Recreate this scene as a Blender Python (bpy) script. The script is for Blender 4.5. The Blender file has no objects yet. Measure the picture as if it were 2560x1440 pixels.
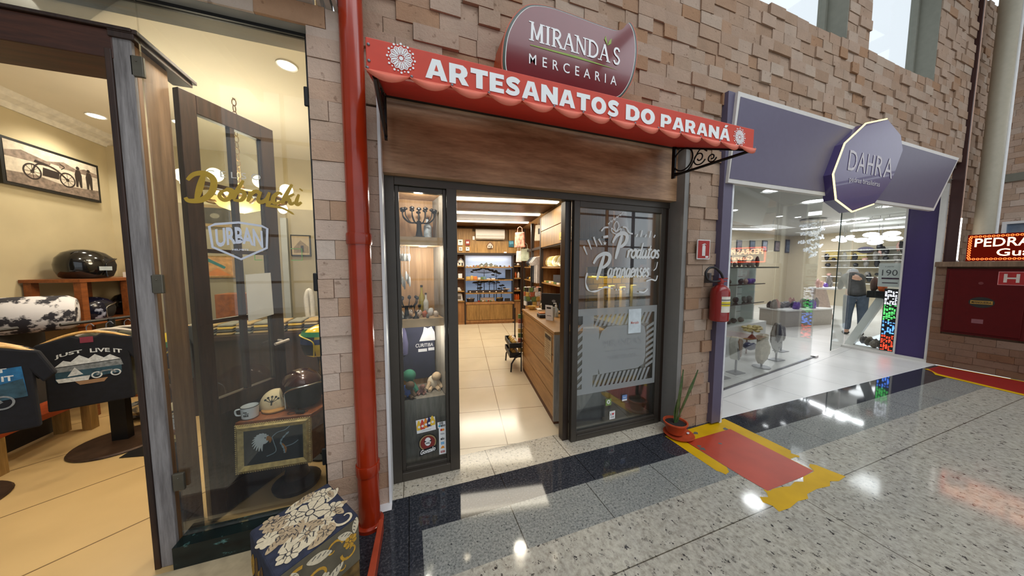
import bpy, math, random
from mathutils import Vector, Matrix
from math import sin, cos, pi, radians
random.seed(7)
C = bpy.context.scene.collection
# ---------------------------------------------------------------- camera, sky, exposure
F_PX, H, PITCH, YAW = 720.0, 1.5, radians(4.2), radians(19.5)
cam = bpy.data.cameras.new('camera'); camo = bpy.data.objects.new('camera', cam); C.objects.link(camo)
cam.sensor_width = 36; cam.lens = 36 * F_PX / 2560; cam.clip_start = 0.05; cam.clip_end = 200
camo.location = (0, 0, H); camo.rotation_euler = (pi/2 - PITCH, 0, -YAW)
sc = bpy.context.scene; sc.camera = camo
sc.view_settings.view_transform = 'Standard'; sc.view_settings.look = 'None'
sc.view_settings.gamma = 1; sc.view_settings.use_curve_mapping = False
sc.view_settings.exposure = 0.0
try:
    sc.cycles.max_bounces = 10; sc.cycles.transparent_max_bounces = 16; sc.cycles.use_denoising = True
    sc.cycles.sample_clamp_indirect = 4.0
except Exception: pass
W = bpy.data.worlds.new('daylight'); sc.world = W; W.use_nodes = True
bg = W.node_tree.nodes['Background']; bg.inputs[0].default_value = (0.86, 0.93, 1.0, 1); bg.inputs[1].default_value = 1.15

def lamp(name, kind, loc, energy, col, size=.2, rot=(0, 0, 0), sizey=None, spot=None):
    l = bpy.data.lights.new(name, kind); l.energy = energy; l.color = col
    if kind == 'AREA':
        l.size = size
        if sizey: l.shape = 'RECTANGLE'; l.size_y = sizey
    elif kind in ('POINT', 'SPOT'): l.shadow_soft_size = size
    if kind == 'SPOT': l.spot_size = spot or radians(100); l.spot_blend = .6
    o = bpy.data.objects.new(name, l); o.location = loc; o.rotation_euler = rot; C.objects.link(o); return o
WARM, NEUT, COOL = (1.0, .91, .74), (1.0, .93, .82), (.95, .97, 1.0)
# daylight falling from the mall's glazed roof over the walkway
lamp('roof_daylight', 'AREA', (2.0, -1.6, 6.4), 260, (.93, .96, 1.0), 9, (radians(-14), 0, 0), 4)

# ---------------------------------------------------------------- a pixel of the photo -> point on a real plane
_f = Vector((sin(YAW)*cos(PITCH), cos(YAW)*cos(PITCH), -sin(PITCH))); _r = Vector((cos(YAW), -sin(YAW), 0)); _u = _r.cross(_f)
A10 = radians(10); MO = Vector((.745, 2.215, 0)); E1 = Vector((cos(A10), -sin(A10), 0)); E2 = Vector((sin(A10), cos(A10), 0))   # grocery interior axes
A8 = radians(8.1); DO = Vector((2.80, 2.25, 0)); G1 = Vector((cos(A8), sin(A8), 0)); G2 = Vector((-sin(A8), cos(A8), 0))        # stone shop axes
Z = Vector((0, 0, 1))
def P(px, py, ax, v):
    d = _f + _r*((px-1280)/F_PX) + _u*((720-py)/F_PX); o = Vector((0, 0, H))
    if ax in 'xyz':
        i = 'xyz'.index(ax); return o + d*((v-o[i])/d[i])
    p0, n = {'u': (MO+E1*v, E1), 'v': (MO+E2*v, E2), 'g': (DO+G1*v, G1), 'h': (DO+G2*v, G2)}[ax]
    return o + d*((p0-o).dot(n)/d.dot(n))
def MU(u, v, z=0): return MO + E1*u + E2*v + Z*z
def DG(g, h, z=0): return DO + G1*g + G2*h + Z*z
def inM(p): d = p-MO; return (d.dot(E1), d.dot(E2), p.z)

class Fr:                                         # a flat frame: origin, x, y and the normal that faces the viewer
    def __init__(s, o, x=(1, 0, 0), y=(0, 0, 1)):
        s.o = Vector(o); s.x = Vector(x).normalized(); s.y = Vector(y).normalized(); s.n = s.x.cross(s.y)
    def __call__(s, a, b, d=0): return s.o + s.x*a + s.y*b + s.n*d
XF = lambda y, x=0, z=0: Fr((x, y, z))            # faces the mall (-y)

# ---------------------------------------------------------------- mesh builder
_tc = {}
def text_geo(s, bold, shear, sp):
    k = (s, bold, shear, sp)
    if k not in _tc:
        cu = bpy.data.curves.new('t', 'FONT'); cu.body = s; cu.offset = bold; cu.shear = shear; cu.space_character = sp
        cu.resolution_u = 3
        ob = bpy.data.objects.new('t', cu); me = bpy.data.meshes.new_from_object(ob)
        v = [(p.co.x, p.co.y) for p in me.vertices]; f = [tuple(p.vertices) for p in me.polygons]
        bpy.data.objects.remove(ob); bpy.data.curves.remove(cu); bpy.data.meshes.remove(me)
        x0 = min(p[0] for p in v); x1 = max(p[0] for p in v); y0 = min(p[1] for p in v); y1 = max(p[1] for p in v)
        _tc[k] = ([((p[0]-x0)/(x1-x0), (p[1]-y0)/(y1-y0)) for p in v], f)
    return _tc[k]

class MB:
    def __init__(s): s.v = []; s.f = []; s.m = []
    def add(s, vs, fs, m=0):
        b = len(s.v); s.v += [tuple(p) for p in vs]; s.f += [tuple(i+b for i in q) for q in fs]; s.m += [m]*len(fs); return s
    def box(s, x0, x1, y0, y1, z0, z1, m=0):
        return s.add([(x, y, z) for z in (z0, z1) for y in (y0, y1) for x in (x0, x1)],
                     [(0, 2, 3, 1), (4, 5, 7, 6), (0, 1, 5, 4), (2, 6, 7, 3), (0, 4, 6, 2), (1, 3, 7, 5)], m)
    def obox(s, c, ax, ay, az, m=0):              # centre and three half-axis vectors
        c = Vector(c); ax = Vector(ax); ay = Vector(ay); az = Vector(az)
        return s.add([c+ax*i+ay*j+az*k for k in (-1, 1) for j in (-1, 1) for i in (-1, 1)],
                     [(0, 2, 3, 1), (4, 5, 7, 6), (0, 1, 5, 4), (2, 6, 7, 3), (0, 4, 6, 2), (1, 3, 7, 5)], m)
    def mbox(s, u0, u1, v0, v1, z0, z1, m=0):     # box along the grocery axes
        return s.obox(MU((u0+u1)/2, (v0+v1)/2, (z0+z1)/2), E1*(u1-u0)/2, E2*(v1-v0)/2, Z*(z1-z0)/2, m)
    def dbox(s, u0, u1, v0, v1, z0, z1, m=0):     # box along the stone shop axes
        return s.obox(DG((u0+u1)/2, (v0+v1)/2, (z0+z1)/2), G1*(u1-u0)/2, G2*(v1-v0)/2, Z*(z1-z0)/2, m)
    def tube(s, pts, r, n=8, m=0, closed=False, caps=True):
        pts = [Vector(p) for p in pts]; k = len(pts); R = r if isinstance(r, (list, tuple)) else [r]*k
        b = len(s.v); up = None
        for i, p in enumerate(pts):
            a = pts[i-1] if (i or closed) else p; c = pts[(i+1) % k] if (i < k-1 or closed) else p
            t = (c-a); t = t.normalized() if t.length > 1e-9 else Z.copy()
            if up is None:
                up = Vector((0, 0, 1)) if abs(t.z) < .9 else Vector((1, 0, 0))
            e = t.cross(up); e = e.normalized() if e.length > 1e-6 else t.orthogonal().normalized()
            up = e.cross(t).normalized()
            for j in range(n):
                q = 2*pi*j/n; s.v.append(tuple(p + (e*cos(q)+up*sin(q))*R[i]))
        for i in range(k if closed else k-1):
            for j in range(n):
                i2 = (i+1) % k; s.f.append((b+i*n+j, b+i*n+(j+1) % n, b+i2*n+(j+1) % n, b+i2*n+j)); s.m.append(m)
        if caps and not closed:
            s.f.append(tuple(b+j for j in range(n))[::-1]); s.f.append(tuple(b+(k-1)*n+j for j in range(n))); s.m += [m, m]
        return s
    def lathe(s, prof, c=(0, 0, 0), n=24, m=0, sx=1, sy=1, ax=None):
        c = Vector(c); b = len(s.v); mt = Matrix.Identity(3) if ax is None else Vector((0, 0, 1)).rotation_difference(Vector(ax)).to_matrix()
        for r, z in prof:
            for j in range(n):
                q = 2*pi*j/n; s.v.append(tuple(c + mt @ Vector((r*cos(q)*sx, r*sin(q)*sy, z))))
        for i in range(len(prof)-1):
            for j in range(n):
                s.f.append((b+i*n+j, b+i*n+(j+1) % n, b+(i+1)*n+(j+1) % n, b+(i+1)*n+j)); s.m.append(m)
        if prof[0][0] > 1e-4: s.f.append(tuple(b+j for j in range(n))[::-1]); s.m.append(m)
        if prof[-1][0] > 1e-4: s.f.append(tuple(b+(len(prof)-1)*n+j for j in range(n))); s.m.append(m)
        return s
    def ell(s, c, r, n=16, k=10, m=0, lo=-1., hi=1.):
        if not isinstance(r, (tuple, list)): r = (r, r, r)
        c = Vector(c); b = len(s.v); a0 = math.asin(lo); a1 = math.asin(hi)
        for i in range(k+1):
            a = a0+(a1-a0)*i/k
            for j in range(n):
                q = 2*pi*j/n; s.v.append((c.x+r[0]*cos(a)*cos(q), c.y+r[1]*cos(a)*sin(q), c.z+r[2]*sin(a)))
        for i in range(k):
            for j in range(n):
                s.f.append((b+i*n+j, b+i*n+(j+1) % n, b+(i+1)*n+(j+1) % n, b+(i+1)*n+j)); s.m.append(m)
        return s
    def rock(s, c, r, seed=0, m=0, n=12, k=7, amp=.28):
        b = len(s.v); s.ell(c, r, n, k, m); rr = random.Random(seed); c = Vector(c)
        ph = [(rr.uniform(0, 6), rr.uniform(1, 3)) for _ in range(6)]
        for i in range(b, len(s.v)):
            d = Vector(s.v[i])-c; q = math.atan2(d.y, d.x); zz = d.z/(max(r[2] if isinstance(r, (tuple, list)) else r, 1e-4))
            g = 1+amp*(sin(q*ph[0][1]//1*1+ph[0][0]+zz*2)*.4+sin(2*q+ph[1][0])*.3+sin(3*q+ph[2][0]+zz*4)*.3)
            s.v[i] = tuple(c+d*g)
        return s
    def prism(s, poly, fr, d0, d1, m=0, ms=None):
        n = len(poly); b = [fr(x, y, d0) for x, y in poly]; t = [fr(x, y, d1) for x, y in poly]
        k = len(s.v); s.v += [tuple(p) for p in b+t]
        s.f.append(tuple(k+i for i in range(n))[::-1]); s.f.append(tuple(k+n+i for i in range(n))); s.m += [m if ms is None else ms, m]
        for i in range(n):
            j = (i+1) % n; s.f.append((k+i, k+j, k+n+j, k+n+i)); s.m.append(m if ms is None else ms)
        return s
    def flat(s, poly, fr, d=0, m=0):
        s.q = (getattr(s, 'q', 0)+1) % 60
        return s.add([fr(x, y, d+s.q*8e-6) for x, y in poly], [tuple(range(len(poly)))], m)
    def rect(s, fr, x0, y0, x1, y1, d=0, m=0): return s.flat([(x0, y0), (x1, y0), (x1, y1), (x0, y1)], fr, d, m)
    def disc(s, fr, x, y, r, d=0, m=0, n=20, ry=None):
        ry = ry or r; return s.flat([(x+r*cos(2*pi*i/n), y+ry*sin(2*pi*i/n)) for i in range(n)], fr, d, m)
    def ring(s, fr, x, y, r0, r1, d=0, m=0, n=28, k=1.):
        a = [(x+r0*cos(2*pi*i/n), y+k*r0*sin(2*pi*i/n)) for i in range(n)]; c = [(x+r1*cos(2*pi*i/n), y+k*r1*sin(2*pi*i/n)) for i in range(n)]
        return s.add([fr(p, q, d) for p, q in a+c], [(i, (i+1) % n, n+(i+1) % n, n+i) for i in range(n)], m)
    def stroke(s, pts, w, fr, d=0, m=0, closed=False, th=0):  # a pen stroke of width w (or a list of widths); th > 0 gives it thickness
        k = len(pts); L = []; Rr = []
        for i in range(k):
            a = pts[i-1] if (i or closed) else pts[0]; c = pts[(i+1) % k] if (i < k-1 or closed) else pts[-1]
            t = Vector((c[0]-a[0], c[1]-a[1])); t = t.normalized() if t.length > 1e-9 else Vector((1, 0))
            ww = (w[i] if isinstance(w, (list, tuple)) else w)/2
            L.append((pts[i][0]-t.y*ww, pts[i][1]+t.x*ww)); Rr.append((pts[i][0]+t.y*ww, pts[i][1]-t.x*ww))
        fs = [(i, k+i, k+(i+1) % k, (i+1) % k) for i in range(k if closed else k-1)]
        s.q = (getattr(s, 'q', 0)+1) % 60; e = s.q*4e-5; n_ = 1.2e-5      # later strokes lie a hair above earlier ones
        s.add([fr(x, y, d+e+n_*(i % k)) for i, (x, y) in enumerate(L+Rr)], fs, m)
        if th:
            s.add([fr(x, y, d-th) for x, y in L+Rr], [q[::-1] for q in fs], m)
            s.add([fr(x, y, dd) for dd in (d, d-th) for x, y in L], [(i, (i+1) % k, k+(i+1) % k, k+i) for i in range(k if closed else k-1)], m)
            s.add([fr(x, y, dd) for dd in (d, d-th) for x, y in Rr], [(i, k+i, k+(i+1) % k, (i+1) % k) for i in range(k if closed else k-1)], m)
        return s
    def text(s, t, fr, x, y, w, h, d=.001, m=0, bold=0, shear=0, sp=1, warp=None):
        v, f = text_geo(t, bold, shear, sp)
        pts = [(x+a*w, y+b*h) for a, b in v]
        if warp: pts = [warp(*p) for p in pts]
        s.q = (getattr(s, 'q', 0)+1) % 60
        return s.add([fr(a, b, d+s.q*4e-5) for a, b in pts], f, m)
    def build(s, name, mats, parent=None, smooth=False, bevel=0, local=False, seg=2, angle=40):
        me = bpy.data.meshes.new(name); vs = s.v
        if parent is not None and not local:
            mt = Matrix.Identity(4); q = parent
            while q: mt = q.matrix_basis @ mt; q = q.parent
            mt = mt.inverted(); vs = [tuple(mt @ Vector(p)) for p in vs]
        me.from_pydata(vs, [], s.f); 
        if not isinstance(mats, (list, tuple)): mats = [mats]
        for x in mats: me.materials.append(x)
        if len(mats) > 1: me.polygons.foreach_set('material_index', s.m)
        if smooth:
            me.polygons.foreach_set('use_smooth', [True]*len(s.f)); me.set_sharp_from_angle(angle=radians(angle))
        me.update(); o = bpy.data.objects.new(name, me); C.objects.link(o)
        if parent is not None: o.parent = parent
        if bevel:
            b = o.modifiers.new('bevel', 'BEVEL'); b.width = bevel; b.segments = seg; b.limit_method = 'ANGLE'; b.angle_limit = radians(35)
        return o

def tag(o, label, cat, group=None, kind=None):
    o['label'] = label; o['category'] = cat
    if group: o['group'] = group
    if kind: o['kind'] = kind
    return o
def thing(name, label, cat, loc=(0, 0, 0), rz=0, group=None):
    o = bpy.data.objects.new(name, None); C.objects.link(o); o.location = loc; o.rotation_euler = (0, 0, rz); o.empty_display_size = .05
    return tag(o, label, cat, group)
def struct(o): o['kind'] = 'structure'; return o
def dup(root, loc, rz=None, label=None, group=None, scale=None):
    r = root.copy(); C.objects.link(r); r.location = loc
    if rz is not None: r.rotation_euler = (0, 0, rz)
    if scale: r.scale = (scale,)*3
    if label: r['label'] = label
    if group: r['group'] = group
    for ch in list(root.children):
        c = ch.copy(); C.objects.link(c); c.parent = r
        for g in list(ch.children):
            d = g.copy(); C.objects.link(d); d.parent = c
    return r
# ---------------------------------------------------------------- materials
def _nt(name):
    m = bpy.data.materials.new(name); m.use_nodes = True; nt = m.node_tree; b = nt.nodes['Principled BSDF']; return m, nt, b
def _n(nt, t, **k):
    n = nt.nodes.new(t)
    for a, v in k.items(): setattr(n, a, v)
    return n
def _co(nt, scale=(1, 1, 1), rot=(0, 0, 0), kind='Object'):
    tc = _n(nt, 'ShaderNodeTexCoord'); mp = _n(nt, 'ShaderNodeMapping'); nt.links.new(tc.outputs[kind], mp.inputs[0])
    mp.inputs['Scale'].default_value = scale; mp.inputs['Rotation'].default_value = rot; return mp.outputs[0]
def _ramp(nt, fac, stops, interp='LINEAR'):
    r = _n(nt, 'ShaderNodeValToRGB'); r.color_ramp.interpolation = interp; e = r.color_ramp.elements
    while len(e) < len(stops): e.new(.5)
    for i, (p, c) in enumerate(stops): e[i].position = p; e[i].color = (*c, 1)
    nt.links.new(fac, r.inputs[0]); return r.outputs[0]
def _mix(nt, fac, a, b, mode='MIX'):
    x = _n(nt, 'ShaderNodeMix', data_type='RGBA', blend_type=mode)
    for i, v in ((0, fac), (6, a), (7, b)):
        if hasattr(v, 'is_linked'): nt.links.new(v, x.inputs[i])
        else: x.inputs[i].default_value = v if i == 0 else (*v, 1)
    return x.outputs[2]
def _noise(nt, co, scale, detail=3, rough=.5):
    n = _n(nt, 'ShaderNodeTexNoise'); n.inputs['Scale'].default_value = scale; n.inputs['Detail'].default_value = detail
    n.inputs['Roughness'].default_value = rough; nt.links.new(co, n.inputs['Vector']); return n.outputs[0]
def _bump(nt, b, h, strength=.3, dist=.01):
    u = _n(nt, 'ShaderNodeBump'); u.inputs['Strength'].default_value = strength; u.inputs['Distance'].default_value = dist
    nt.links.new(h, u.inputs['Height']); nt.links.new(u.outputs[0], b.inputs['Normal'])
def _math(nt, op, a, b=0.0):
    x = _n(nt, 'ShaderNodeMath', operation=op)
    for i, v in ((0, a), (1, b)):
        if hasattr(v, 'is_linked'): nt.links.new(v, x.inputs[i])
        else: x.inputs[i].default_value = v
    return x.outputs[0]

def lin(c):                                       # sRGB 0-255 -> linear
    return tuple((x/255/12.92 if x/255 <= .04045 else ((x/255+.055)/1.055)**2.4) for x in c)
_cache = {}
def M(name, c, rough=.5, metal=0., var=.12, scale=18., spec=.5, emis=None, bump=0., coat=0., trans=0.):
    if name in _cache: return _cache[name]
    m, nt, b = _nt(name); c = lin(c)
    co = _co(nt); nz = _noise(nt, co, scale)
    col = _ramp(nt, nz, [(.3, tuple(x*(1-var) for x in c)), (.7, tuple(min(1, x*(1+var)) for x in c))])
    nt.links.new(col, b.inputs['Base Color']); b.inputs['Roughness'].default_value = rough; b.inputs['Metallic'].default_value = metal
    b.inputs['Specular IOR Level'].default_value = spec; b.inputs['Coat Weight'].default_value = coat
    if trans: b.inputs['Transmission Weight'].default_value = trans
    if emis:
        nt.links.new(col, b.inputs['Emission Color']); b.inputs['Emission Strength'].default_value = emis
    if bump: _bump(nt, b, nz, bump, .01)
    _cache[name] = m; return m
def wood(name, c1, c2, scale=(1, 1, 12), rough=.45, rot=(0, 0, 0), grain=6., coat=0.):
    m, nt, b = _nt(name); co = _co(nt, scale, rot)
    n1 = _noise(nt, co, grain, 6, .6); n2 = _noise(nt, co, grain*5, 3, .6)
    f = _math(nt, 'ADD', _math(nt, 'MULTIPLY', n1, .75), _math(nt, 'MULTIPLY', n2, .25))
    nt.links.new(_ramp(nt, f, [(.32, lin(c1)), (.68, lin(c2))]), b.inputs['Base Color'])
    b.inputs['Roughness'].default_value = rough; b.inputs['Coat Weight'].default_value = coat; _bump(nt, b, n2, .08, .003); return m
def stone_mat(name, tint=(1, 1, 1)):
    m, nt, b = _nt(name); g = _n(nt, 'ShaderNodeNewGeometry'); co = _co(nt)
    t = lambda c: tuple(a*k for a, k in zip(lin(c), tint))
    base = _ramp(nt, g.outputs['Random Per Island'], [(0, t((196, 172, 152))), (.2, t((208, 186, 168))), (.38, t((186, 158, 134))), (.52, t((204, 184, 166))),
                 (.66, t((188, 150, 118))), (.76, t((200, 178, 160))), (.88, t((214, 198, 182))), (1, t((190, 166, 144)))])
    n1 = _noise(nt, co, 7, 6, .65); n2 = _noise(nt, co, 60, 4, .7); n3 = _noise(nt, co, 26, 2, .5)
    col = _mix(nt, _math(nt, 'MULTIPLY', n1, .34), base, t((176, 124, 84)), 'MIX')
    col = _mix(nt, .5, col, _ramp(nt, n1, [(.3, (.62, .57, .53)), (.7, (1.0, .98, .96))]), 'MULTIPLY')
    pit = _ramp(nt, n3, [(.27, (.5, .44, .4)), (.34, (1, 1, 1))])
    col = _mix(nt, .7, col, pit, 'MULTIPLY')
    nt.links.new(col, b.inputs['Base Color']); b.inputs['Roughness'].default_value = .85; b.inputs['Specular IOR Level'].default_value = .25
    _bump(nt, b, _math(nt, 'ADD', n2, n1), .5, .012); return m
def granite(name, stops, fleck, scale=1., stretch=(1, 1, 1), rough=.07, joints=None, rot=(0, 0, 0), spec=.4):
    m, nt, b = _nt(name); co = _co(nt, tuple(scale*s for s in stretch), rot)
    n1 = _noise(nt, co, 60, 5, .7); n2 = _noise(nt, co, 6, 3, .6)
    col = _ramp(nt, n1, stops)
    v = _n(nt, 'ShaderNodeTexVoronoi'); v.inputs['Scale'].default_value = 95; nt.links.new(co, v.inputs['Vector'])
    fl = _ramp(nt, v.outputs['Color'], [(.0, (1, 1, 1)), (.12, (1, 1, 1)), (.13, (0, 0, 0))], 'LINEAR')
    n4 = _noise(nt, co, 45, 4, .75)
    fl2 = _ramp(nt, n4, [(.36, (1, 1, 1)), (.41, (0, 0, 0))])
    col = _mix(nt, fl2, col, fleck); 
    col = _mix(nt, _math(nt, 'MULTIPLY', fl, .35), col, fleck)
    col = _mix(nt, .35, col, _ramp(nt, n2, [(.3, (.78, .78, .8)), (.7, (1.1, 1.08, 1.02))]), 'MULTIPLY')
    if joints:                                    # thin dark joints between the slabs: (sizex, sizey, offx, offy)
        br = _n(nt, 'ShaderNodeTexBrick'); c2 = _co(nt); br.offset = joints[4] if len(joints) > 4 else 0.
        mp = c2.node; mp.inputs['Location'].default_value = (-joints[2], -joints[3], 0)
        nt.links.new(c2, br.inputs['Vector']); br.inputs['Scale'].default_value = 1; br.inputs['Brick Width'].default_value = joints[0]; br.inputs['Row Height'].default_value = joints[1]
        br.inputs['Mortar Size'].default_value = .0028; br.inputs['Mortar Smooth'].default_value = 0
        br.inputs['Color1'].default_value = (1, 1, 1, 1); br.inputs['Color2'].default_value = (1, 1, 1, 1); br.inputs['Mortar'].default_value = (.25, .23, .2, 1)
        col = _mix(nt, 1.0, col, br.outputs[0], 'MULTIPLY')
    nt.links.new(col, b.inputs['Base Color']); b.inputs['Roughness'].default_value = rough; b.inputs['Specular IOR Level'].default_value = spec; return m
def tiles(name, c, grout, size, rot=0, off=(0, 0), rough=.12, var=.06, mort=.004, offset=0., vert=False):
    m, nt, b = _nt(name); co = _co(nt, (1, 1, 1), (0, 0, rot)); co.node.vector_type = 'TEXTURE'; co.node.inputs['Location'].default_value = (*off, 0)
    if vert: sp = _n(nt, 'ShaderNodeSeparateXYZ'); cb = _n(nt, 'ShaderNodeCombineXYZ'); nt.links.new(co, sp.inputs[0]); nt.links.new(sp.outputs[0], cb.inputs[0]); nt.links.new(sp.outputs[2], cb.inputs[1]); co = cb.outputs[0]
    br = _n(nt, 'ShaderNodeTexBrick'); br.offset = offset; nt.links.new(co, br.inputs['Vector']); br.inputs['Scale'].default_value = 1
    br.inputs['Brick Width'].default_value = size[0]; br.inputs['Row Height'].default_value = size[1]; br.inputs['Mortar Size'].default_value = mort
    br.inputs['Mortar Smooth'].default_value = 0; c = lin(c)
    br.inputs['Color1'].default_value = (*c, 1); br.inputs['Color2'].default_value = (*[x*(1-var) for x in c], 1); br.inputs['Mortar'].default_value = (*lin(grout), 1)
    nz = _noise(nt, _co(nt), 3, 4); col = _mix(nt, .5, br.outputs[0], _ramp(nt, nz, [(.3, (.86, .85, .83)), (.7, (1.05, 1.05, 1.05))]), 'MULTIPLY')
    nt.links.new(col, b.inputs['Base Color']); b.inputs['Roughness'].default_value = rough; return m
def glass(name, tint=(.96, .98, .97), boost=1.6, dust=0.):
    m = bpy.data.materials.new(name); m.use_nodes = True; nt = m.node_tree; nt.nodes.clear()
    o = _n(nt, 'ShaderNodeOutputMaterial'); t = _n(nt, 'ShaderNodeBsdfTransparent'); t.inputs[0].default_value = (*tint, 1)
    g = _n(nt, 'ShaderNodeBsdfGlossy'); g.inputs['Roughness'].default_value = 0.0; fr = _n(nt, 'ShaderNodeFresnel'); fr.inputs[0].default_value = 1.5
    k = _math(nt, 'MINIMUM', _math(nt, 'MULTIPLY', fr.outputs[0], boost), 1.0)
    x = _n(nt, 'ShaderNodeMixShader'); nt.links.new(k, x.inputs[0]); nt.links.new(t.outputs[0], x.inputs[1]); nt.links.new(g.outputs[0], x.inputs[2])
    if dust:
        d = _n(nt, 'ShaderNodeBsdfDiffuse'); d.inputs[0].default_value = (.75, .76, .74, 1); y = _n(nt, 'ShaderNodeMixShader')
        nz = _noise(nt, _co(nt), 3, 4); nt.links.new(_math(nt, 'MULTIPLY', nz, dust), y.inputs[0]); nt.links.new(x.outputs[0], y.inputs[1]); nt.links.new(d.outputs[0], y.inputs[2]); x = y
    nt.links.new(x.outputs[0], o.inputs[0]); return m
def blot(name, c1, c2, scale=8, cut=.5, rough=.85):          # two-tone printed or mottled cloth
    if name in _cache: return _cache[name]
    m, nt, b = _nt(name); n = _noise(nt, _co(nt), scale, 4, .6); nt.links.new(_ramp(nt, n, [(cut-.03, lin(c1)), (cut+.03, lin(c2))]), b.inputs['Base Color']); b.inputs['Roughness'].default_value = rough; _cache[name] = m; return m
def emit(name, c, s):
    if name in _cache: return _cache[name]
    m = bpy.data.materials.new(name); m.use_nodes = True; nt = m.node_tree; nt.nodes.clear(); o = _n(nt, 'ShaderNodeOutputMaterial')
    e = _n(nt, 'ShaderNodeEmission'); e.inputs[0].default_value = (*c, 1); e.inputs[1].default_value = s; nt.links.new(e.outputs[0], o.inputs[0]); _cache[name] = m; return m

STONE = stone_mat('rough_sandstone', (.74, .74, .73))
STONEP = stone_mat('pale_sandstone', (1.12, 1.17, 1.24))
GR_LIGHT = granite('light_granite', [(.25, (.20, .18, .145)), (.5, (.41, .39, .33)), (.75, (.56, .53, .46))], (.04, .036, .036), .62, (1, .8, 1), .09, (2.9, 2.0, 2.37, 1.06-2.0))
GR_SILL = granite('sill_granite', [(.25, (.30, .26, .18)), (.5, (.55, .50, .40)), (.75, (.66, .62, .52))], (.06, .055, .05), .9, (1, 1, 1), .08, (.62, 5, .545, 0))
GR_GREY = granite('grey_granite', [(.3, (.10, .105, .10)), (.5, (.25, .26, .245)), (.72, (.38, .38, .35))], (.035, .04, .045), 1.3, (1, 1, 1), .06, (.56, 5, .0, 0))
GR_DARK = granite('black_granite', [(.3, (.012, .014, .02)), (.52, (.032, .035, .044)), (.72, (.12, .12, .13))], (.008, .008, .01), 1.3, (1, 1, 1), .05, (.62, 5, .58, 0))
MARBLE = granite('green_black_marble', [(.3, (.004, .006, .006)), (.6, (.008, .016, .015)), (.68, (.10, .22, .20)), (.78, (.02, .04, .04))], (.004, .005, .005), .12, (1, 1, 2), .1)
BLACK = M('matte_black', (18, 17, 17), .5); FRAME = M('dark_bronze_aluminium', (72, 66, 59), .35, .3, .05)
WHITE = M('white_paint', (235, 235, 235), .5, var=.03); GREYW = M('grey_plaster', (150, 150, 145), .75, var=.08, scale=6)
CHROME = M('brushed_chrome', (200, 200, 200), .2, 1.); STEEL = M('dull_steel', (120, 120, 125), .4, .8)
RED_PIPE = M('red_gloss_paint', (156, 44, 14), .22, 0, .12, 8, coat=.3); RED_AWN = M('red_awning', (198, 58, 32), .4, var=.06)
RED_VAL = M('lit_red_valance', (226, 116, 92), .5, var=.06); RED_IN = M('red_awning_underside', (205, 36, 20), .6, var=.06)  # valance red painted paler for the light its outward tilt catches
LETW = M('white_lettering', (232, 236, 236), .5, var=.02); IRON = M('black_iron', (22, 20, 20), .4, .4)
WOOD_P = wood('walnut_panel', (126, 92, 64), (204, 164, 126), (1, 6, 7), .38, grain=2.2)
WOOD_I = wood('oak_interior', (112, 82, 38), (170, 130, 72), (9, 9, .9), .45, grain=3.)
WOOD_IH = wood('oak_counter', (136, 96, 48), (182, 138, 82), (.9, .9, 9), .45, grain=3.)
WOOD_D = wood('dark_stained_wood', (30, 18, 13), (66, 44, 34), (12, 12, 1), .4, grain=4.)
WOOD_R = wood('red_brown_wood', (96, 46, 18), (150, 84, 38), (8, 1, 8), .45, grain=3.)
WOOD_G = wood('worn_grey_wood', (96, 90, 88), (158, 152, 150), (14, 14, 1), .6, grain=3.)
WOOD_B = wood('brown_jamb_wood', (92, 70, 52), (134, 106, 82), (12, 12, 1), .5, grain=3.)
WOOD_GR = wood('grey_oak_end', (112, 106, 98), (160, 154, 146), (9, 9, .9), .5, grain=3.)
GLASS = glass('clear_glass', boost=.7); GLASS_D = glass('shop_window_glass', (.95, .97, .96), .8, .015); GLASS_S = glass('glass_shelf', (.80, .90, .87), 1.5)
PURPLE = M('purple_laminate', (90, 84, 106), .42, var=.03); PURPLE_D = M('deep_purple_laminate', (58, 42, 92), .4, var=.04)
CREAM = M('cream_plaster', (190, 176, 142), .8, var=.08, scale=3, bump=.1); CEIL_C = M('cream_ceiling', (236, 228, 210), .8, var=.04, scale=2)
WHITE_LAC = M('white_lacquer', (226, 226, 222), .3, var=.02)
STRIP_W = emit('warm_strip', (1.0, .86, .60), 4); STRIP_C = emit('cool_strip', (.95, .98, 1.0), 6); SPOT_W = emit('warm_lamp', (1.0, .86, .62), 16); SPOT_C = emit('cool_lamp', (.97, .98, 1.0), 14)
PAPER = M('white_paper', (228, 226, 222), .7, var=.03)
FABN = M('navy_cotton', (13, 14, 22), .9, var=.3, scale=30); FABB = M('black_cotton', (16, 16, 20), .9, var=.3, scale=30)
TERRA = M('terracotta', (186, 74, 38), .5, var=.15); YEL = M('yellow_paint', (206, 162, 6), .5, var=.1, scale=5, spec=.25); REDF = M('red_floor_paint', (176, 60, 34), .4, var=.1, scale=5)
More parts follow.
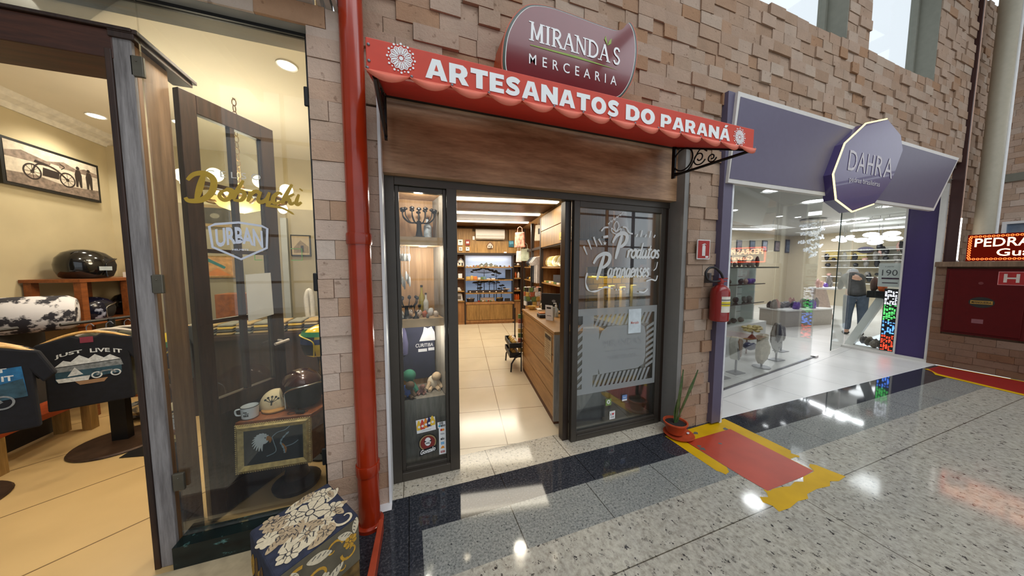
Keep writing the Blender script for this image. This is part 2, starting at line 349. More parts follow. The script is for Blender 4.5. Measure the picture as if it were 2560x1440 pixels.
# ================================================================= SETTING
def S(name, mb, mats, **k): return struct(mb.build(name, mats, **k))
def slab(name, x0, x1, y0, y1, z0, z1, mat): return S(name, MB().box(x0, x1, y0, y1, z0, z1), mat)
slab('floor', -5, 12, -9, 1.32, -.12, 0, GR_LIGHT)
slab('trim_1', .03, 7.55, 1.32, 1.62, -.12, 0, GR_GREY)
S('trim_2', MB().box(.03, 7.55, 1.62, 1.905, -.12, 0).box(-.35, .03, 1.32, 1.905, -.12, 0), GR_DARK)
slab('trim_29', -5, -.35, 1.32, 1.80, -.12, -.0005, GR_DARK)
slab('trim_3', -.3, 2.79, 1.905, 2.205, -.12, 0, GR_SILL)
slab('trim_4', -1.2, .03, .75, 1.32, -.12, .0006, GR_DARK)
T_MIR = tiles('cream_floor_tile', (222, 208, 180), (150, 130, 100), (.63, .60), -A10, (MO.x, MO.y), .16)
S('floor', MB().add([(-.3, 2.205, 0), (2.79, 2.205, 0), MU(1.9, 5.8), MU(-1.2, 5.8), MU(-1.2, .6)], [(0, 1, 2, 3, 4)]), T_MIR)
T_DAH = tiles('white_floor_tile', (222, 220, 216), (150, 150, 150), (.9, .9), A8, (DO.x+.5, DO.y-.05), .28, .02, .003)
S('floor', MB().add([(2.79, 1.905, .001), (7.7, 1.905, .001), (7.7, 2.95, .001), (17.5, 4.2, .001), (17.5, 8.6, .001), (3.0, 6.6, .001)], [(0, 1, 2, 3, 4, 5)]), T_DAH)
T_DOB = tiles('tan_floor_tile', (206, 172, 118), (120, 92, 56), (.75, .75), radians(38), (-1.9, 2.9), .3, .08, .005)
S('floor', MB().box(-4.2, -.4, 1.80, 6.2, -.1, .0), T_DOB)

def blocks(mb, fr, x0, x1, z0, z1, holes=(), course=.101, w=(.11, .27), prot=.03, seed=1):
    rr = random.Random(seed); z = z0
    while z < z1-.01:
        zt = min(z+course*rr.choice((1, 1, 1, .97, 1.03)), z1)
        if z1-zt < .03: zt = z1
        cuts = sorted((max(h[0], x0), min(h[1], x1)) for h in holes if h[2] < zt-.005 and h[3] > z+.005 and h[1] > x0 and h[0] < x1)
        segs = []; a = x0
        for c0, c1 in cuts:
            if c0 > a: segs.append((a, c0))
            a = max(a, c1)
        if a < x1: segs.append((a, x1))
        for a, b in segs:
            x = a
            while x < b-.001:
                xe = x+rr.uniform(*w)
                if b-xe < .07: xe = b
                p = rr.random()**1.6*prot; g = .0012
                q = [(x+g, z+g), (xe-g, z+g), (xe-g, zt-g), (x+g, zt-g)]
                t = [rr.uniform(-.003, .003) for _ in range(4)]
                bk = [fr(i, j, -.06) for i, j in q]; ft = [fr(i, j, p+k) for (i, j), k in zip(q, t)]
                mb.add(bk+ft, [(4, 5, 6, 7), (0, 1, 5, 4), (1, 2, 6, 5), (2, 3, 7, 6), (3, 0, 4, 7)])
                x = xe
        z = zt
    return mb
MORTAR = M('mortar', (84, 70, 60), .9)
# upper facade with the two clerestory windows, the grocery opening and the stone shop opening
holes = [(-.31, -.145, -1, 2.42), (-.145, 2.31, -1, 2.54), (2.79, 7.66, -1, 2.95), (2.6, 4.5, 3.96, 5.4), (4.94, 6.57, 3.93, 5.4)]
wf = MB(); blocks(wf, XF(1.9), -.30, 7.66, 0, 5.6, holes, seed=3, prot=.024)
wall_front = S('wall_front', wf, STONE)
bk = MB()
for (a, b, c, d) in [(-.30, -.15, 0, 5.6), (-.15, 2.31, 2.54, 5.6), (2.31, 2.79, 0, 5.6), (2.79, 7.66, 2.95, 3.93), (4.5, 4.94, 3.93, 5.6), (6.57, 7.66, 3.93, 5.6), (2.31, 7.66, 5.4, 5.6)]:
    bk.box(a, b, 1.935, 2.14, c, d)
bk.box(2.79, 4.5, 1.935, 2.14, 3.93, 3.955)
S('wall_core', bk, MORTAR)
# clothes shop pier and the thin stone course over its window
wl = MB(); blocks(wl, XF(1.78), -.46, -.30, 0, 2.70, (), .102, (.07, .13), .008, 11); blocks(wl, XF(1.9), -.30, -.148, 0, 2.42, (), .102, (.07, .13), .006, 15); blocks(wl, XF(1.78), -4.2, -.30, 2.70, 2.80, (), .1, (.16, .3), .008, 12)
wl.box(-.455, -.305, 1.80, 2.1, 0, 2.7)
S('wall_left', wl, STONEP)
S('trim_5', MB().box(-.30, -.142, 1.83, 1.9, 0, 0.001).box(-.158, -.142, 1.885, 2.07, 0, 2.50), WHITE)
# pale beam box above the clothes shop with its white corner mouldings
b = MB().box(-4.2, -.42, 1.60, 1.80, 2.80, 4.2).box(-.40, -.385, 1.58, 1.80, 2.80, 4.2).box(-.365, -.34, 1.60, 1.80, 2.80, 4.2).box(-.33, -.31, 1.63, 1.80, 2.80, 4.2)
S('trim_6', b, M('pale_grey_beam', (188, 184, 176), .6, var=.04))
S('trim_7', MB().box(-4.2, -.46, 1.79, 2.0, 2.70, 2.72), GREYW)                      # soffit over the shop window
# clerestory windows: bright panes far back in deep grey-green reveals
REV = M('grey_green_reveal', (128, 128, 116), .6, var=.05); FROST = glass('hazy_pane', (.98, .99, .99), .15)
for i, (x0, x1, zb) in enumerate([(2.6, 4.5, 3.96), (4.94, 6.57, 3.93)]):
    w = MB().box(x1-.012, x1, 1.90, 2.14, zb, 5.4).box(x1-.05, x1-.012, 2.07, 2.14, zb, 5.4).box(x0, x0+.012, 1.93, 2.14, zb, 5.4).box(x0, x1, 1.94, 2.14, zb-.01, zb+.003).box(x0, x0+.05, 2.08, 2.13, zb, 5.4)
    o = S('window_%d' % (i+1), w, REV)
    MB().box(x0, x1, 2.10, 2.106, zb, 5.4).build('pane', FROST, o)
bar = MB().tube([(2.9, 2.6, 3.3), (3.4, 2.6, 3.98), (3.75, 2.6, 4.30), (4.1, 2.6, 4.48), (4.6, 2.6, 4.60)], .035, 8)
tag(bar.build('roof_truss_bar', IRON, smooth=True), 'dark curved roof bar seen outside the first high window', 'beam')
# mall enclosure behind and beside the viewer: glazed rear wall, side wall, roof
mul = MB()
for i in range(12): mul.box(-5+i*1.5, -4.93+i*1.5, -7.05, -6.9, 0, 6.6)
for zz in (0.0, 1.0, 2.4, 3.8, 5.2): mul.box(-5, 12, -7.04, -6.92, zz, zz+.07)
S('wall_back', mul, M('grey_mullion', (90, 96, 104), .4, .3))
slab('wall_side', -5.1, -5, -7, 1.6, 0, 6.6, GREYW)
S('ceiling', MB().box(-5, 12.2, -7, -3.4, 6.6, 6.7).box(-5, 12.2, 0.6, 2.2, 6.6, 6.7), M('pale_roof', (170, 172, 172), .7))
for i in range(6): S('ceiling_beam', MB().box(-4+i*2.8, -3.9+i*2.8, -7, 1.9, 6.3, 6.6), GREYW)

# ---------------------------------------------------------------- the low wall at the far right with what stands on and behind it
RX = 7.60
FRR = Fr((RX, 2.0, 0), (0, -1, 0), (0, 0, 1))      # faces -x, x axis runs toward the viewer
STONED = stone_mat('shaded_brown_stone', (.40, .33, .30))  # stone tinted darker to stand in for the dim light at this end
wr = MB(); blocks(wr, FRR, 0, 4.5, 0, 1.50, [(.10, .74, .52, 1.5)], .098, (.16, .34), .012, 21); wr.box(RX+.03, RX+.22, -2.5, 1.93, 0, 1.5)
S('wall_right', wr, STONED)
S('trim_8', MB().box(RX-.06, RX+.26, -2.5, 2.0, 1.50, 1.575), WOOD_B, bevel=.006)
wr2 = MB(); blocks(wr2, Fr((9.6, 2.6, 0), (0, -1, 0), (0, 0, 1)), 0, 6, 0, 5.6, [(1.2, 4.2, 3.45, 4.6)], .1, (.16, .34), .02, 31)
S('wall_far', wr2, STONEP)
wr3 = MB(); blocks(wr3, XF(2.035), 7.72, 9.6, 0, 5.6, (), .1, (.1, .26), .03, 33); wr3.box(7.74, 9.6, 2.15, 2.3, 2.95, 5.6)
S('wall_recess', wr3, STONE)
S('trim_9', MB().box(7.67, 7.70, 1.86, 1.965, 1.575, 5.6), M('dark_red_brown_edge', (58, 28, 24), .5))
cl = MB().lathe([(.092, 1.576), (.092, 5.6)], (8.34, 1.805, 0), 32); S('column', cl, M('cream_column', (178, 170, 150), .5, var=.04), smooth=True)
S('trim_10', MB().tube([(8.40, 1.715, 1.576), (8.40, 1.715, 5.6)], .018, 10), WHITE, smooth=True)
for k, z in enumerate((1.60,)):
    t = thing('tube_light', 'bright white tube light standing upright behind the red cabinet ledge', 'light', (8.05, 1.955, 1.58))
    MB().tube([(8.05, 1.955, 1.6), (8.05, 1.955, 2.25)], .026, 10).build('tube', emit('tube_glow', (1, .93, .86), 4), t); MB().box(8.02, 8.08, 1.925, 1.985, 1.576, 1.6).build('base', WHITE, t)
S('trim_11', MB().box(8.03, 8.07, 1.94, 2.0, 2.25, 5.6), M('pale_pink_edge', (206, 170, 150), .6))
S('trim_12', MB().box(9.55, 9.6, -2, 2.02, 2.93, 3.06), REV)
S('window_3', MB().box(9.52, 9.56, -2, 1.86, 1.9, 1.94).box(9.52, 9.56, -2, 1.86, 2.22, 2.26).box(9.52, 9.56, 1.86, 1.9, 1.9, 2.26), WHITE)
MB().box(9.56, 9.57, -2, 1.9, 1.9, 2.26).build('pane', M('blue_grey_pane', (104, 120, 140), .15), bpy.data.objects['window_3'])
S('window_4', MB().box(9.45, 9.5, -1.6, 1.4, 3.43, 3.47), STEEL); MB().box(9.62, 9.63, -1.7, 1.5, 3.40, 4.7).build('pane', emit('bright_sky_pane', (.93, .97, 1), 1.4), bpy.data.objects['window_4'])
MB().tube([(9.5, 1.42, 3.55), (9.5, .6, 4.0)], .03, 8).build('truss_bar', STEEL, bpy.data.objects['window_4'])
t = thing('wall_lamp', 'small round wall lamp on the stone wall behind the red letter sign', 'lamp', (9.5, 1.42, 2.5))
MB().lathe([(.03, .0), (.10, -.03), (.12, -.06)], (9.5, 1.42, 2.56), 18).build('shade', STEEL, t, smooth=True)
MB().lathe([(.10, 0), (.0, -.01)], (9.5, 1.42, 2.497), 18).build('bulb', emit('lamp_glow', (1, .97, .92), 5), t)
MB().tube([(9.58, 1.42, 2.75), (9.5, 1.42, 2.7), (9.5, 1.42, 2.55)], .014, 6).build('arm', STEEL, t)
# hydrant cabinet
t = thing('hydrant_cabinet', 'dark red fire hydrant cabinet with a boxed letter H', 'cabinet', (RX, 1.6, .5))
RC = M('dimmed_red_enamel', (78, 7, 8), .45, var=.06, spec=.2)  # red darkened in the colour, for the shade on this wall
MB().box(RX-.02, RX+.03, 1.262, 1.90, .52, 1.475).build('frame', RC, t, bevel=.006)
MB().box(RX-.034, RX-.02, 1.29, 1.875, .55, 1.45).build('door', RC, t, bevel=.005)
fh = Fr((RX-.034, 1.90, 0), (0, -1, 0))
RCD = bpy.data.objects['door']; MB().rect(fh, .41, 1.255, .60, 1.435, .002, 1).rect(fh, .416, 1.262, .594, 1.428, .003, 0).text('H', fh, .45, 1.29, .11, .115, .004, 2, .02).build('letter_sign', [M('sign_red', (150, 22, 22), .5), M('pink_border', (205, 130, 130), .5), M('dull_white', (196, 180, 170), .5)], RCD)
MB().disc(fh, .31, 1.0, .10, .002, 0, 28, .075).rect(fh, .225, .975, .395, 1.025, .003, 1).text('MANGUEIRA', fh, .235, .985, .15, .03, .004, 0, .01).build('oval_label', [M('label_dark', (24, 22, 16), .5), M('label_gold', (150, 112, 40), .5)], RCD)
MB().disc(fh, .29, 1.27, .02, .003).build('lock', M('dull_red_metal', (120, 60, 60), .4, .5), RCD)
MB().rect(fh, .25, .70, .34, .76, .002).build('label', M('faded_label', (120, 70, 74), .6), RCD)
# red LED sign on the ledge
t = thing('led_sign', 'glowing orange red letter sign standing on the ledge above the hydrant cabinet', 'sign', (RX+.05, 1.2, 1.58))
MB().box(RX+.0, RX+.06, .55, 1.76, 1.58, 1.955).build('housing', BLACK, t)
fs = Fr((RX+.0, 1.76, 1.58), (0, -1, 0))
LR, LY = emit('led_red', (1.0, .10, .02), 5), emit('led_pink', (1.0, .42, .22), 6)
m = MB(); m.rect(fs, .0, .0, 1.2, .375, .001, 2)
for i in range(36):
    m.ring(fs, .03+i*.033, .345, .008, .015, .003, 0, 8); m.ring(fs, .03+i*.033, .03, .008, .015, .003, 0, 8)
for i in range(9): m.ring(fs, .022, .05+i*.034, .008, .015, .003, 0, 8)
m.text('PEDRAS', fs, .06, .20, .46, .12, .004, 1, .01).text('Guarani', fs, .23, .07, .46, .10, .004, 1, .01)
m.text('PRECIOSAS', fs, .56, .20, .58, .12, .004, 1, .01)
m.build('letters', [LR, LY, emit('led_board', (.10, .005, .002), 1)], t)
# red strip with yellow edges painted along that wall
m = MB(); f = Fr((0, 0, 0), (1, 0, 0), (0, 1, 0))
m.flat([(7.56, 1.86), (7.10, 1.86), (6.90, 1.72), (6.60, .4), (6.2, -2), (7.56, -2)], f, .002, 0).flat([(7.1, 1.88), (7.05, 1.80), (6.86, 1.72), (6.55, .4), (6.15, -2), (6.2, -2), (6.62, .4), (6.95, 1.72), (7.16, 1.86)], f, .003, 1).flat([(7.56, 1.9), (7.52, 1.86), (7.52, -2), (7.56, -2)], f, .003, 1)
tag(m.build('floor_strip', [M('deep_red_strip', (140, 18, 8), .6), YEL]), 'deep red floor strip edged in yellow along the right wall', 'floor marking')
# yellow and red extinguisher zone painted on the granite
ye = [(2.10, 1.86), (2.9, 1.89), (2.90, 1.36), (2.86, 1.34), (2.885, 1.30), (2.86, 1.285), (2.84, 1.30), (2.77, 1.30), (2.77, 1.155), (2.80, 1.20), (2.84, 1.215), (2.87, 1.19), (2.885, 1.13), (2.91, 1.05), (2.80, 1.04), (2.74, 1.06), (2.68, 1.035), (2.56, 1.05), (2.44, 1.045), (2.40, 1.02), (2.31, 1.03), (2.2, 1.015), (2.10, 1.02), (2.115, 1.06), (2.09, 1.10), (2.12, 1.135), (2.17, 1.115), (2.2, 1.14), (2.215, 1.17), (2.24, 1.145), (2.28, 1.15), (2.36, 1.14), (2.42, 1.125), (2.5, 1.14), (2.56, 1.12), (2.62, 1.15), (2.76, 1.155), (2.76, 1.745), (2.20, 1.735), (2.205, 1.40), (2.17, 1.36), (2.12, 1.35), (2.11, 1.38), (2.095, 1.40)]
m = MB(); m.flat(ye, f, .0012, 0).flat([(2.205, 1.737), (2.762, 1.745), (2.765, 1.16), (2.62, 1.15), (2.225, 1.15), (2.21, 1.30)], f, .0016, 1)
rr = random.Random(5)
for (x, y, r) in [(2.40, 1.80, .025), (2.33, 1.795, .016), (2.72, 1.76, .03), (2.24, 1.62, .03), (2.45, 1.62, .016), (2.25, 1.655, .02)]:
    m.flat([(x+r*rr.uniform(.6, 1.3)*cos(i*.7), y+r*.7*rr.uniform(.6, 1.3)*sin(i*.7)) for i in range(9)], f, .002, 2)
tag(m.build('painted_floor_zone', [YEL, REDF, M('bared_grey_granite', (96, 96, 94), .3)]), 'worn yellow rectangle with red centre painted below the extinguisher', 'floor marking')
# ================================================================= GROCERY FRONT
def cr(pts, n=5, closed=False):                   # smooth curve through points
    o = []; k = len(pts)
    for i in range(k if closed else k-1):
        p0 = pts[i-1] if (i or closed) else pts[0]; p1 = pts[i]; p2 = pts[(i+1) % k]; p3 = pts[(i+2) % k] if (i+2 < k or closed) else pts[-1]
        for j in range(n):
            t = j/n; o.append(tuple(.5*((2*p1[q])+(-p0[q]+p2[q])*t+(2*p0[q]-5*p1[q]+4*p2[q]-p3[q])*t*t+(-p0[q]+3*p1[q]-3*p2[q]+p3[q])*t**3) for q in range(len(p1))))
    if not closed: o.append(tuple(pts[-1]))
    return o
GL = {'o': (.62, [[(.5, .95), (.12, .75), (.05, .3), (.3, .02), (.52, .3), (.5, .75), (.3, .95), (.5, .95), (.68, .75)]]),
 'a': (.66, [[(.5, .9), (.2, .9), (.05, .45), (.2, .03), (.42, .3), (.52, .95)], [(.52, .95), (.48, .2), (.6, .02), (.72, .2)]]),
 'd': (.68, [[(.5, .9), (.2, .9), (.05, .45), (.2, .03), (.42, .3), (.54, .9)], [(.62, 1.8), (.48, .3), (.58, .02), (.72, .2)]]),
 'r': (.5, [[(.1, .9), (.15, .5), (.1, .0)], [(.12, .4), (.3, .9), (.5, .9), (.5, .7)]]),
 'u': (.68, [[(.1, .95), (.05, .3), (.2, .03), (.42, .3), (.5, .95)], [(.5, .95), (.46, .2), (.58, .02), (.72, .2)]]),
 'n': (.66, [[(.1, .9), (.1, 0)], [(.1, .4), (.3, .92), (.45, .8), (.44, .2), (.54, .02), (.68, .2)]]),
 't': (.46, [[(.28, 1.5), (.15, .3), (.25, .02), (.42, .2)], [(.0, 1.0), (.45, 1.05)]]),
 's': (.5, [[(.42, .85), (.22, .95), (.12, .7), (.36, .35), (.3, .05), (.02, .1)]]),
 'e': (.52, [[(.08, .45), (.4, .6), (.35, .93), (.12, .8), (.06, .3), (.22, .02), (.52, .25)]]),
 'c': (.5, [[(.44, .8), (.26, .95), (.07, .6), (.1, .12), (.28, .02), (.5, .25)]]),
 'i': (.34, [[(.12, .95), (.08, .25), (.18, .02), (.34, .25)], [(.16, 1.32), (.20, 1.42)]]),
 'b': (.6, [[(.3, 1.8), (.08, .6), (.06, .1)], [(.08, .5), (.3, .9), (.5, .6), (.4, .1), (.06, .06)]]),
 'k': (.62, [[(.3, 1.8), (.08, .5), (.05, .0)], [(.5, .95), (.12, .42), (.3, .45), (.45, .02), (.62, .2)]]),
 'P': (1.0, [[(.5, 1.75), (.35, .8), (.22, -.1)], [(-.25, 1.1), (.0, 1.6), (.5, 1.85), (.95, 1.7), (.95, 1.2), (.6, .85), (.3, .9)]]),
 'D': (1.15, [[(.45, 1.7), (.35, .9), (.25, .1)], [(-.3, 1.3), (0, 1.7), (.55, 1.8), (1.0, 1.4), (.95, .6), (.5, .1), (-.1, .0), (-.3, .2)]])}
def script(mb, s, fr, x, y, h, wscale, w, d, m=0, slope=0., shear=.15):   # brush lettering, x-height h
    for ch in s:
        adv, ss = GL[ch]
        for st in ss:
            p = cr(st, 5); k = len(p); q = [(x+(a+shear*b)*h*wscale, y+b*h+slope*(a*h*wscale+x)) for a, b in p]
            mb.stroke(q, [w*(.55+.6*sin(pi*(i+.6)/k)) for i in range(k)], fr, d, m)
        x += adv*h*wscale
    return x
# wood panel over the entrance, frames, panes
S('trim_13', MB().box(-.142, 2.31, 1.985, 2.05, 2.085, 2.55), WOOD_P)
S('trim_14', MB().box(2.262, 2.32, 1.905, 2.16, 0, 2.54), M('grey_reveal', (128, 126, 122), .6, var=.03))
S('trim_15', MB().box(-.142, -.03, 1.97, 2.0, 2.54, 2.56).box(-.142, 2.27, 1.955, 2.0, 2.53, 2.56), BLACK)
b = MB().box(-.142, -.083, 2.05, 2.13, 0, 2.086).box(.248, .318, 2.05, 2.13, 0, 2.04).box(-.083, .248, 2.05, 2.13, 0, .062).box(-.083, 2.27, 2.05, 2.13, 2.033, 2.086)
b.box(-.083, -.058, 2.075, 2.12, .062, 2.033).box(.226, .248, 2.075, 2.12, .062, 2.033).box(-.058, .226, 2.075, 2.12, .062, .088).box(-.058, .226, 2.075, 2.12, 2.0, 2.033)
w1 = S('window_5', b, FRAME, bevel=.003)
MB().box(-.058, .226, 2.098, 2.104, .088, 2.0).build('pane', GLASS_D, w1)
b = MB().box(1.262, 1.315, 2.055, 2.10, .0, 2.033).box(2.175, 2.225, 2.055, 2.10, 0, 2.033).box(1.315, 2.175, 2.055, 2.10, 0, .085).box(1.315, 2.175, 2.055, 2.10, 1.985, 2.033).box(1.315, 2.175, 2.045, 2.056, .052, .06)
d1 = S('door_1', b, FRAME, bevel=.003)
MB().box(1.315, 2.175, 2.07, 2.076, .085, 1.985).build('pane', GLASS_D, d1)
S('door_2', MB().box(1.205, 1.262, 2.10, 2.17, 0, 2.033).box(2.225, 2.262, 2.06, 2.17, 0, 2.033), M('dark_brown_frame', (44, 32, 24), .35), bevel=.003)
# frosted film with a pattern of slanted clear bars
fd = XF(2.068)
FILM = glass('frosted_film', (.9, .9, .9), .3, .0)
def film_mat():
    m, nt, b = _nt('frosted_window_film'); b.inputs['Base Color'].default_value = (*lin((164, 168, 168)), 1); b.inputs['Roughness'].default_value = .55
    t = _n(nt, 'ShaderNodeBsdfTransparent'); x = _n(nt, 'ShaderNodeMixShader'); x.inputs[0].default_value = .72
    nt.links.new(t.outputs[0], x.inputs[1]); nt.links.new(b.outputs[0], x.inputs[2]); nt.links.new(x.outputs[0], nt.nodes['Material Output'].inputs[0]); return m
FILM = film_mat()
m = MB(); X0, X1, Z0, Z1 = 1.317, 2.173, .40, 1.145
m.rect(fd, X0, Z0, X1, Z0+.05).rect(fd, X0, Z1-.06, X1, Z1).rect(fd, X0+.05, Z0+.05, X0+.16, Z1-.06).rect(fd, X1-.03, Z0+.05, X1, Z1-.06)
pl = [(1.55, .56), (1.53, .62), (1.53, .86), (1.56, .94), (1.62, .98), (1.98, .98), (2.03, .95), (2.05, .88), (2.05, .66), (2.03, .60), (1.97, .57)]
m.flat(pl, fd)
rr = random.Random(2)
def bars(x0, x1, z0, z1, n):
    st = (x1-x0)/n
    for i in range(n): m.flat([(x0+i*st, z0), (x0+(i+.55)*st, z0), (x0+(i+.55)*st+.05, z1), (x0+i*st+.05, z1)], fd)
bars(X0+.16, X1-.09, .985, Z1-.06, 13); bars(X0+.16, X1-.09, Z0+.05, .56, 13)
for k in range(8): m.flat([(2.055, .56+k*.052), (2.14, .60+k*.052), (2.14, .628+k*.052), (2.055, .588+k*.052)], fd)
for k in range(8): m.flat([(X0, .46+k*.07), (X0+.05, .5+k*.07), (X0+.05, .53+k*.07), (X0, .49+k*.07)], fd)
m.rect(fd, X0+.16, .56, X0+.215, .985)
o = m.build('frosted_film', FILM, d1)
m = MB(); m.text("MIRANDA'S", fd, 1.58, .80, .42, .06, .001, 0, .0).rect(fd, 1.60, .755, 1.97, .76, .001).text('MERCEARIA', fd, 1.63, .68, .32, .035, .001, 0, 0)
m.build('etched_name', M('etched_grey', (138, 141, 142), .5), d1)
# white brush lettering on the sliding pane
m = MB(); fw = XF(2.066)
script(m, 'P', fw, 1.66, 1.58, .115, 1.0, .030, 0, 0); script(m, 'rodutos', fw, 1.80, 1.58, .075, 1.22, .018, 0, 0)
script(m, 'P', fw, 1.47, 1.40, .115, 1.1, .030, 0, 0); script(m, 'aranaenses', fw, 1.60, 1.41, .08, .98, .017, 0, 0)
m.stroke(cr([(1.40, 1.45), (1.385, 1.37), (1.42, 1.30), (1.50, 1.295), (1.58, 1.325), (1.66, 1.31)]), [.012+.006*sin(i) for i in range(26)], fw)
m.stroke(cr([(2.155, 1.545), (2.14, 1.49), (2.11, 1.465)]), .010, fw).stroke(cr([(2.16, 1.42), (2.14, 1.375), (2.09, 1.385), (2.03, 1.37)]), .013, fw).stroke(cr([(2.05, 1.30), (2.01, 1.27), (1.95, 1.275)]), .012, fw)
for i in range(4): m.disc(fw, 1.70+i*.028, 1.30, .008)
for a, b, l in ((1.36, 1.60, .07), (1.40, 1.645, .08), (1.455, 1.67, .08), (1.505, 1.685, .05)): m.stroke([(a, b+l), (a+.035, b)], [.018, .008], fw)
for i in range(5): m.stroke([(1.90+i*.05, 1.765), (1.915+i*.05, 1.79+.035*(i % 2))], .012, fw)
for q in range(5): m.stroke(cr([(1.60+q*.03, 1.86+.02*q), (1.63+q*.03, 1.90+.018*q)], 3), [.018, .006, .006, .004], fw)
m.stroke(cr([(1.68, 1.80), (1.66, 1.85), (1.685, 1.89), (1.71, 1.85), (1.68, 1.80)]), .008, fw).stroke(cr([(1.68, 1.80), (1.635, 1.83), (1.64, 1.80), (1.68, 1.78)]), .008, fw).stroke(cr([(1.68, 1.80), (1.73, 1.83), (1.725, 1.80), (1.68, 1.78)]), .008, fw)
m.stroke(cr([(1.75, 1.845), (1.79, 1.84), (1.82, 1.80), (1.86, 1.79)]), .013, fw).stroke(cr([(1.53, 1.80), (1.56, 1.83), (1.60, 1.835)]), .014, fw).stroke([(1.55, 1.75), (1.60, 1.76)], .02, fw)
def star(mb, fr, x, y, r, d=0, mi=0, n=5, k=.45): return mb.flat([(x+(r if i % 2 == 0 else r*k)*sin(pi*i/n), y+(r if i % 2 == 0 else r*k)*cos(pi*i/n)) for i in range(2*n)], fr, d, mi)
star(m, fw, 1.57, 1.70, .02); star(m, fw, 2.13, 1.63, .018)
m.build('brush_lettering', LETW, d1)
# stickers on the panes
def sticker(label, x0, z0, x1, z1, y, col, draw=None, extra=(), tilt=0):
    m = MB(); fr = XF(y, x0, z0); fr.x = Vector((cos(tilt), 0, sin(tilt))); fr.y = Vector((-sin(tilt), 0, cos(tilt))); w, h = x1-x0, z1-z0
    m.prism([(0, 0), (w, 0), (w, h), (0, h)], fr, 0, .0008, 0)
    if draw: draw(m, fr, w, h)
    return tag(m.build('sticker', [col, *extra]), label, 'sticker', 'stickers on the shop glass')
WHT = M('sticker_white', (232, 232, 230), .5, var=.02)
SC = lambda n, c: M('ink_'+n, c, .5, var=.02)
def ices(m, fr, w, h):
    for i in range(5):
        x = w*(.14+.18*i); y = h*(.52+.04*i-.02*(i == 1))
        m.flat([(x-.016, y-.03), (x+.016, y-.03), (x+.018, y+.0), (x+.006, y+.035), (x-.006, y+.035), (x-.018, y)], fr, .0012, 1+i % 4).disc(fr, x, y+.036, .006, .0014, 1+i % 4).disc(fr, x, y-.005, .009, .0015, 0)
    m.rect(fr, w*.25, h*.10, w*.75, h*.16, .0012, 5)
sticker('white landscape sticker with five coloured fruits low on the left display glass', .02, .305, .152, .405, 2.0975, WHT, ices, [SC('yellow', (230, 190, 60)), SC('red', (206, 70, 60)), SC('orange', (228, 140, 50)), SC('navy', (44, 40, 84)), SC('pale', (200, 200, 204))], .06)
def elo(m, fr, w, h): m.text('use', fr, .012, h*.55, .028, .02, .0012, 1, .02).text('elo', fr, .02, .006, .034, .022, .0013, 1, .03).disc(fr, .013, .015, .008, .0012, 2)
sticker('small white sticker with black lettering just above the strip of payment card logos', .165, .318, .222, .363, 2.0975, WHT, elo, [SC('black', (24, 24, 28)), SC('teal', (40, 160, 190))], .03)
def cards(m, fr, w, h):
    z = h
    m.disc(fr, w*.38, h*.92, .009, .0012, 2).disc(fr, w*.62, h*.92, .009, .0013, 3)
    m.text('VISA', fr, w*.2, h*.74, w*.6, .012, .0012, 1, .01).text('elo', fr, w*.22, h*.54, w*.56, .02, .0012, 4, .04)
    m.rect(fr, w*.25, h*.37, w*.75, h*.46, .0012, 5).rect(fr, w*.25, h*.41, w*.75, h*.42, .0013, 0)
    m.flat([(w*.2, h*.22), (w*.8, h*.22), (w*.7, h*.29), (w*.5, h*.32), (w*.3, h*.27)], fr, .0012, 3).rect(fr, w*.2, h*.06, w*.8, h*.13, .0012, 6).text('Hiper', fr, w*.25, h*.075, w*.5, h*.045, .0014, 0, .02)
sticker('tall white strip of payment card logos at the right edge of the display glass', .172, .115, .222, .318, 2.0975, WHT, cards, [SC('card_blue', (60, 62, 90)), SC('card_red', (205, 50, 40)), SC('card_orange', (236, 150, 50)), SC('black', (24, 24, 28)), SC('sky', (90, 170, 220)), SC('hiper_red', (170, 40, 40))])
def gonz(m, fr, w, h):
    cx, cy = w*.5, h*.56
    m.disc(fr, cx, cy, .066, .001, 1, 40)
    for i in range(40): m.flat([(cx+.062*cos(a), cy+.062*sin(a)) if r else (cx+.052*cos(a), cy+.052*sin(a)) for a, r in ((2*pi*i/40, 0), (2*pi*(i+.5)/40, 1), (2*pi*(i+1)/40, 0))], fr, .0013, 2)
    m.disc(fr, cx, cy, .050, .0012, 3, 32).ring(fr, cx, cy, .047, .050, .0014, 2, 36)
    m.disc(fr, cx, cy+.008, .022, .0015, 0, 24, .032).disc(fr, cx-.02, cy+.012, .006, .0016, 1).disc(fr, cx+.02, cy+.012, .006, .0016, 1)
    m.stroke(cr([(cx-.014, cy-.006), (cx-.005, cy), (cx, cy-.003), (cx+.005, cy), (cx+.014, cy-.006)]), .005, fr, .0018, 1).stroke([(cx-.014, cy+.012), (cx-.005, cy+.010)], .002, fr, .0018, 1).stroke([(cx+.005, cy+.010), (cx+.014, cy+.012)], .002, fr, .0018, 1)
    m.flat([(-.002, -.002), (w+.003, .022), (w+.004, .062), (0, .04)], fr, .0019, 1)
    wp = lambda x, y: (x, y+x*.16)
    m.text('Gonzalo', fr, .006, .006, w-.012, .034, .0024, 0, .035, .2, 1, wp)
m = MB(); fr = XF(2.0975, .034, .135); gonz(m, fr, .118, .16); tag(m.build('sticker', [WHT, SC('black', (24, 24, 28)), SC('tan', (206, 176, 120)), SC('maroon', (128, 44, 40))]), 'round black sticker of a bald moustached man low on the left display glass', 'sticker', 'stickers on the shop glass')
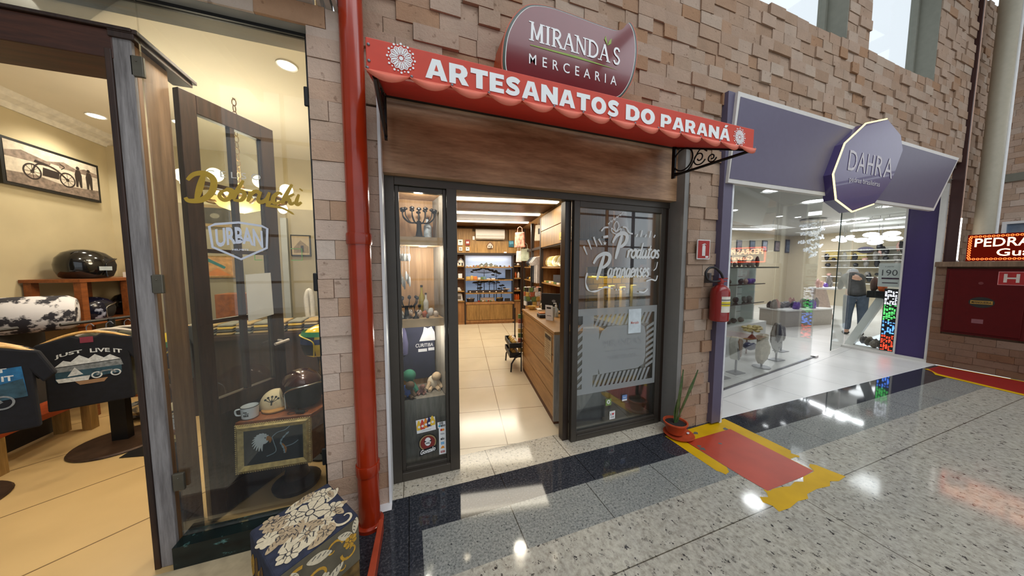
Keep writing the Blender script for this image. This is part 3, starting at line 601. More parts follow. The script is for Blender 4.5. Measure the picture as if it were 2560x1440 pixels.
sticker('green square sticker with a white sun low on the sliding glass', 1.62, .26, 1.68, .32, 2.0685, M('sticker_green', (126, 150, 84), .5), lambda m, fr, w, h: (m.rect(fr, .004, .012, w-.004, h-.004, .001, 1), star(m, fr, w/2, h*.55, .024, .0012, 0+2, 8, .6), m.disc(fr, w/2, h*.55, .008, .0014, 1)), [SC('leaf', (110, 138, 70)), WHT])
sticker('blue square sticker low on the sliding glass, right of the green one', 1.80, .275, 1.855, .33, 2.0685, M('sticker_blue', (110, 140, 190), .5), lambda m, fr, w, h: (m.rect(fr, 0, 0, w, .014, .001, 1), m.rect(fr, .01, .03, w-.01, .034, .001, 1)), [WHT])
sticker('white I love sticker with a red heart below the other two', 1.665, .125, 1.725, .20, 2.0685, WHT, lambda m, fr, w, h: (m.text('I', fr, .012, .035, .006, .02, .0012, 1, .02), m.flat([(w*.62, .032), (w*.82, .05), (w*.76, .060), (w*.62, .053), (w*.48, .060), (w*.42, .05)], fr, .0012, 2), m.text('CWB', fr, .012, .012, .036, .014, .0012, 1, .01)), [SC('black', (24, 24, 28)), SC('heart', (190, 30, 40))])
tag(MB().box(1.84, 1.98, 2.06, 2.0665, .90, 1.12).text('Mercado', XF(2.0598), 1.865, .985, .09, .025, 0, 1, .02).build('notice_sheet', [M('pale_sheet', (206, 216, 220), .7), SC('faded_red', (190, 110, 96))]), 'pale notice sheet stuck over the frosted film on the sliding door', 'notice')
# ---- awning
aw = thing('awning', 'red scalloped awning with white letters over the grocery entrance', 'awning', (1.0, 1.6, 2.4))
ax0, ax1, ay = -.14, 2.125, 1.30
MB().box(ax0, ax1, ay, ay+.018, 2.262, 2.387).build('fascia', RED_AWN, aw, bevel=.003)
MB().add([(ax0, ay+.01, 2.266), (ax1, ay+.01, 2.266), (ax1, 1.93, 2.515), (ax0, 1.93, 2.515), (ax0, ay+.01, 2.274), (ax1, ay+.01, 2.274), (ax1, 1.93, 2.523), (ax0, 1.93, 2.523)], [(0, 1, 2, 3), (7, 6, 5, 4), (0, 4, 5, 1), (0, 3, 7, 4), (1, 5, 6, 2)]).build('canopy_sheet', RED_IN, aw)
m = MB(); ns = 14; st = (ax1-ax0+.02)/ns
for i in range(ns):
    x0 = ax0-.005+i*st; pr = []
    for j in range(11):
        t = j/10; dz = -.004-.047*sin(pi*t)**.8; pr.append((x0+st*t, dz))
    vs = []
    for x, dz in pr: vs += [(x, ay+.002, 2.272), (x, ay-.008+dz*.45, 2.268+dz*.5), (x, ay-.004+dz*.55, 2.268+dz)]
    m.add(vs, [(3*j+k, 3*j+k+1, 3*j+k+4, 3*j+k+3) for j in range(10) for k in range(2)])
v = m.build('scalloped_valance', RED_VAL, aw, smooth=True); so = v.modifiers.new('thickness', 'SOLIDIFY'); so.thickness = .003
fa = XF(ay)
HV = {'A': (1.05, [(0, 0), (.30, 0), (.36, .2), (.69, .2), (.75, 0), (1.05, 0), (.72, 1), (.33, 1)], [(.43, .42), (.62, .42), (.525, .74)]),
 'R': (.98, [(0, 0), (.32, 0), (.32, .32), (.45, .32), (.62, 0), (.98, 0), (.74, .38), (.88, .5), (.92, .68), (.85, .88), (.68, 1), (0, 1)], [(.32, .55), (.5, .55), (.58, .61), (.58, .72), (.5, .78), (.32, .78)]),
 'P': (.92, [(0, 0), (.32, 0), (.32, .3), (.62, .3), (.84, .42), (.92, .64), (.85, .87), (.66, 1), (0, 1)], [(.32, .53), (.5, .53), (.58, .60), (.58, .70), (.5, .77), (.32, .77)]),
 'T': (.9, [(.28, 0), (.62, 0), (.62, .74), (.9, .74), (.9, 1), (0, 1), (0, .74), (.28, .74)], None),
 'E': (.78, [(0, 0), (.78, 0), (.78, .24), (.33, .24), (.33, .39), (.7, .39), (.7, .61), (.33, .61), (.33, .76), (.78, .76), (.78, 1), (0, 1)], None),
 'N': (1.03, [(0, 0), (.31, 0), (.31, .5), (.72, 0), (1.03, 0), (1.03, 1), (.72, 1), (.72, .5), (.31, 1), (0, 1)], None),
 'O': (1.06, [(.53+.53*cos(i*.2618), .5+.52*sin(i*.2618)) for i in range(24)], [(.53+.2*cos(i*.5236), .5+.25*sin(i*.5236)) for i in range(12)]),
 'D': (.98, [(0, 0), (.55, 0), (.82, .1), (.98, .33), (.98, .67), (.82, .9), (.55, 1), (0, 1)], [(.32, .25), (.5, .25), (.64, .38), (.64, .62), (.5, .75), (.32, .75)]),
 'S': (.84, None, None)}
def heavy(wd, x, z, w, h):                        # broad poster capitals, one word = one part
    m = MB(); k = w/(sum(HV[c][0] for c in wd.replace('Á', 'A'))+.09*(len(wd)-1))
    for c in wd:
        adv, o, hole = HV['A' if c == 'Á' else c]; q = lambda L: [(x+a*k, z+b*h) for a, b in L]
        if o: m.flat(q(o), fa, .002, 0)
        else: m.stroke(q(cr([(.76, .77), (.60, .865), (.36, .87), (.17, .74), (.28, .57), (.57, .45), (.68, .28), (.52, .135), (.25, .13), (.06, .23)], 4)), [.27*h+.03*h*sin(i*.17) for i in range(37)], fa, .002, 0)
        if hole: m.flat(q(hole), fa, .003, 1)
        if c == 'Á': m.flat(q([(.42, 1.08), (.62, 1.08), (.82, 1.30), (.52, 1.30)]), fa, .002, 0)
        x += (adv+.09)*k
    m.build('lettering', [LETW, RED_AWN], aw)
heavy('ARTESANATOS', .080, 2.281, .975, .080); heavy('DO', 1.10, 2.281, .198, .078); heavy('PARANÁ', 1.34, 2.281, .56, .070)
for cx in (-.012, 1.987):
    m = MB(); cz = 2.334 if cx < 1 else 2.318
    for i in range(12):
        a = 2*pi*i/12; R = lambda r, t: (cx+r*cos(a+t), cz+r*sin(a+t)*1.05)
        m.stroke([R(.012, 0), R(.022, .22), R(.038, .2), R(.043, 0), R(.038, -.2), R(.022, -.22)], .004, fa, .002, 0, True); m.stroke([R(.02, 0), R(.038, 0)], [.003, .006], fa, .002)
        m.disc(fa, *R(.052, .0), .0045, .002, 0, 8); m.disc(fa, *R(.048, .26), .003, .002, 0, 8)
    m.disc(fa, cx, cz, .008, .002); m.build('flower_emblem', LETW, aw)
for i in range(ns+1): MB().ell((ax0+i*st*.995+.004, ay-.003, 2.272), (.006, .004, .006), 10, 6).build('rivet', STEEL, aw, smooth=True)
for z in (2.30, 2.36): MB().ell((ax0+.01, ay-.001, z), (.006, .004, .006), 10, 6).build('rivet', STEEL, aw, smooth=True)
def spiral(x, c, r0, r1, a0, turns, n=26):
    return [(x, c[0]+(r0+(r1-r0)*i/n)*cos(a0+turns*2*pi*i/n), c[1]+(r0+(r1-r0)*i/n)*sin(a0+turns*2*pi*i/n)) for i in range(n+1)]
for x in (-.112, 2.105):
    m = MB().box(x-.008, x+.008, 1.87, 1.90, 2.24, 2.50).tube([(x, 1.89, 2.262), (x, 1.315, 2.252)], .010, 6).tube([(x, 1.89, 2.49), (x, 1.32, 2.262)], .007, 6)
    m.tube(spiral(x, (1.80, 2.365), .085, .085, 0, 1), .006, 6).tube(spiral(x, (1.66, 2.33), .055, .012, 3.6, 1.4), .005, 6).tube(spiral(x, (1.56, 2.30), .036, .008, 3.4, 1.3), .005, 6).tube(cr([(x, 1.88, 2.28), (x, 1.75, 2.27), (x, 1.66, 2.39), (x, 1.60, 2.36)]), .005, 6)
    m.build('scroll_bracket', IRON, aw, smooth=True)
# ---- oval maroon sign
sg = thing('shop_sign', "glossy maroon shield shaped sign with white lettering above the awning", 'sign', (1.1, 1.8, 2.9))
pp = [(1255, 175), (1254, 130), (1262, 82), (1282, 42), (1306, 18), (1330, 10), (1372, 15), (1425, 33), (1475, 52), (1520, 68), (1545, 75), (1562, 70), (1577, 55), (1590, 82), (1594, 120), (1591, 162), (1581, 202), (1563, 234), (1543, 249), (1500, 250), (1440, 248), (1380, 244), (1310, 225), (1270, 205)]
YS = 1.72
po = [(q.x, q.z) for q in (P(a, b, 'y', YS) for a, b in pp)]; po = cr(po, 4, True)
cxs = sum(a for a, b in po)/len(po); czs = sum(b for a, b in po)/len(po)
fs = XF(YS)
MB().prism(po[::-1], fs, -.20, 0, 0).build('box', M('terracotta_side', (176, 74, 34), .4), sg)
sc_ = lambda k, dx=0: [(cxs+dx+(a-cxs)*k, czs+(b-czs)*k) for a, b in po]
MAR = M('glossy_maroon', (104, 20, 28), .12, var=.04, coat=.2)
m = MB().flat(sc_(.985)[::-1], fs, .001, 1).flat(sc_(.955)[::-1], fs, .002, 2).flat(sc_(.945)[::-1], fs, .003, 0)
fp = [(cxs+(a-cxs)*.93, czs+(b-czs)*1.0+.004) for a, b in po]
m.build('face_panel', [MAR, M('dark_green_band', (44, 58, 46), .2), M('white_band', (206, 210, 206), .3)], sg)
# serif letters drawn stroke by stroke
SER = {'M': (1.05, [('T', (.16, 0), (.2, 1)), ('t', (.2, 1), (.5, .1)), ('T', (.84, 1), (.52, .1)), ('T', (.86, 0), (.84, 1)), ('s', (.14, 0)), ('s', (.88, 0)), ('s', (.14, 1)), ('s', (.9, 1))]),
 'I': (.48, [('T', (.24, 0), (.24, 1)), ('s', (.24, 0)), ('s', (.24, 1))]),
 'R': (.85, [('T', (.2, 0), (.2, 1)), ('C', [(.2, .96), (.5, .97), (.66, .78), (.52, .53), (.2, .5)]), ('T', (.4, .52), (.76, .02)), ('s', (.2, 0)), ('s', (.16, 1)), ('s', (.78, 0))]),
 'A': (.92, [('t', (.12, 0), (.46, 1)), ('T', (.46, 1), (.78, 0)), ('t', (.22, .34), (.68, .34)), ('s', (.1, 0)), ('s', (.8, 0))]),
 'N': (.98, [('t', (.18, 0), (.18, 1)), ('T', (.18, 1), (.8, 0)), ('t', (.8, 0), (.8, 1)), ('s', (.18, 0)), ('s', (.14, 1)), ('s', (.82, 1))]),
 'D': (.95, [('T', (.2, 0), (.2, 1)), ('C', [(.2, .97), (.52, .95), (.8, .7), (.8, .3), (.52, .04), (.2, .03)]), ('s', (.16, 0)), ('s', (.16, 1))]),
 'S': (.68, [('C', [(.54, .8), (.44, .96), (.24, .96), (.12, .78), (.2, .58), (.42, .44), (.54, .26), (.42, .04), (.2, .03), (.1, .2)])]),
 "'": (.26, [])}
def serif(mb, s, fr, x, y, w, h, d, m=0):
    tot = sum(SER[c][0] for c in s); k = w/tot
    for c in s:
        adv, st = SER[c]; Q = lambda p: (x+p[0]*k, y+p[1]*h)
        for q in st:
            if q[0] == 'T': mb.stroke([Q(q[1]), Q(q[2])], .17*k, fr, d, m)
            elif q[0] == 't': mb.stroke([Q(q[1]), Q(q[2])], .09*k, fr, d, m)
            elif q[0] == 's': p = Q(q[1]); mb.rect(fr, p[0]-.17*k, p[1]-.03*h, p[0]+.17*k, p[1]+.04*h, d, m)
            else: mb.stroke(cr([Q(p) for p in q[1]], 5), .14*k, fr, d, m)
        x += adv*k
def at(px, py): q = P(px, py, 'y', YS); return q.x, q.z
a = at(1323, 98); b_ = at(1550, 160); t0 = at(1325, 50)
slp = 0
m = MB(); serif(m, "MIRANDA'S", fs, a[0], a[1]-.005, b_[0]-a[0], t0[1]-a[1]-.008, .005)
MX0, MX1, MZ = a[0], b_[0], a[1]
m.build('name_lettering', LETW, sg); m = MB()
c0 = at(1322, 160); c1 = at(1540, 212); c2 = at(1324, 135)
m.text('MERCEARIA', fs, c0[0], c0[1], c1[0]-c0[0], c2[1]-c0[1], .005, 0, .004, 0, 1.9)
m.build('subtitle_lettering', LETW, sg)
LG = M('leaf_green', (134, 160, 60), .5)
g0 = at(1325, 114); g1 = at(1545, 181)
m = MB().flat([(g0[0], g0[1]+.004), (g0[0], g0[1]-.001), (g1[0], g0[1]-.004), (g0[0]+(g1[0]-g0[0])*.5, g0[1]+.012)], fs, .005)
lx = MX0+(MX1-MX0)*.835; lz = MZ+(t0[1]-a[1])*.86
m.flat([(lx, lz), (lx-.004, lz+.03), (lx-.014, lz+.06), (lx-.024, lz+.035)], fs, .006).flat([(lx+.002, lz), (lx+.03, lz+.02), (lx+.034, lz+.055), (lx+.012, lz+.03)], fs, .006)
m.build('green_line_and_leaves', LG, sg)
# ---- red rain pipe
t = thing('downpipe', 'thick glossy red downpipe running up the left stone pier', 'pipe', (-.255, 1.765, 0))
MB().lathe([(.057, .02), (.057, 4.2)], (-.255, 1.765, 0), 32).build('pipe', RED_PIPE, t, smooth=True)
for z in (.32, 1.62, 2.9): MB().lathe([(.062, 0), (.064, .01), (.064, .05), (.062, .06)], (-.255, 1.765, z), 32).build('socket_joint', RED_PIPE, t, smooth=True)
MB().lathe([(.075, 0), (.075, .02), (.06, .025)], (-.255, 1.765, 0), 24).build('foot', RED_PIPE, t, smooth=True)
MB().prism([(-.20, 1.70), (-.175, 1.69), (-.19, 1.36), (-.215, 1.29), (-.228, 1.31)], Fr((0, 0, 0), (1, 0, 0), (0, 1, 0)), .002, .07).build('base_guard', M('red_guard', (170, 66, 38), .35), t, bevel=.004)
# ---- potted plant on its saucer
pc = (2.20, 1.845)
t = thing('potted_plant', 'terracotta bowl with a three leaved snake plant at the grocery corner', 'plant', (*pc, 0))
MB().lathe([(.05, .025), (.066, .03), (.092, .112), (.10, .118), (.10, .128), (.088, .128), (.082, .105), (.0, .105)], (*pc, 0), 36).build('pot', TERRA, t, smooth=True)
MB().lathe([(.0, .108), (.085, .112)], (*pc, 0), 24).build('soil', M('dark_soil', (40, 32, 28), .95, var=.5, scale=80, bump=.6), t.children[0])
LEAF = M('snake_leaf', (62, 84, 44), .4, var=.35, scale=30)
for k, (pts, ws) in enumerate([([(0, 0, .11), (.015, -.01, .30), (.03, -.015, .46), (.045, -.02, .60)], [.02, .042, .034, .004]), ([(.01, 0, .11), (.05, -.01, .22), (.14, -.02, .42), (.21, -.03, .58)], [.016, .02, .05, .006]), ([(-.005, 0, .11), (-.01, -.0, .22), (.005, -.01, .33)], [.022, .036, .005]), ([(.02, 0, .11), (.07, 0, .24), (.10, -.01, .33)], [.012, .02, .003])]):
    q = cr([Vector(p) for p in pts], 6); kk = len(q); mm = MB(); vs = []
    for i, p in enumerate(q):
        tt = i/(kk-1)*(len(ws)-1); a = int(min(tt, len(ws)-1.001)); w = ws[a]+(ws[a+1]-ws[a])*(tt-a)
        c = Vector(p)+Vector((*pc, 0)); vs += [c+Vector((-w/2, 0, 0)), c+Vector((0, .008, 0)), c+Vector((w/2, 0, 0)), c+Vector((0, .002, 0))]
    mm.add(vs, [(4*i+j, 4*i+(j+1) % 4, 4*i+4+(j+1) % 4, 4*i+4+j) for i in range(kk-1) for j in range(4)]).build('leaf', LEAF, t, smooth=True, angle=60)
t = thing('plant_saucer', 'terracotta saucer sticking out from under the plant bowl', 'saucer', (2.225, 1.83, 0))
MB().lathe([(.10, .0), (.115, .012), (.125, .022), (.118, .022), (.105, .012), (0, .010)], (2.225, 1.83, 0), 36).build('dish', TERRA, t, smooth=True)
MB().rock((2.30, 1.80, .022), (.012, .01, .008), 3).build('pebble', M('white_pebble', (200, 200, 200), .6), t, smooth=True)
# ---- fire extinguisher and its sign
ex = P(1770, 745, 'y', 1.80); ex = Vector((2.615, 1.80, 0)); z0 = 1.015
t = thing('fire_extinguisher', 'red fire extinguisher hung on the stone pier with its black hose looped up', 'fire extinguisher', (ex.x, ex.y, z0))
RX_ = M('extinguisher_red', (138, 30, 26), .3, var=.06, coat=.4)
MB().lathe([(.066, 0), (.075, .008), (.075, .255), (.068, .29), (.04, .318), (.022, .325), (.022, .34)], (ex.x, ex.y, z0), 28).build('cylinder', RX_, t, smooth=True)
m = MB().lathe([(.022, 0), (.026, .01), (.026, .03), (.014, .04)], (ex.x, ex.y, z0+.335), 16).box(ex.x-.012, ex.x+.075, ex.y-.012, ex.y+.012, z0+.375, z0+.385).box(ex.x-.012, ex.x+.06, ex.y-.012, ex.y+.012, z0+.352, z0+.36)
m.build('valve_handle', M('valve_red', (150, 40, 36), .4), t)
hp = cr([(ex.x-.02, ex.y-.005, z0+.36), (ex.x-.10, ex.y-.01, z0+.355), (ex.x-.175, ex.y-.01, z0+.375), (ex.x-.205, ex.y-.01, z0+.43), (ex.x-.165, ex.y-.01, z0+.475), (ex.x-.09, ex.y-.01, z0+.475), (ex.x-.02, ex.y-.01, z0+.43), (ex.x+.01, ex.y-.01, z0+.385)], 6)
MB().tube(hp, .010, 10).build('hose', M('black_rubber', (26, 26, 28), .5), t, smooth=True)
m = MB(); n = 12; a0 = -2.35; a1 = -.75
for (za, zb, mi, r) in ((.085, .225, 0, .0757), (.14, .18, 1, .0762), (.185, .215, 0, .0762), (.19, .20, 2, .0765), (.155, .162, 2, .0767)):
    vs = []
    for i in range(n+1):
        a = a0+(a1-a0)*i/n; vs += [(ex.x+r*cos(a), ex.y+r*sin(a), z0+za), (ex.x+r*cos(a), ex.y+r*sin(a), z0+zb)]
    m.add(vs, [(2*i, 2*i+2, 2*i+3, 2*i+1) for i in range(n)], mi)
m.build('label', [M('label_cream', (214, 210, 196), .6), M('label_yellow', (214, 190, 40), .6), M('label_grey', (90, 90, 90), .6)], t.children[0])
MB().box(ex.x-.075, ex.x-.05, ex.y+.05, ex.y+.098, z0+.34, z0+.43).box(ex.x-.07, ex.x+.0, ex.y+.03, ex.y+.06, z0+.34, z0+.35).build('wall_bracket', STEEL, t)
t = thing('extinguisher_sign', 'small square red sign with a white extinguisher symbol on the pier', 'sign', (2.55, 1.87, 1.6))
fx = XF(1.862); q0 = P(1742, 648, 'y', 1.862); q1 = P(1776, 600, 'y', 1.862)
m = MB().prism([(q0.x, q0.z), (q1.x, q0.z), (q1.x, q1.z), (q0.x, q1.z)], fx, -.008, 0, 0)
m.build('plate', M('sign_white', (214, 210, 206), .5), t)
cx = (q0.x+q1.x)/2; cz = (q0.z+q1.z)/2; w = (q1.x-q0.x)/2; h = (q1.z-q0.z)/2
m = MB().rect(fx, cx-w*.9, cz-h*.9, cx+w*.9, cz+h*.9, .001, 1).rect(fx, cx-w*.25, cz-h*.65, cx+w*.25, cz+h*.3, .002, 0).disc(fx, cx, cz+h*.3, w*.25, .002, 0, 16, h*.15).rect(fx, cx-w*.1, cz+h*.35, cx+w*.1, cz+h*.6, .002, 0).stroke([(cx-w*.35, cz+h*.45), (cx+w*.1, cz+h*.6), (cx+w*.3, cz+h*.5)], .006, fx, .003, 0).rect(fx, cx+w*.3, cz-h*.85, cx+w*.75, cz-h*.65, .002, 0)
m.build('symbol', [M('sign_white', (214, 210, 206), .5), M('sign_red2', (158, 34, 28), .5)], t.children[0])
# ================================================================= GROCERY INTERIOR (axes turned ten degrees)
MBX = lambda *a, m=0: MB().mbox(*a, m=m)
DK = M('dark_brown_post', (40, 27, 18), .5); CRM = M('cream_ceiling_board', (236, 214, 170), .7, var=.03)
WIN = wood('oak_interior_flat', (124, 82, 42), (172, 124, 74), (7, 7, .8), .5, grain=3.)
S('ceiling', MBX(-1.2, 1.7, -.1, 5.8, 2.56, 2.64), CRM)
for a, b in ((.0, 2.10), (2.52, 3.22), (3.50, 4.27), (4.55, 5.25)): S('ceiling_beam', MBX(-1.2, 1.20, a, b, 2.535, 2.558), wood('beam_oak', (70, 44, 18), (110, 74, 34), (8, 1.2, 8), .45, grain=2.))
S('wall_grocery_back', MBX(-1.25, 1.7, 5.70, 5.8, 0, 2.6), WIN); S('wall_grocery_left', MBX(-1.25, -1.15, 0.5, 5.8, 0, 2.6), WIN)
S('wall_grocery_right', MBX(1.64, 1.70, 1.40, 5.8, 0, 2.6), WIN); S('wall_corner_side', MB().prism([(2.80, 2.36), (2.83, 2.36), (3.32, 3.24), (3.29, 3.24)], Fr((0, 0, 0), (1, 0, 0), (0, 1, 0)), 0, 2.6), WIN); S('wall_corner_back', MB().box(2.6, 3.30, 3.225, 3.26, 0, 2.6), WIN); S('wall_corner_front', MB().box(2.32, 2.80, 2.2, 2.36, 0, 2.6), WIN)
S('wall_divider', MB().box(-.42, -.28, 2.1, 6.2, 0, 2.9).box(-.3, -.142, 2.14, 2.3, 0, 2.6), GREYW)
S('ceiling', MB().prism([(-.3, 2.15), (2.80, 2.15), (2.86, 2.36), (3.34, 3.3), (-.3, 3.3)], Fr((0, 0, 0), (1, 0, 0), (0, 1, 0)), 2.562, 2.58), CRM)
for k, v in enumerate((2.20, 3.33, 4.36)):
    t = thing('ceiling_light_strip', ['nearest long warm light strip in the grocery ceiling', 'middle long warm light strip in the grocery ceiling', 'farthest long warm light strip in the grocery ceiling'][k], 'light', MU(0, v, 2.55), -A10, 'light strips in the grocery ceiling')
    MBX(-1.1, 1.15, v-.06, v+.05, 2.515, 2.556).build('diffuser', STRIP_W, t)
    lamp('strip_light', 'AREA', MU(0, v+.12, 2.47), 24, WARM, 2.2, (0, 0, -A10), .4)
dl = [(-1.0, 1.4), (-.35, 1.4), (.35, 1.2), (.85, 1.2), (-.35, .8), (.5, .75)]
for k, (u, v) in enumerate(dl):
    t = thing('ceiling_spot', 'small round recessed spot over the grocery counter and door', 'light', MU(u, v, 2.46), 0, 'recessed spots in the grocery ceiling')
    c = MU(u, v, 2.462); MB().lathe([(.045, 0), (.05, .0), (.05, .012), (.045, .012)], c, 18).build('trim', CHROME, t); MB().lathe([(.042, .0), (0, -.002)], c, 18).build('lens', SPOT_W, t)
for u, v in ((.35, 1.2), (-.5, .9)): lamp('spot_glow', 'POINT', MU(u, v, 2.25), 12, WARM, .08)
lamp('back_wall_glow', 'AREA', MU(.3, 4.7, 2.44), 22, WARM, 1.6, (radians(-25), 0, -A10), .2)
# ---- back display wall
t = thing('back_display_cabinet', 'oak wall cabinet across the back of the grocery with lit shelves and tree mural', 'cabinet', MU(.3, 5.3, 0), -A10)
m = MBX(-1.1, 1.14, 5.22, 5.66, 0, .05).mbox(-.33, .97, 5.20, 5.66, .05, .10).mbox(-.33, .97, 5.20, 5.66, .52, .575).mbox(-1.1, -.33, 5.24, 5.66, .05, .575).mbox(.97, 1.14, 5.24, 5.66, .05, .575).mbox(-.33, .97, 5.23, 5.66, .10, .52)
m.build('base', WIN, t)
for u0, u1 in ((-.28, .315), (.325, .92)): MBX(u0, u1, 5.205, 5.23, .11, .51).build('door', WOOD_I, t, bevel=.003)
for u in (-.64, -.34, .93, 1.14): MBX(u, u+.035, 5.20, 5.66, .0, 1.86).build('post', DK, t)
for z in (.823, 1.168, 1.501): MBX(-.305, .93, 5.21, 5.52, z-.03, z).build('shelf', WOOD_I, t)
for z in (.62, .88, 1.21, 1.53):
    MBX(-.605, -.34, 5.21, 5.52, z-.03, z).build('shelf', WOOD_I, t); MBX(.965, 1.14, 5.21, 5.52, z-.03, z).build('shelf', WOOD_I, t)
MBX(-1.1, 1.18, 5.20, 5.66, 1.81, 1.86).build('top_rail', DK, t)
m = MB()
q = [(-1.1, 1.86), (1.18, 1.86), (1.18, 2.47), (.83, 2.47), (.83, 2.17), (-.12, 2.17), (-.12, 2.47), (-1.1, 2.47)]
m.prism(q, Fr(MU(0, 5.21, 0), E1, Z), -.12, 0); m.mbox(-.12, .83, 5.36, 5.66, 2.1, 2.47); UP = m.build('upper_panel', WOOD_I, t)
f = Fr(MU(0, 5.208, 0), E1, Z); m = MB()
m.prism([(-.12, 2.17), (-.02, 2.17), (-.06, 2.30), (-.03, 2.40), (-.12, 2.40)], f, -.1, .0); m.build('carved_edge', WOOD_I, UP)
for a in ((.965, 1.14), (-.605, -.34)): MBX(*a, 5.52, 5.54, .6, 1.8).build('bay_back', M('pink_beige_back', (150, 108, 76), .6), t)
# the mural: pale sky and dark umbrella pines, one flat lit print
f = Fr(MU(0, 5.45, 0), E1, Z); m = MB()
def sky_print():
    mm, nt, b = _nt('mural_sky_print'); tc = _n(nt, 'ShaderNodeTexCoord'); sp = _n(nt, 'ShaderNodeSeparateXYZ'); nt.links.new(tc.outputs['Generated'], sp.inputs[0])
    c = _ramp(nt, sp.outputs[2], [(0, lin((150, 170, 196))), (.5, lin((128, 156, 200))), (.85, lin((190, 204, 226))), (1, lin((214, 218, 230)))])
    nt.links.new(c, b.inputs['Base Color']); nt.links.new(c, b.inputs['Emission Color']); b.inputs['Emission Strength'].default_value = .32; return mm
m.rect(f, -.33, .575, .93, 1.80, 0, 0)
rr = random.Random(4)
def pine(x, zb, zt, w, n):
    m.stroke([(x-.004, zb), (x, zt)], [.022, .014], f, .002, 1)
    for i in range(n):
        q = (i+.5)/n*2-1; cx = x+q*w; cz = zt+.05*(1-q*q)-abs(q)*.06+rr.uniform(-.02, .02)
        m.stroke(cr([(x, zt-.09), (x+q*w*.5, zt-.06-.02*abs(q)), (cx, cz)], 4), .007, f, .002, 1)
        m.flat([(cx+rr.uniform(.6, 1.25)*.055*cos(a*.9), cz+rr.uniform(.5, 1.2)*.028*sin(a*.9)) for a in range(7)], f, .003, 1)
pine(.19, .575, 1.42, .34, 13); pine(.52, .575, 1.33, .12, 5); pine(.02, .575, 1.10, .12, 6); pine(.10, .575, 1.12, .12, 6); pine(.33, .575, 1.12, .14, 6); pine(.46, .575, 1.12, .14, 6); pine(.66, .575, .95, .1, 4); pine(.07, .575, .96, .05, 3)
m.flat([(-.05+.62*i/14, 1.53+(.06+.04*sin(i*2.1))*sin(pi*i/14)) for i in range(15)]+[(.57, 1.50), (-.05, 1.50)], f, .001, 2)
m.build('tree_mural', [sky_print(), M('mural_black', (16, 18, 22), .6), M('mural_grey_green', (128, 128, 112), .6)], t)
lamp('mural_glow', 'AREA', MU(.3, 5.33, 1.76), 1.5, (.85, .92, 1), 1.1, (radians(20), 0, -A10), .05)
for u in (1.06, -.48): lamp('bay_spot', 'SPOT', MU(u, 5.30, 1.79), 5, WARM, .02, (0, 0, 0), None, radians(60))
# ---- things on and over the back wall
t = thing('air_conditioner', 'white split air conditioner high on the oak back wall', 'air conditioner', MU(.34, 5.2, 2.18), -A10)
q = [(5.34, 2.46), (5.13, 2.46), (5.10, 2.43), (5.09, 2.30), (5.12, 2.225), (5.20, 2.195), (5.34, 2.195)]
MB().prism([(v, z) for v, z in q], Fr(MU(-.04, 0, 0), E2, Z), 0, .745).build('body', M('ac_white', (232, 230, 224), .4, var=.02), t, bevel=.008)
MBX(-.02, .69, 5.092, 5.10, 2.285, 2.290).mbox(.0, .68, 5.108, 5.135, 2.212, 2.222).build('louvre', M('ac_grey', (150, 146, 140), .5), t)
def frame_pic(label, u, z, w, h, fc, cc, draw=None, extra=(), cat='picture'):
    t = thing('framed_picture', label, cat, MU(u, 5.2, z), -A10, 'small pictures on the grocery back wall')
    MBX(u-w/2, u+w/2, 5.18, 5.208, z-h/2, z+h/2).build('frame', fc, t, bevel=.003)
    m = MB(); f = Fr(MU(u, 5.179, z), E1, Z); m.rect(f, -w*.4, -h*.4, w*.4, h*.4, .001, 0)
    if draw: draw(m, f, w, h)
    m.build('picture', [cc, *extra], t.children[0])
PW, PR, PB = M('pic_white', (226, 222, 212), .6), M('pic_red', (134, 42, 30), .5), M('pic_blue', (84, 150, 178), .6)
INKD = M('ink_dark', (40, 38, 38), .6); INKY = M('ink_yellow', (214, 190, 110), .6); INKG = M('ink_green_blue', (40, 92, 110), .6)
tree = lambda m, f, w, h: (m.rect(f, -.004, -h*.3, .004, h*.1, .002, 1), m.disc(f, 0, h*.15, w*.3, .002, 1, 12, h*.1))
frame_pic('small white framed tree picture, upper left on the grocery back wall', -.425, 2.12, .12, .14, WHITE, PW, tree, [INKD])
frame_pic('small red framed picture beside the upper left tree picture', -.243, 2.12, .115, .14, PR, PR, lambda m, f, w, h: (m.disc(f, -.018, 0, .016, .002, 1, 12, .03), m.disc(f, .018, 0, .016, .002, 1, 12, .03)), [PW])
frame_pic('tiny white tile with a dark wheel motif, lower left on the back wall', -.42, 1.955, .085, .09, WHITE, M('pic_grey', (190, 190, 190), .6), lambda m, f, w, h: m.ring(f, 0, 0, .012, .022, .002, 1), [INKD])
frame_pic('tiny white tile with a dark tree motif under the red picture', -.245, 1.955, .09, .09, WHITE, PW, tree, [INKD])
frame_pic('blue canvas of hills right of the air conditioner', .885, 2.10, .135, .165, INKG, PB, lambda m, f, w, h: m.flat([(-w*.4, -h*.4), (w*.4, -h*.4), (w*.4, -h*.05), (w*.1, h*.02), (-w*.1, -h*.1), (-w*.4, h*.0)], f, .002, 1), [INKG])
frame_pic('blue canvas with a pale yellow flower nearest the right corner', 1.055, 2.10, .135, .165, PB, PB, lambda m, f, w, h: (m.disc(f, 0, .01, .035, .002, 1), m.rect(f, -.004, -h*.4, .004, 0, .002, 1)), [INKY])
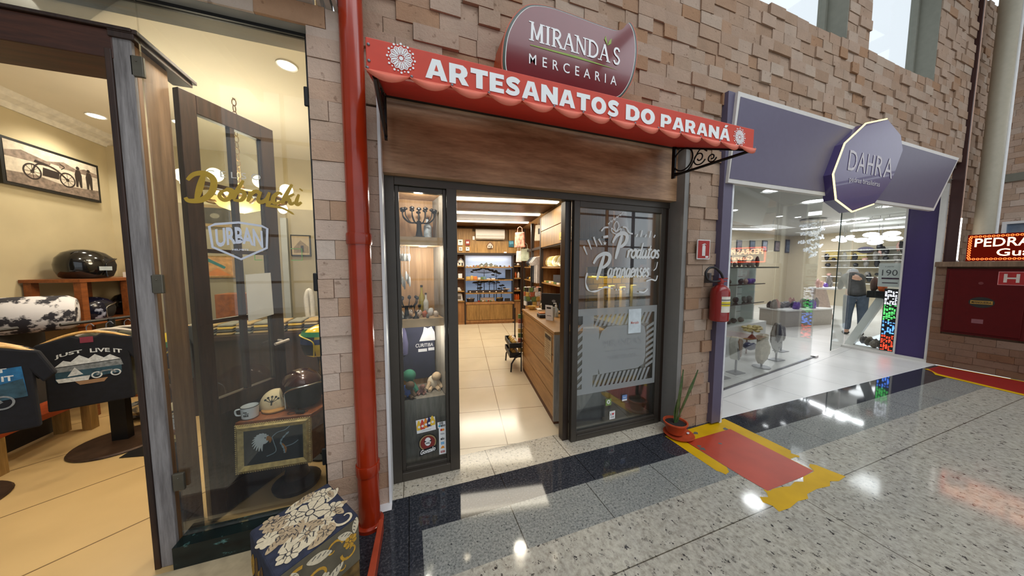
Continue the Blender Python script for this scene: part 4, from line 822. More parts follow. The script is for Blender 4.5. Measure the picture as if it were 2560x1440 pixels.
def house(u, v, z, s, label, roof, wall, group=None):
    t = thing('model_house', label, 'ornament', MU(u, v, z), -A10, group)
    f = Fr(MU(u, v-.02*s, z), E1, Z); P_ = lambda pts: [(a*s, b*s) for a, b in pts]
    MB().prism(P_([(-.05, 0), (.05, 0), (.05, .06), (-.05, .06)]), f, -.06*s, 0).prism(P_([(-.05, .06), (.05, .06), (0, .11)]), f, -.06*s, 0).build('walls', wall, t)
    MB().prism(P_([(-.062, .052), (0, .118), (.062, .052), (.055, .046), (0, .104), (-.055, .046)]), f, -.07*s, .01*s).build('roof', roof, t)
    MB().rect(f, -.03*s, .015*s, -.01*s, .045*s, .001).rect(f, .01*s, .0, .03*s, .045*s, .001).build('openings', INKD, t.children[0])
house(.33, 5.19, 1.985, 1.35, 'little wooden house ornament fixed under the air conditioner', M('roof_brown', (84, 50, 34), .6), M('house_pink', (214, 180, 166), .6))
tag(MBX(.69, .76, 5.17, 5.2, 1.86, 1.89).build('switch_box', WHITE), 'small white box on the dark rail under the right blue canvases', 'box'); 
tag(MBX(-.115, -.06, 5.18, 5.209, 2.19, 2.28).build('wall_switch', WHITE), 'white wall switch left of the air conditioner', 'switch')
# shelf goods of the back wall
house(-.56, 5.30, 1.53, 1.5, 'left white model house on the top left shelf', M('roof_red', (120, 60, 50), .6), PW, 'shelf goods on the back wall'); house(-.42, 5.30, 1.53, 1.7, 'grey roofed model house beside it on the top left shelf', M('roof_grey', (110, 116, 126), .6), PW, 'shelf goods on the back wall')
def good(name, label, cat, mb, mats, u=None, smooth=False, bevel=0, group='shelf goods on the back wall'):
    return tag(mb.build(name, mats, smooth=smooth, bevel=bevel), label, cat, group)
def bx(u, z, w, h, d=.08, v=5.28): return MBX(u-w/2, u+w/2, v, v+d, z, z+h)
def jar(u, z, r, h, v=5.30): return MB().lathe([(r*.9, 0), (r, .01), (r, h*.7), (r*.6, h*.85), (r*.6, h), (0, h)], MU(u, v, z), 14)
good('white_card', 'left white box on the second left shelf', 'box', bx(-.56, 1.21, .09, .11), WHITE); good('white_card', 'right white box on the second left shelf', 'box', bx(-.44, 1.21, .10, .115), WHITE)
m = MB()
for k, (a, r) in enumerate(((.0, .07), (.03, .055), (.055, .04))): m.mbox(-.49-r, -.49+r, 5.27, 5.36, .88+a, .88+a+.028)
good('soap_stack', 'white stacked blocks on the third left shelf', 'soap', m, PW, bevel=.008)
m = MB().prism([(-.09, 0), (.1, 0), (.08, .17), (.05, .19), (-.07, .19), (-.09, .17)], Fr(MU(-.48, 5.30, .62), E1, (Z+E2*.25)), -.02, 0, 0); m.rect(Fr(MU(-.48, 5.30, .62), E1, (Z+E2*.25)), -.04, .03, .05, .12, .002, 1)
good('cutting_tray', 'white board with a grey motif leaning on the lowest left shelf', 'tray', m, [WHITE, M('grey_motif', (120, 110, 100), .6)])
tops = [(-.26, 'pale'), (-.17, 'pale'), (-.09, 'brown'), (.02, 'brown'), (.12, 'pale'), (.22, 'brown'), (.30, 'pale'), (.42, 'pale'), (.50, 'grey'), (.61, 'dark'), (.72, 'grey'), (.85, 'rust')]
PALS = {'pale': M('good_pale', (222, 204, 188), .6), 'brown': M('good_brown', (150, 100, 70), .6), 'grey': M('good_grey', (130, 130, 128), .6), 'dark': M('good_dark', (44, 40, 40), .6), 'rust': M('good_rust', (170, 88, 52), .6), 'orange': M('good_orange', (206, 120, 50), .5), 'green': M('good_green', (96, 120, 60), .5), 'gold': M('good_gold', (200, 164, 84), .5), 'red': M('good_red', (176, 40, 30), .5), 'teal': M('good_teal', (110, 140, 136), .5), 'amber': M('good_amber', (196, 84, 20), .3), 'white': WHITE}
on = ['first', 'second', 'third', 'fourth', 'fifth', 'sixth', 'seventh', 'eighth', 'ninth', 'tenth', 'eleventh', 'twelfth', 'thirteenth', 'fourteenth']
for i, (u, c) in enumerate(tops): good('trinket', '%s small trinket on the mural top shelf, %s from left' % (c, on[i]), 'trinket', MB().rock(MU(u, 5.30, 1.501+.018), (.026, .02, .022), i), PALS[c], smooth=True)
row2 = [(-.24, 'gold', .11, .08), (-.14, 'gold', .07, .10), (-.05, 'orange', .10, .085), (.05, 'pale', .07, .05), (.12, 'green', .05, .07), (.19, 'teal', .07, .075), (.30, 'pale', .10, .025), (.42, 'pale', .10, .03)]
for i, (u, c, w, h) in enumerate(row2): good('packet', '%s packet on the second mural shelf, %s from left' % (c, on[i]), 'packet', bx(u, 1.168, w, h), PALS[c], bevel=.006)
good('dark_board', 'dark framed board standing at the right of the second mural shelf', 'board', bx(.83, 1.168, .15, .26, .02, 5.36), PALS['dark']); good('dark_tray', 'long dark tray on the second mural shelf', 'tray', MB().lathe([(.07, 0), (.10, .03), (.09, .03), (.06, .008), (0, .008)], MU(.64, 5.32, 1.168), 20, 0, 1.3, 1), PALS['dark'], smooth=True)
good('dish_rail', 'long dark tray of round sweets along the third mural shelf', 'tray', bx(.27, .823, 1.05, .06, .12, 5.25), DK)
for i in range(6): good('sweet', 'round pale sweet in the long dark tray, %s from left' % on[i], 'sweet', MB().ell(MU(-.19+.17*i, 5.235, .845), (.022, .015, .016), 10, 6), PALS['pale'], smooth=True)
good('plate', 'pale oval plate at the right end of the third mural shelf', 'plate', MB().lathe([(.04, 0), (.10, .03), (.095, .034), (.04, .012), (0, .012)], MU(.78, 5.32, .885), 20), PALS['pale'], smooth=True)
for i, (u, c, r) in enumerate(((-.18, 'dark', .11), (.60, 'dark', .10))):
    t = thing('basket', ['round dark basket of pale goods left on the mural counter', 'dark basket of packets right on the mural counter'][i], 'basket', MU(u, 5.36, .575), 0, 'shelf goods on the back wall')
    MB().lathe([(r*.8, 0), (r, .09), (r*.94, .09), (r*.75, .01), (0, .01)], MU(u, 5.36, .576), 20).build('bowl', PALS[c], t, smooth=True); BWL = t.children[0]
    for k in range(7): MB().rock(MU(u+.06*cos(k), 5.36+.05*sin(k*1.3), .66), (.03, .025, .022), k).build('item', PALS['pale' if i == 0 else 'gold'], BWL, smooth=True)
for i in range(9): good('candy_bag', 'small mixed packet heaped on the mural counter, %s from left' % on[i], 'packet', MB().rock(MU(.04+.05*i, 5.30+.03*(i % 2), .595), (.03, .02, .018), 30+i), PALS[['red', 'green', 'pale', 'gold', 'teal'][i % 5]], smooth=True)
good('glass_tray', 'long pale crate behind the small packets on the mural counter', 'crate', bx(.27, .575, .36, .10, .1, 5.38), PALS['pale'])
good('dark_box', 'small dark box at the right end of the mural counter', 'box', bx(.80, .575, .14, .08), PALS['dark'])
for i, (u, z, c, k) in enumerate(((1.01, 1.53, 'dark', 0), (1.09, 1.53, 'pale', 0), (1.02, 1.21, 'amber', 1), (1.10, 1.21, 'pale', 1), (1.02, .88, 'rust', 0), (1.09, .88, 'pale', 0), (1.00, .62, 'amber', 1), (1.05, .62, 'amber', 1), (1.10, .62, 'amber', 1))):
    s = ['top', 'top', 'second', 'second', 'third', 'third', 'lowest', 'lowest', 'lowest'][i]; p = ['left', 'right', 'left', 'right', 'left', 'right', 'left', 'middle', 'right'][i]
    good('jar' if k else 'ornament', '%s %s on the %s right hand shelf of the back wall, %s one' % (c, 'jar' if k else 'ornament', s, p), 'jar' if k else 'ornament', jar(u, z, .03, .15) if k else MB().rock(MU(u, 5.30, z+.03), (.035, .03, .03), 50+i), PALS[c], smooth=True)
# ---- right wall unit
t = thing('wall_shelf_unit', 'tall oak shelf unit on the right wall with flap doors above', 'shelf unit', MU(1.4, 3.2, 0), -A10)
for v in (2.04, 3.31, 4.10, 5.0): MBX(1.16, 1.22, v-.03, v+.03, 0, 2.47).build('post', DK, t)
MBX(1.17, 1.22, 3.3, 5.0, 1.86, 1.91).build('cross_rail', DK, t)
MBX(1.60, 1.64, 1.40, 5.2, 0, 2.47).mbox(1.18, 1.64, 1.40, 1.99, 0, 1.86).mbox(1.22, 1.6, 2.0, 5.2, 0, .7).mbox(1.2, 1.6, 3.33, 3.36, 0, 2.47).mbox(1.2, 1.6, 4.12, 4.15, 0, 2.47).build('carcass', WIN, t)
for z0, z1 in ((1.88, 2.185), (2.195, 2.47)): MBX(1.165, 1.185, 1.36, 3.29, z0, z1).build('flap_door', WOOD_I, t, bevel=.003)
for z in (1.501, 1.199, .95): MBX(1.19, 1.6, 2.07, 3.29, z-.025, z).build('shelf', WOOD_I, t)
for z in (1.5, 1.19): MBX(1.19, 1.6, 4.13, 4.98, z-.025, z).build('shelf', WOOD_I, t)
MBX(1.185, 1.6, 1.38, 3.29, 1.86, 1.88).build('lower_rail', DK, t)
MB().tube([MU(1.35, 3.36, 1.80), MU(1.35, 4.08, 1.80)], .012, 8).build('hanging_rail', CHROME, t)
lamp('unit_spot', 'AREA', MU(1.35, 2.7, 1.84), 5, WARM, .8, (0, 0, -A10), .1); lamp('unit_spot', 'AREA', MU(1.35, 3.7, 1.84), 4, WARM, .5, (0, 0, -A10), .1)
f = Fr(MU(1.163, 0, 0), -E2, Z)
def vrect(v0, v1, z0, z1, th=.006): return MBX(1.155, 1.163, v0, v1, z0, z1)
m = vrect(1.72, 2.13, 1.925, 2.04); f = Fr(MU(1.1545, 2.13, 1.925), -E2, Z); m.text('URBANO', f, .1, .07, .2, .03, .001, 1, .02).text('ARTE LOCAL', f, .05, .02, .3, .03, .001, 1, .02)
tag(m.build('yellow_plaque', [M('plaque_yellow', (206, 172, 30), .5), M('plaque_ink', (96, 80, 24), .5)]), 'yellow lettered plaque on the oak flap door', 'plaque')
tag(vrect(1.72, 1.80, 2.06, 2.26).build('white_tag', PW), 'narrow white notice above the yellow plaque', 'notice')
# plates standing on the upper shelf
for i in range(9):
    t = thing('decorated_plate', 'round glass souvenir plate on the right wall top shelf, %s from the door' % on[i], 'plate', MU(1.28, 2.25+i*.1, 1.501), -A10, 'souvenir plates on the right wall shelf')
    ax = (E1*-.9+Z*.25-E2*.6); c = MU(1.29, 2.25+i*.1, 1.60)
    MB().lathe([(.0, 0), (.06, .004), (.095, .014), (.098, .018), (.06, .009), (0, .005)], c, 22, 0, 1, 1, ax).build('dish', M('plate_glaze%d' % (i % 3), [(190, 180, 130), (206, 200, 180), (170, 150, 90)][i % 3], .12, var=.3, scale=40, coat=.5), t, smooth=True)
    MB().tube([MU(1.25, 2.23+i*.1, 1.502), MU(1.30, 2.23+i*.1, 1.505), MU(1.34, 2.23+i*.1, 1.56)], .004, 6).build('stand', CHROME, t)
good('dark_tin', 'dark patterned tin box on the right wall middle shelf', 'tin', MBX(1.22, 1.36, 2.25, 2.62, 1.235, 1.36), M('tin_dark', (60, 60, 62), .4, var=.5, scale=40), group='goods on the right wall shelves')
for i in range(7): good('boxed_sweet', '%s carton in the row on the right wall middle shelf, %s from the door' % (['gold', 'pale', 'green'][i % 3], on[i]), 'carton', MBX(1.21, 1.33, 2.12+i*.155, 2.25+i*.155, 1.199, 1.232), PALS[['gold', 'pale', 'green'][i % 3]], bevel=.004, group='goods on the right wall shelves')
# hanging shirts and bags
def shirt_mesh(c, wx, wz, h, w, sleeve=.5, th=.03):
    # local frame: wx across the shoulders, wz the thin direction
    f = Fr(c, wx, Z)
    o = [(-w*.5, -h), (w*.5, -h), (w*.48, -.3*h), (w*.80, -.36*h), (w*.92, -.24*h), (w*.55, -.03*h), (w*.16, .0), (0, -.04*h), (-w*.16, 0), (-w*.55, -.03*h), (-w*.92, -.24*h), (-w*.80, -.36*h), (-w*.48, -.3*h)]
    return MB().prism(o, f, -th/2, th/2)
for i, (col, nm) in enumerate((((34, 34, 38), 'black'), ((60, 62, 70), 'charcoal'), ((190, 186, 184), 'pale grey'), ((206, 200, 198), 'white'))):
    v = 4.0-i*.16; t = thing('hung_shirt', '%s T-shirt hanging on the right wall rail' % nm, 'shirt', MU(1.33, v, 1.77), -A10, 'shirts on the right wall rail')
    shirt_mesh(MU(1.27, v, 1.72), (E1*.9+E2*.45), None, .56, .34).build('body', M('shirt_'+nm.replace(' ', '_'), col, .9, var=.15), t, bevel=.01)
    MB().tube([MU(1.35, v, 1.815), MU(1.36, v, 1.78), MU(1.33, v, 1.75)], .004, 6).tube([MU(1.20, v-.06, 1.70), MU(1.33, v, 1.745), MU(1.44, v+.05, 1.70)], .008, 6).build('hanger', WOOD_I, t)
def bag(label, u, v, z, w, h, col, extra=None):
    t = thing('tote_bag', label, 'bag', MU(u, v, z), -A10, 'bags hung in the corner of the grocery'); f = Fr(MU(u, v, z), (E1*.75-E2*.6), Z)
    MB().prism([(-w*.5, -h), (w*.5, -h), (w*.42, 0), (-w*.42, 0)], f, -.03, .03).build('bag', col, t, bevel=.012)
    MB().tube([f(-w*.25, -.01), f(-w*.2, .10), f(0, .14), f(w*.2, .10), f(w*.25, -.01)], .007, 6).build('strap', col, t)
    if extra: extra(f, t, w, h)
CAN = M('canvas_bag', (206, 196, 178), .85, var=.1)
bag('cream canvas tote bag with a dark square print', 1.30, 3.75, 2.40, .30, .34, CAN, lambda f, t, w, h: MB().rect(f, -.06, -.2, .06, -.08, .031).build('print', PALS['dark'], t.children[0]))
bag('red and white patterned bag in the back corner', 1.0, 4.60, 2.33, .28, .36, M('red_white_cloth', (206, 140, 120), .8, var=.7, scale=14))
bag('grey green cloth bag below the red and white one', 1.14, 4.62, 1.94, .24, .30, M('grey_green_cloth', (168, 176, 156), .85, var=.25, scale=10))
bag('white bag beside the grey green one', 1.05, 4.95, 1.90, .16, .28, M('white_cloth', (206, 200, 196), .85, var=.2, scale=10))
good('blue_cushion', 'dark blue soft toy in the open niche above the shirts', 'toy', MB().ell(MU(1.36, 3.6, 1.99), (.10, .10, .08)), M('royal_blue', (24, 40, 120), .8, var=.4), smooth=True, group='goods on the right wall shelves')
for i in range(6): good('shelf_trinket', '%s trinket on the corner shelves of the right wall, %s one' % (['pale', 'gold', 'dark'][i % 3], on[i]), 'trinket', MB().rock(MU(1.26, 4.35+.2*(i % 3), (1.53 if i < 3 else 1.22)), (.05, .05, .035), 80+i), PALS[['pale', 'gold', 'dark'][i % 3]], smooth=True, group='goods on the right wall shelves')
good('lit_panel', 'small glowing white panel behind the shirts', 'lamp', MBX(1.57, 1.595, 4.35, 4.55, 1.55, 1.78), emit('panel_white', (1, .98, .95), 2.5), group=None)
# ---- counter
t = thing('sales_counter', 'oak sales counter with grooved side just inside the door', 'counter', MU(.8, 1.0, 0), -A10)
MBX(.475, 1.0, .23, 1.74, .865, .895).build('worktop', WOOD_IH, t, bevel=.003)
m = MB()
for k in range(4): m.mbox(.478, .50, .255, 1.72, .06+k*.202, .06+k*.202+.192)
m.build('side_panel', WOOD_IH, t)
MBX(.482, .98, .24, 1.70, .0, .86).build('body', M('groove_brown', (84, 48, 22), .6), t)
MBX(.476, 1.0, .228, .256, .03, .866).build('end_panel', WOOD_GR, t)
f = Fr(MU(.476, .55, .84), -E2, Z); m = MB().rect(f, 0, -.27, .24, 0, .002, 0)
for k in range(10): m.rect(f, .02, -.25+k*.022, .02+.2*random.Random(k).uniform(.5, 1), -.242+k*.022, .003, 1)
m.rect(f, .02, -.06, .22, -.02, .003, 2)
tag(m.build('paper_notice', [M('notice_beige', (196, 176, 140), .7), M('notice_ink', (150, 124, 92), .7), INKD]), 'printed paper notice stuck on the counter side', 'notice')
def local_thing(*a): return thing(*a)
t = thing('computer_screen', 'black computer screen seen from behind on the counter', 'screen', MU(.80, 1.35, .895), -A10)
f = Fr(MU(.80, 1.32, 1.03), (E1*.82-E2*.55), (Z+E2*.15)); SCR = MB().prism([(-.15, -.10), (.15, -.10), (.15, .12), (-.15, .12)], f, -.01, .012).build('screen', BLACK, t, bevel=.005)
MB().prism([(-.03, 0), (.03, 0), (.025, .1), (-.025, .1)], Fr(MU(.80, 1.31, .896), (E1*.82-E2*.55), Z), .012, .03).mbox(.72, .88, 1.2, 1.36, .895, .906).build('stand', BLACK, t); MB().disc(f, .02, .02, .025, .013, 0, 20, .018).build('badge', M('badge_grey', (130, 130, 134), .3), SCR)
t = thing('cash_register', 'black till box at the near end of the counter', 'till', MU(.85, .65, .895), -A10)
MBX(.74, .96, .50, .80, .895, 1.0).build('case', BLACK, t, bevel=.006); f = Fr(MU(.76, .66, 1.0), (E1*.9-E2*.3), (Z+E2*.3)); MB().prism([(-.08, 0), (.1, 0), (.1, .10), (-.08, .10)], f, 0, .012).build('display', M('dark_blue_screen', (22, 40, 70), .3), t)
t = thing('sanitizer_bottle', 'white pump bottle of hand gel on the counter', 'bottle', MU(.75, 1.02, .895), 0)
c = MU(.75, 1.02, .896); MB().lathe([(.028, 0), (.03, .01), (.03, .09), (.012, .115), (.012, .125)], c, 16).build('bottle', M('pale_blue_plastic', (200, 212, 220), .2), t, smooth=True); MB().lathe([(.014, .12), (.014, .14), (.006, .142), (.006, .165)], c, 12).tube([c+Vector((0, 0, .165)), c+Vector((-.035, 0, .163))], .006, 6).build('pump', WHITE, t)
t = thing('card_stand', 'white folded payment card stand on the counter', 'stand', MU(.62, .78, .895), -A10)
f = Fr(MU(.60, .80, .896), (E1*.6-E2*.8), (Z+E2*.12)); MB().prism([(-.05, 0), (.05, 0), (.05, .17), (-.05, .17)], f, -.003, .003).build('front_sheet', WHITE, t); f2 = Fr(MU(.63, .86, .896), (E1*.6-E2*.8), (Z-E2*.3)); MB().prism([(-.05, 0), (.05, 0), (.05, .16), (-.05, .16)], f2, -.003, .003).build('back_sheet', M('card_grey', (190, 190, 184), .5), t)
MB().rect(f, -.03, .13, .03, .15, .004).rect(f, -.03, .05, .03, .055, .004).build('print', INKD, t)
t = thing('card_reader', 'small dark card machine with an orange top on the counter', 'card machine', MU(.58, 1.02, .895), -A10)
MBX(.53, .63, .95, 1.10, .895, .935).build('body', PALS['dark'], t, bevel=.008); MBX(.545, .615, 1.02, 1.09, .935, .945).build('screen', PALS['orange'], t)
tag(MB().lathe([(.03, 0), (.05, .012), (.045, .014), (0, .008)], MU(.86, .30, .896), 18, 0, 1.4, .8).build('white_dish', WHITE, smooth=True), 'white oval dish on the counter corner', 'dish')
tag(MBX(.66, .84, 1.52, 1.68, .896, .91).build('paper_pad', PW), 'white paper pad at the far end of the counter', 'paper')
t = thing('snack_carousel', 'wire carousel crowded with small packets at the far counter end', 'display rack', MU(.68, 1.92, .4), 0)
c = MU(.68, 1.95, 0); m = MB().tube([c+Z*.02, c+Z*1.2], .012, 8)
for z in (.93, 1.0, 1.07, 1.14): m.tube([c+Vector((.13*cos(a*.5), .13*sin(a*.5), z)) for a in range(13)], .004, 5, 0, True)
m.tube([c+Vector((.14*cos(a*.5), .14*sin(a*.5), .02)) for a in range(13)], .01, 6, 0, True); m.build('wire_frame', STEEL, t)
rr = random.Random(9)
for z in (.92, .99, 1.06, 1.13):
    for k in range(10):
        a = k*.63+z*7; cc = c+Vector((.12*cos(a), .12*sin(a), z+.03)); MB().obox(cc, Vector((-sin(a), cos(a), 0))*.03, Vector((cos(a), sin(a), .2))*.012, Vector((0, 0, .032))).build('packet', PALS[rr.choice(['pale', 'white', 'teal', 'rust', 'green', 'gold', 'dark'])], t, bevel=.004)
tag(MB().lathe([(.03, 0), (.06, .03), (.062, .05), (.055, .05), (.03, .01), (0, .01)], MU(.60, 1.66, .896), 18).build('candy_bowl', PALS['gold'], smooth=True), 'small gold bowl at the far corner of the counter', 'bowl')
t = thing('gift_bag', 'small cellophane gift bag tied on top, on the counter', 'gift bag', MU(.76, 1.62, .91), 0)
c = MU(.76, 1.60, .912); MB().lathe([(.045, 0), (.05, .06), (.02, .10), (.028, .13)], c, 12).build('bag', M('cellophane', (186, 172, 140), .15, var=.4, scale=40), t, smooth=True); MB().lathe([(.022, .098), (.022, .108)], c, 12).build('ribbon', PALS['dark'], t)
t = thing('basket_rack', 'black metal rack holding snack baskets beside the counter', 'rack', MU(.38, 1.9, 0), -A10)
m = MB()
for v in (1.66, 2.18): m.tube([MU(.30, v, .0), MU(.31, v, .12), MU(.36, v, .2), MU(.45, v, .24)], .012, 8).tube([MU(.45, v, 0), MU(.45, v, .85)], .010, 8)
m.build('frame', BLACK, t)
for z, r in ((.20, .10), (.34, .10)):
    MBK = MBX(.29, .46, 1.68, 2.16, z, z+.012).mbox(.285, .295, 1.68, 2.16, z, z+.07).mbox(.29, .46, 1.675, 1.685, z, z+.07).mbox(.29, .46, 2.155, 2.165, z, z+.07); BK = MBK.build('basket', BLACK, t)
    for k in range(8): MB().rock(MU(.36+.03*(k % 2), 1.74+k*.052, z+.06), (.035, .03, .035), k).build('snack', PALS[['gold', 'white', 'gold', 'pale'][k % 4]], BK, smooth=True)
for k in range(8): MB().obox(MU(.445, 1.72, .30+k*.07), E1*.03, E2*.02, Z*.03).build('hung_packet', PALS[['gold', 'pale', 'rust', 'green'][k % 4]], t, bevel=.004)
# ---- behind the sliding door: tiled coffee corner
S('wall_tiled', MB().box(2.16, 3.28, 3.18, 3.22, .8, 1.50), tiles('olive_tile', (92, 76, 26), (40, 34, 14), (.15, .075), 0, (0, 0), .2, .4, .005, .5, True))
t = thing('hood_shelf', 'dark oak shelf with a yellow light strip over the tiled corner', 'shelf', (2.75, 3.0, 1.4)); MB().box(2.16, 3.06, 2.86, 3.18, 1.385, 1.42).prism([(3.06, 2.86), (3.08, 2.86), (3.25, 3.18), (3.06, 3.18)], Fr((0, 0, 0), (1, 0, 0), (0, 1, 0)), 1.385, 1.42).build('board', DK, t); MB().box(2.2, 3.2, 3.10, 3.14, 1.375, 1.385).build('light_strip', emit('yellow_strip', (1, .72, .08), 8), t)
lamp('tile_glow', 'AREA', (2.75, 3.06, 1.365), 5, (1, .72, .15), 1.0, (radians(15), 0, 0), .06)
t = thing('back_counter', 'grey topped counter below the tiled wall', 'counter', (2.7, 2.85, 0)); MB().prism([(2.17, 2.55), (2.88, 2.55), (3.24, 3.17), (2.17, 3.17)], Fr((0, 0, 0), (1, 0, 0), (0, 1, 0)), .82, .86).build('worktop', M('grey_top', (150, 152, 156), .3), t, bevel=.003); MB().prism([(2.2, 2.6), (2.86, 2.6), (3.2, 3.16), (2.2, 3.16)], Fr((0, 0, 0), (1, 0, 0), (0, 1, 0)), 0, .82).build('body', WOOD_GR, t)
for i, x in enumerate((2.26, 2.42, 2.60, 2.78, 3.06)):
    good('long_packet', 'tall narrow white packet stood against the yellow lit tiles, %s from left' % on[i], 'packet', MB().box(x, x+.07, 3.05, 3.10, .862, 1.24+.02*(i % 2)), PALS['pale' if i < 3 else 'white'], bevel=.006, group='tall packets against the tiled wall')
good('dark_machine', 'dark coffee grinder box right of the tall packets', 'machine', MB().box(2.90, 3.04, 2.90, 3.04, .862, 1.12), PALS['dark'], bevel=.01, group=None)
for i, (x, c) in enumerate(((2.84, 'orange'), (2.93, 'orange'), (3.02, 'red'))): good('packed_coffee', '%s bag standing on the oak hood shelf, %s from left' % (c, on[i]), 'bag', MB().box(x, x+.075, 2.95, 3.01, 1.421, 1.53), PALS[c], bevel=.01, group='bags on the hood shelf')
t = thing('bar_stool', 'thin metal stool behind the lower part of the sliding glass', 'stool', (2.05, 2.45, 0)); MB().tube([(1.93, 2.4, 0), (1.93, 2.4, .6)], .012, 8).tube([(2.18, 2.4, 0), (2.18, 2.4, .6)], .012, 8).tube([(1.93, 2.4, .35), (2.18, 2.4, .35)], .01, 8).build('legs', CHROME, t); MB().box(1.91, 2.2, 2.38, 2.54, .6, .63).tube([(1.93, 2.52, 0), (1.93, 2.52, .6)], .012, 8).tube([(2.18, 2.52, 0), (2.18, 2.52, .6)], .012, 8).build('seat', DK, t)
# ---- left display window
t = thing('window_display_cabinet', 'narrow oak display case behind the left pane with two shelves', 'display case', (.07, 2.3, 0))
WD = wood('display_oak', (150, 112, 74), (196, 154, 108), (10, 10, .7), .5, grain=3.)
MB().add([(-.10, 2.52, 0), (.19, 2.52, 0), (.19, 2.52, 2.06), (-.10, 2.52, 2.06), (-.10, 2.55, 0), (.22, 2.55, 0), (.22, 2.55, 2.06), (-.10, 2.55, 2.06)], [(0, 1, 2, 3), (7, 6, 5, 4), (0, 3, 7, 4), (1, 5, 6, 2)]).build('back_panel', WD, t)
MB().add([(.255, 2.14, 0), (.255, 2.14, 2.06), (.19, 2.519, 2.06), (.19, 2.519, 0), (.30, 2.14, 0), (.30, 2.14, 2.06), (.235, 2.519, 2.06), (.235, 2.519, 0)], [(0, 1, 2, 3), (7, 6, 5, 4), (0, 4, 5, 1), (3, 2, 6, 7)]).box(-.125, -.10, 2.14, 2.55, 0, 2.06).build('sides', WOOD_GR, t)
for z, h in ((1.717, .06), (1.114, .06)): MB().add([(-.10, 2.22, z-h), (.235, 2.22, z-h), (.19, 2.51, z-h), (-.10, 2.51, z-h), (-.10, 2.22, z), (.235, 2.22, z), (.19, 2.51, z), (-.10, 2.51, z)], [(3, 2, 1, 0), (4, 5, 6, 7), (0, 1, 5, 4), (1, 2, 6, 5), (2, 3, 7, 6), (3, 0, 4, 7)]).build('shelf', M('display_shelf', (176, 150, 118), .5), t)
MB().add([(-.10, 2.22, 0), (.235, 2.22, 0), (.19, 2.51, 0), (-.10, 2.51, 0), (-.10, 2.22, .507), (.235, 2.22, .507), (.19, 2.51, .507), (-.10, 2.51, .507)], [(4, 5, 6, 7), (0, 1, 5, 4), (1, 2, 6, 5), (3, 0, 4, 7)]).build('base_box', WOOD_GR, t)
MB().box(-.1, .23, 2.15, 2.5, 2.04, 2.06).build('top', WD, t)
for z, l in ((1.655, 'below the top shelf'), (1.052, 'below the middle shelf')):
    MB().lathe([(.03, 0), (.0, -.002)], (.10, 2.36, z), 16).build('spot', SPOT_W, t); lamp('display_spot', 'POINT', (.08, 2.24, z-.05), 4.5, NEUT, .03)
lamp('display_top_spot', 'POINT', (.07, 2.2, 2.0), 4.5, NEUT, .03)
def metal_tree(x, y, z, h, w, n, label, mat=IRON):
    t = thing('metal_tree', label, 'ornament', (x, y, z), 0, 'black metal pine tree ornaments')
    MB().lathe([(w*.28, .0), (w*.24, .006), (w*.10, .02), (w*.07, h*.3), (w*.06, h*.62)], (x, y, z+.0005), 14).build('trunk', mat, t, smooth=True)
    for i in range(n):
        a = 2*pi*i/n; rad = w*(.5 if i % 2 else .36); zz = h*(.95 if i % 2 else 1.0)
        ex, ey = x+rad*cos(a), y+rad*.55*sin(a)
        MB().tube(cr([(x, y, z+h*.58), (x+rad*.55*cos(a), y+rad*.3*sin(a), z+h*.56), (x+rad*.95*cos(a), y+rad*.52*sin(a), z+zz*.78), (ex, ey, z+zz)], 4), w*.016, 6).lathe([(.0, -.008), (w*.07, .004), (w*.06, .014), (0, .022)], (ex, ey, z+zz), 10).build('branch', mat, t, smooth=True)
metal_tree(.075, 2.36, 1.717, .215, .27, 12, 'large black metal candle tree on the top shelf of the left display')
metal_tree(-.03, 2.30, 1.114, .15, .19, 10, 'black metal tree at the left of the middle display shelf'); metal_tree(.035, 2.26, 1.114, .085, .09, 7, 'small dark metal tree at the front of the middle display shelf')
def bottle(x, y, z, r, h, col, lab, cap=DK):
    t = thing('bottle', lab, 'bottle', (x, y, z)); MB().lathe([(r*.9, 0), (r, .006), (r, h*.6), (r*.35, h*.74), (r*.32, h*.95)], (x, y, z+.0005), 16).build('glass', col, t, smooth=True); MB().lathe([(r*.42, h*.93), (r*.42, h)], (x, y, z), 12).build('cap', cap, t.children[0]); return t
bottle(.085, 2.42, 1.114, .024, .24, M('olive_oil_glass', (150, 130, 30), .1, coat=.5), 'olive green bottle on the middle display shelf'); bottle(.115, 2.38, 1.114, .02, .18, M('pale_flask', (206, 200, 190), .2, var=.3, scale=30), 'slim pale patterned flask beside the olive bottle')
bottle(.14, 2.40, 1.7175, .03, .17, M('white_blue_ceramic', (180, 190, 200), .3, var=.5, scale=30), 'white and blue jar behind the candle tree')
for i, (x, y, r) in enumerate(((.00, 2.42, .02), (.06, 2.35, .022), (.10, 2.30, .02), (.15, 2.36, .024), (.185, 2.30, .018), (-.07, 2.36, .02), (-.06, 2.25, .012), (.12, 2.25, .013))): good('figurine', 'small pale figurine on the middle display shelf, %s one' % ['back left', 'centre', 'front centre', 'right', 'far right', 'far left', 'front left', 'front right'][i], 'figurine', MB().rock((x, y, 1.114+r*1.2), (r, r, r*1.2), 20+i), PALS[['pale', 'pale', 'rust', 'white', 'pale', 'white', 'grey', 'grey'][i]], smooth=True, group='figurines in the left display')
t = thing('wind_chime', 'white wind chime of shells hanging at the left of the display', 'wind chime', (-.06, 2.3, 1.65))
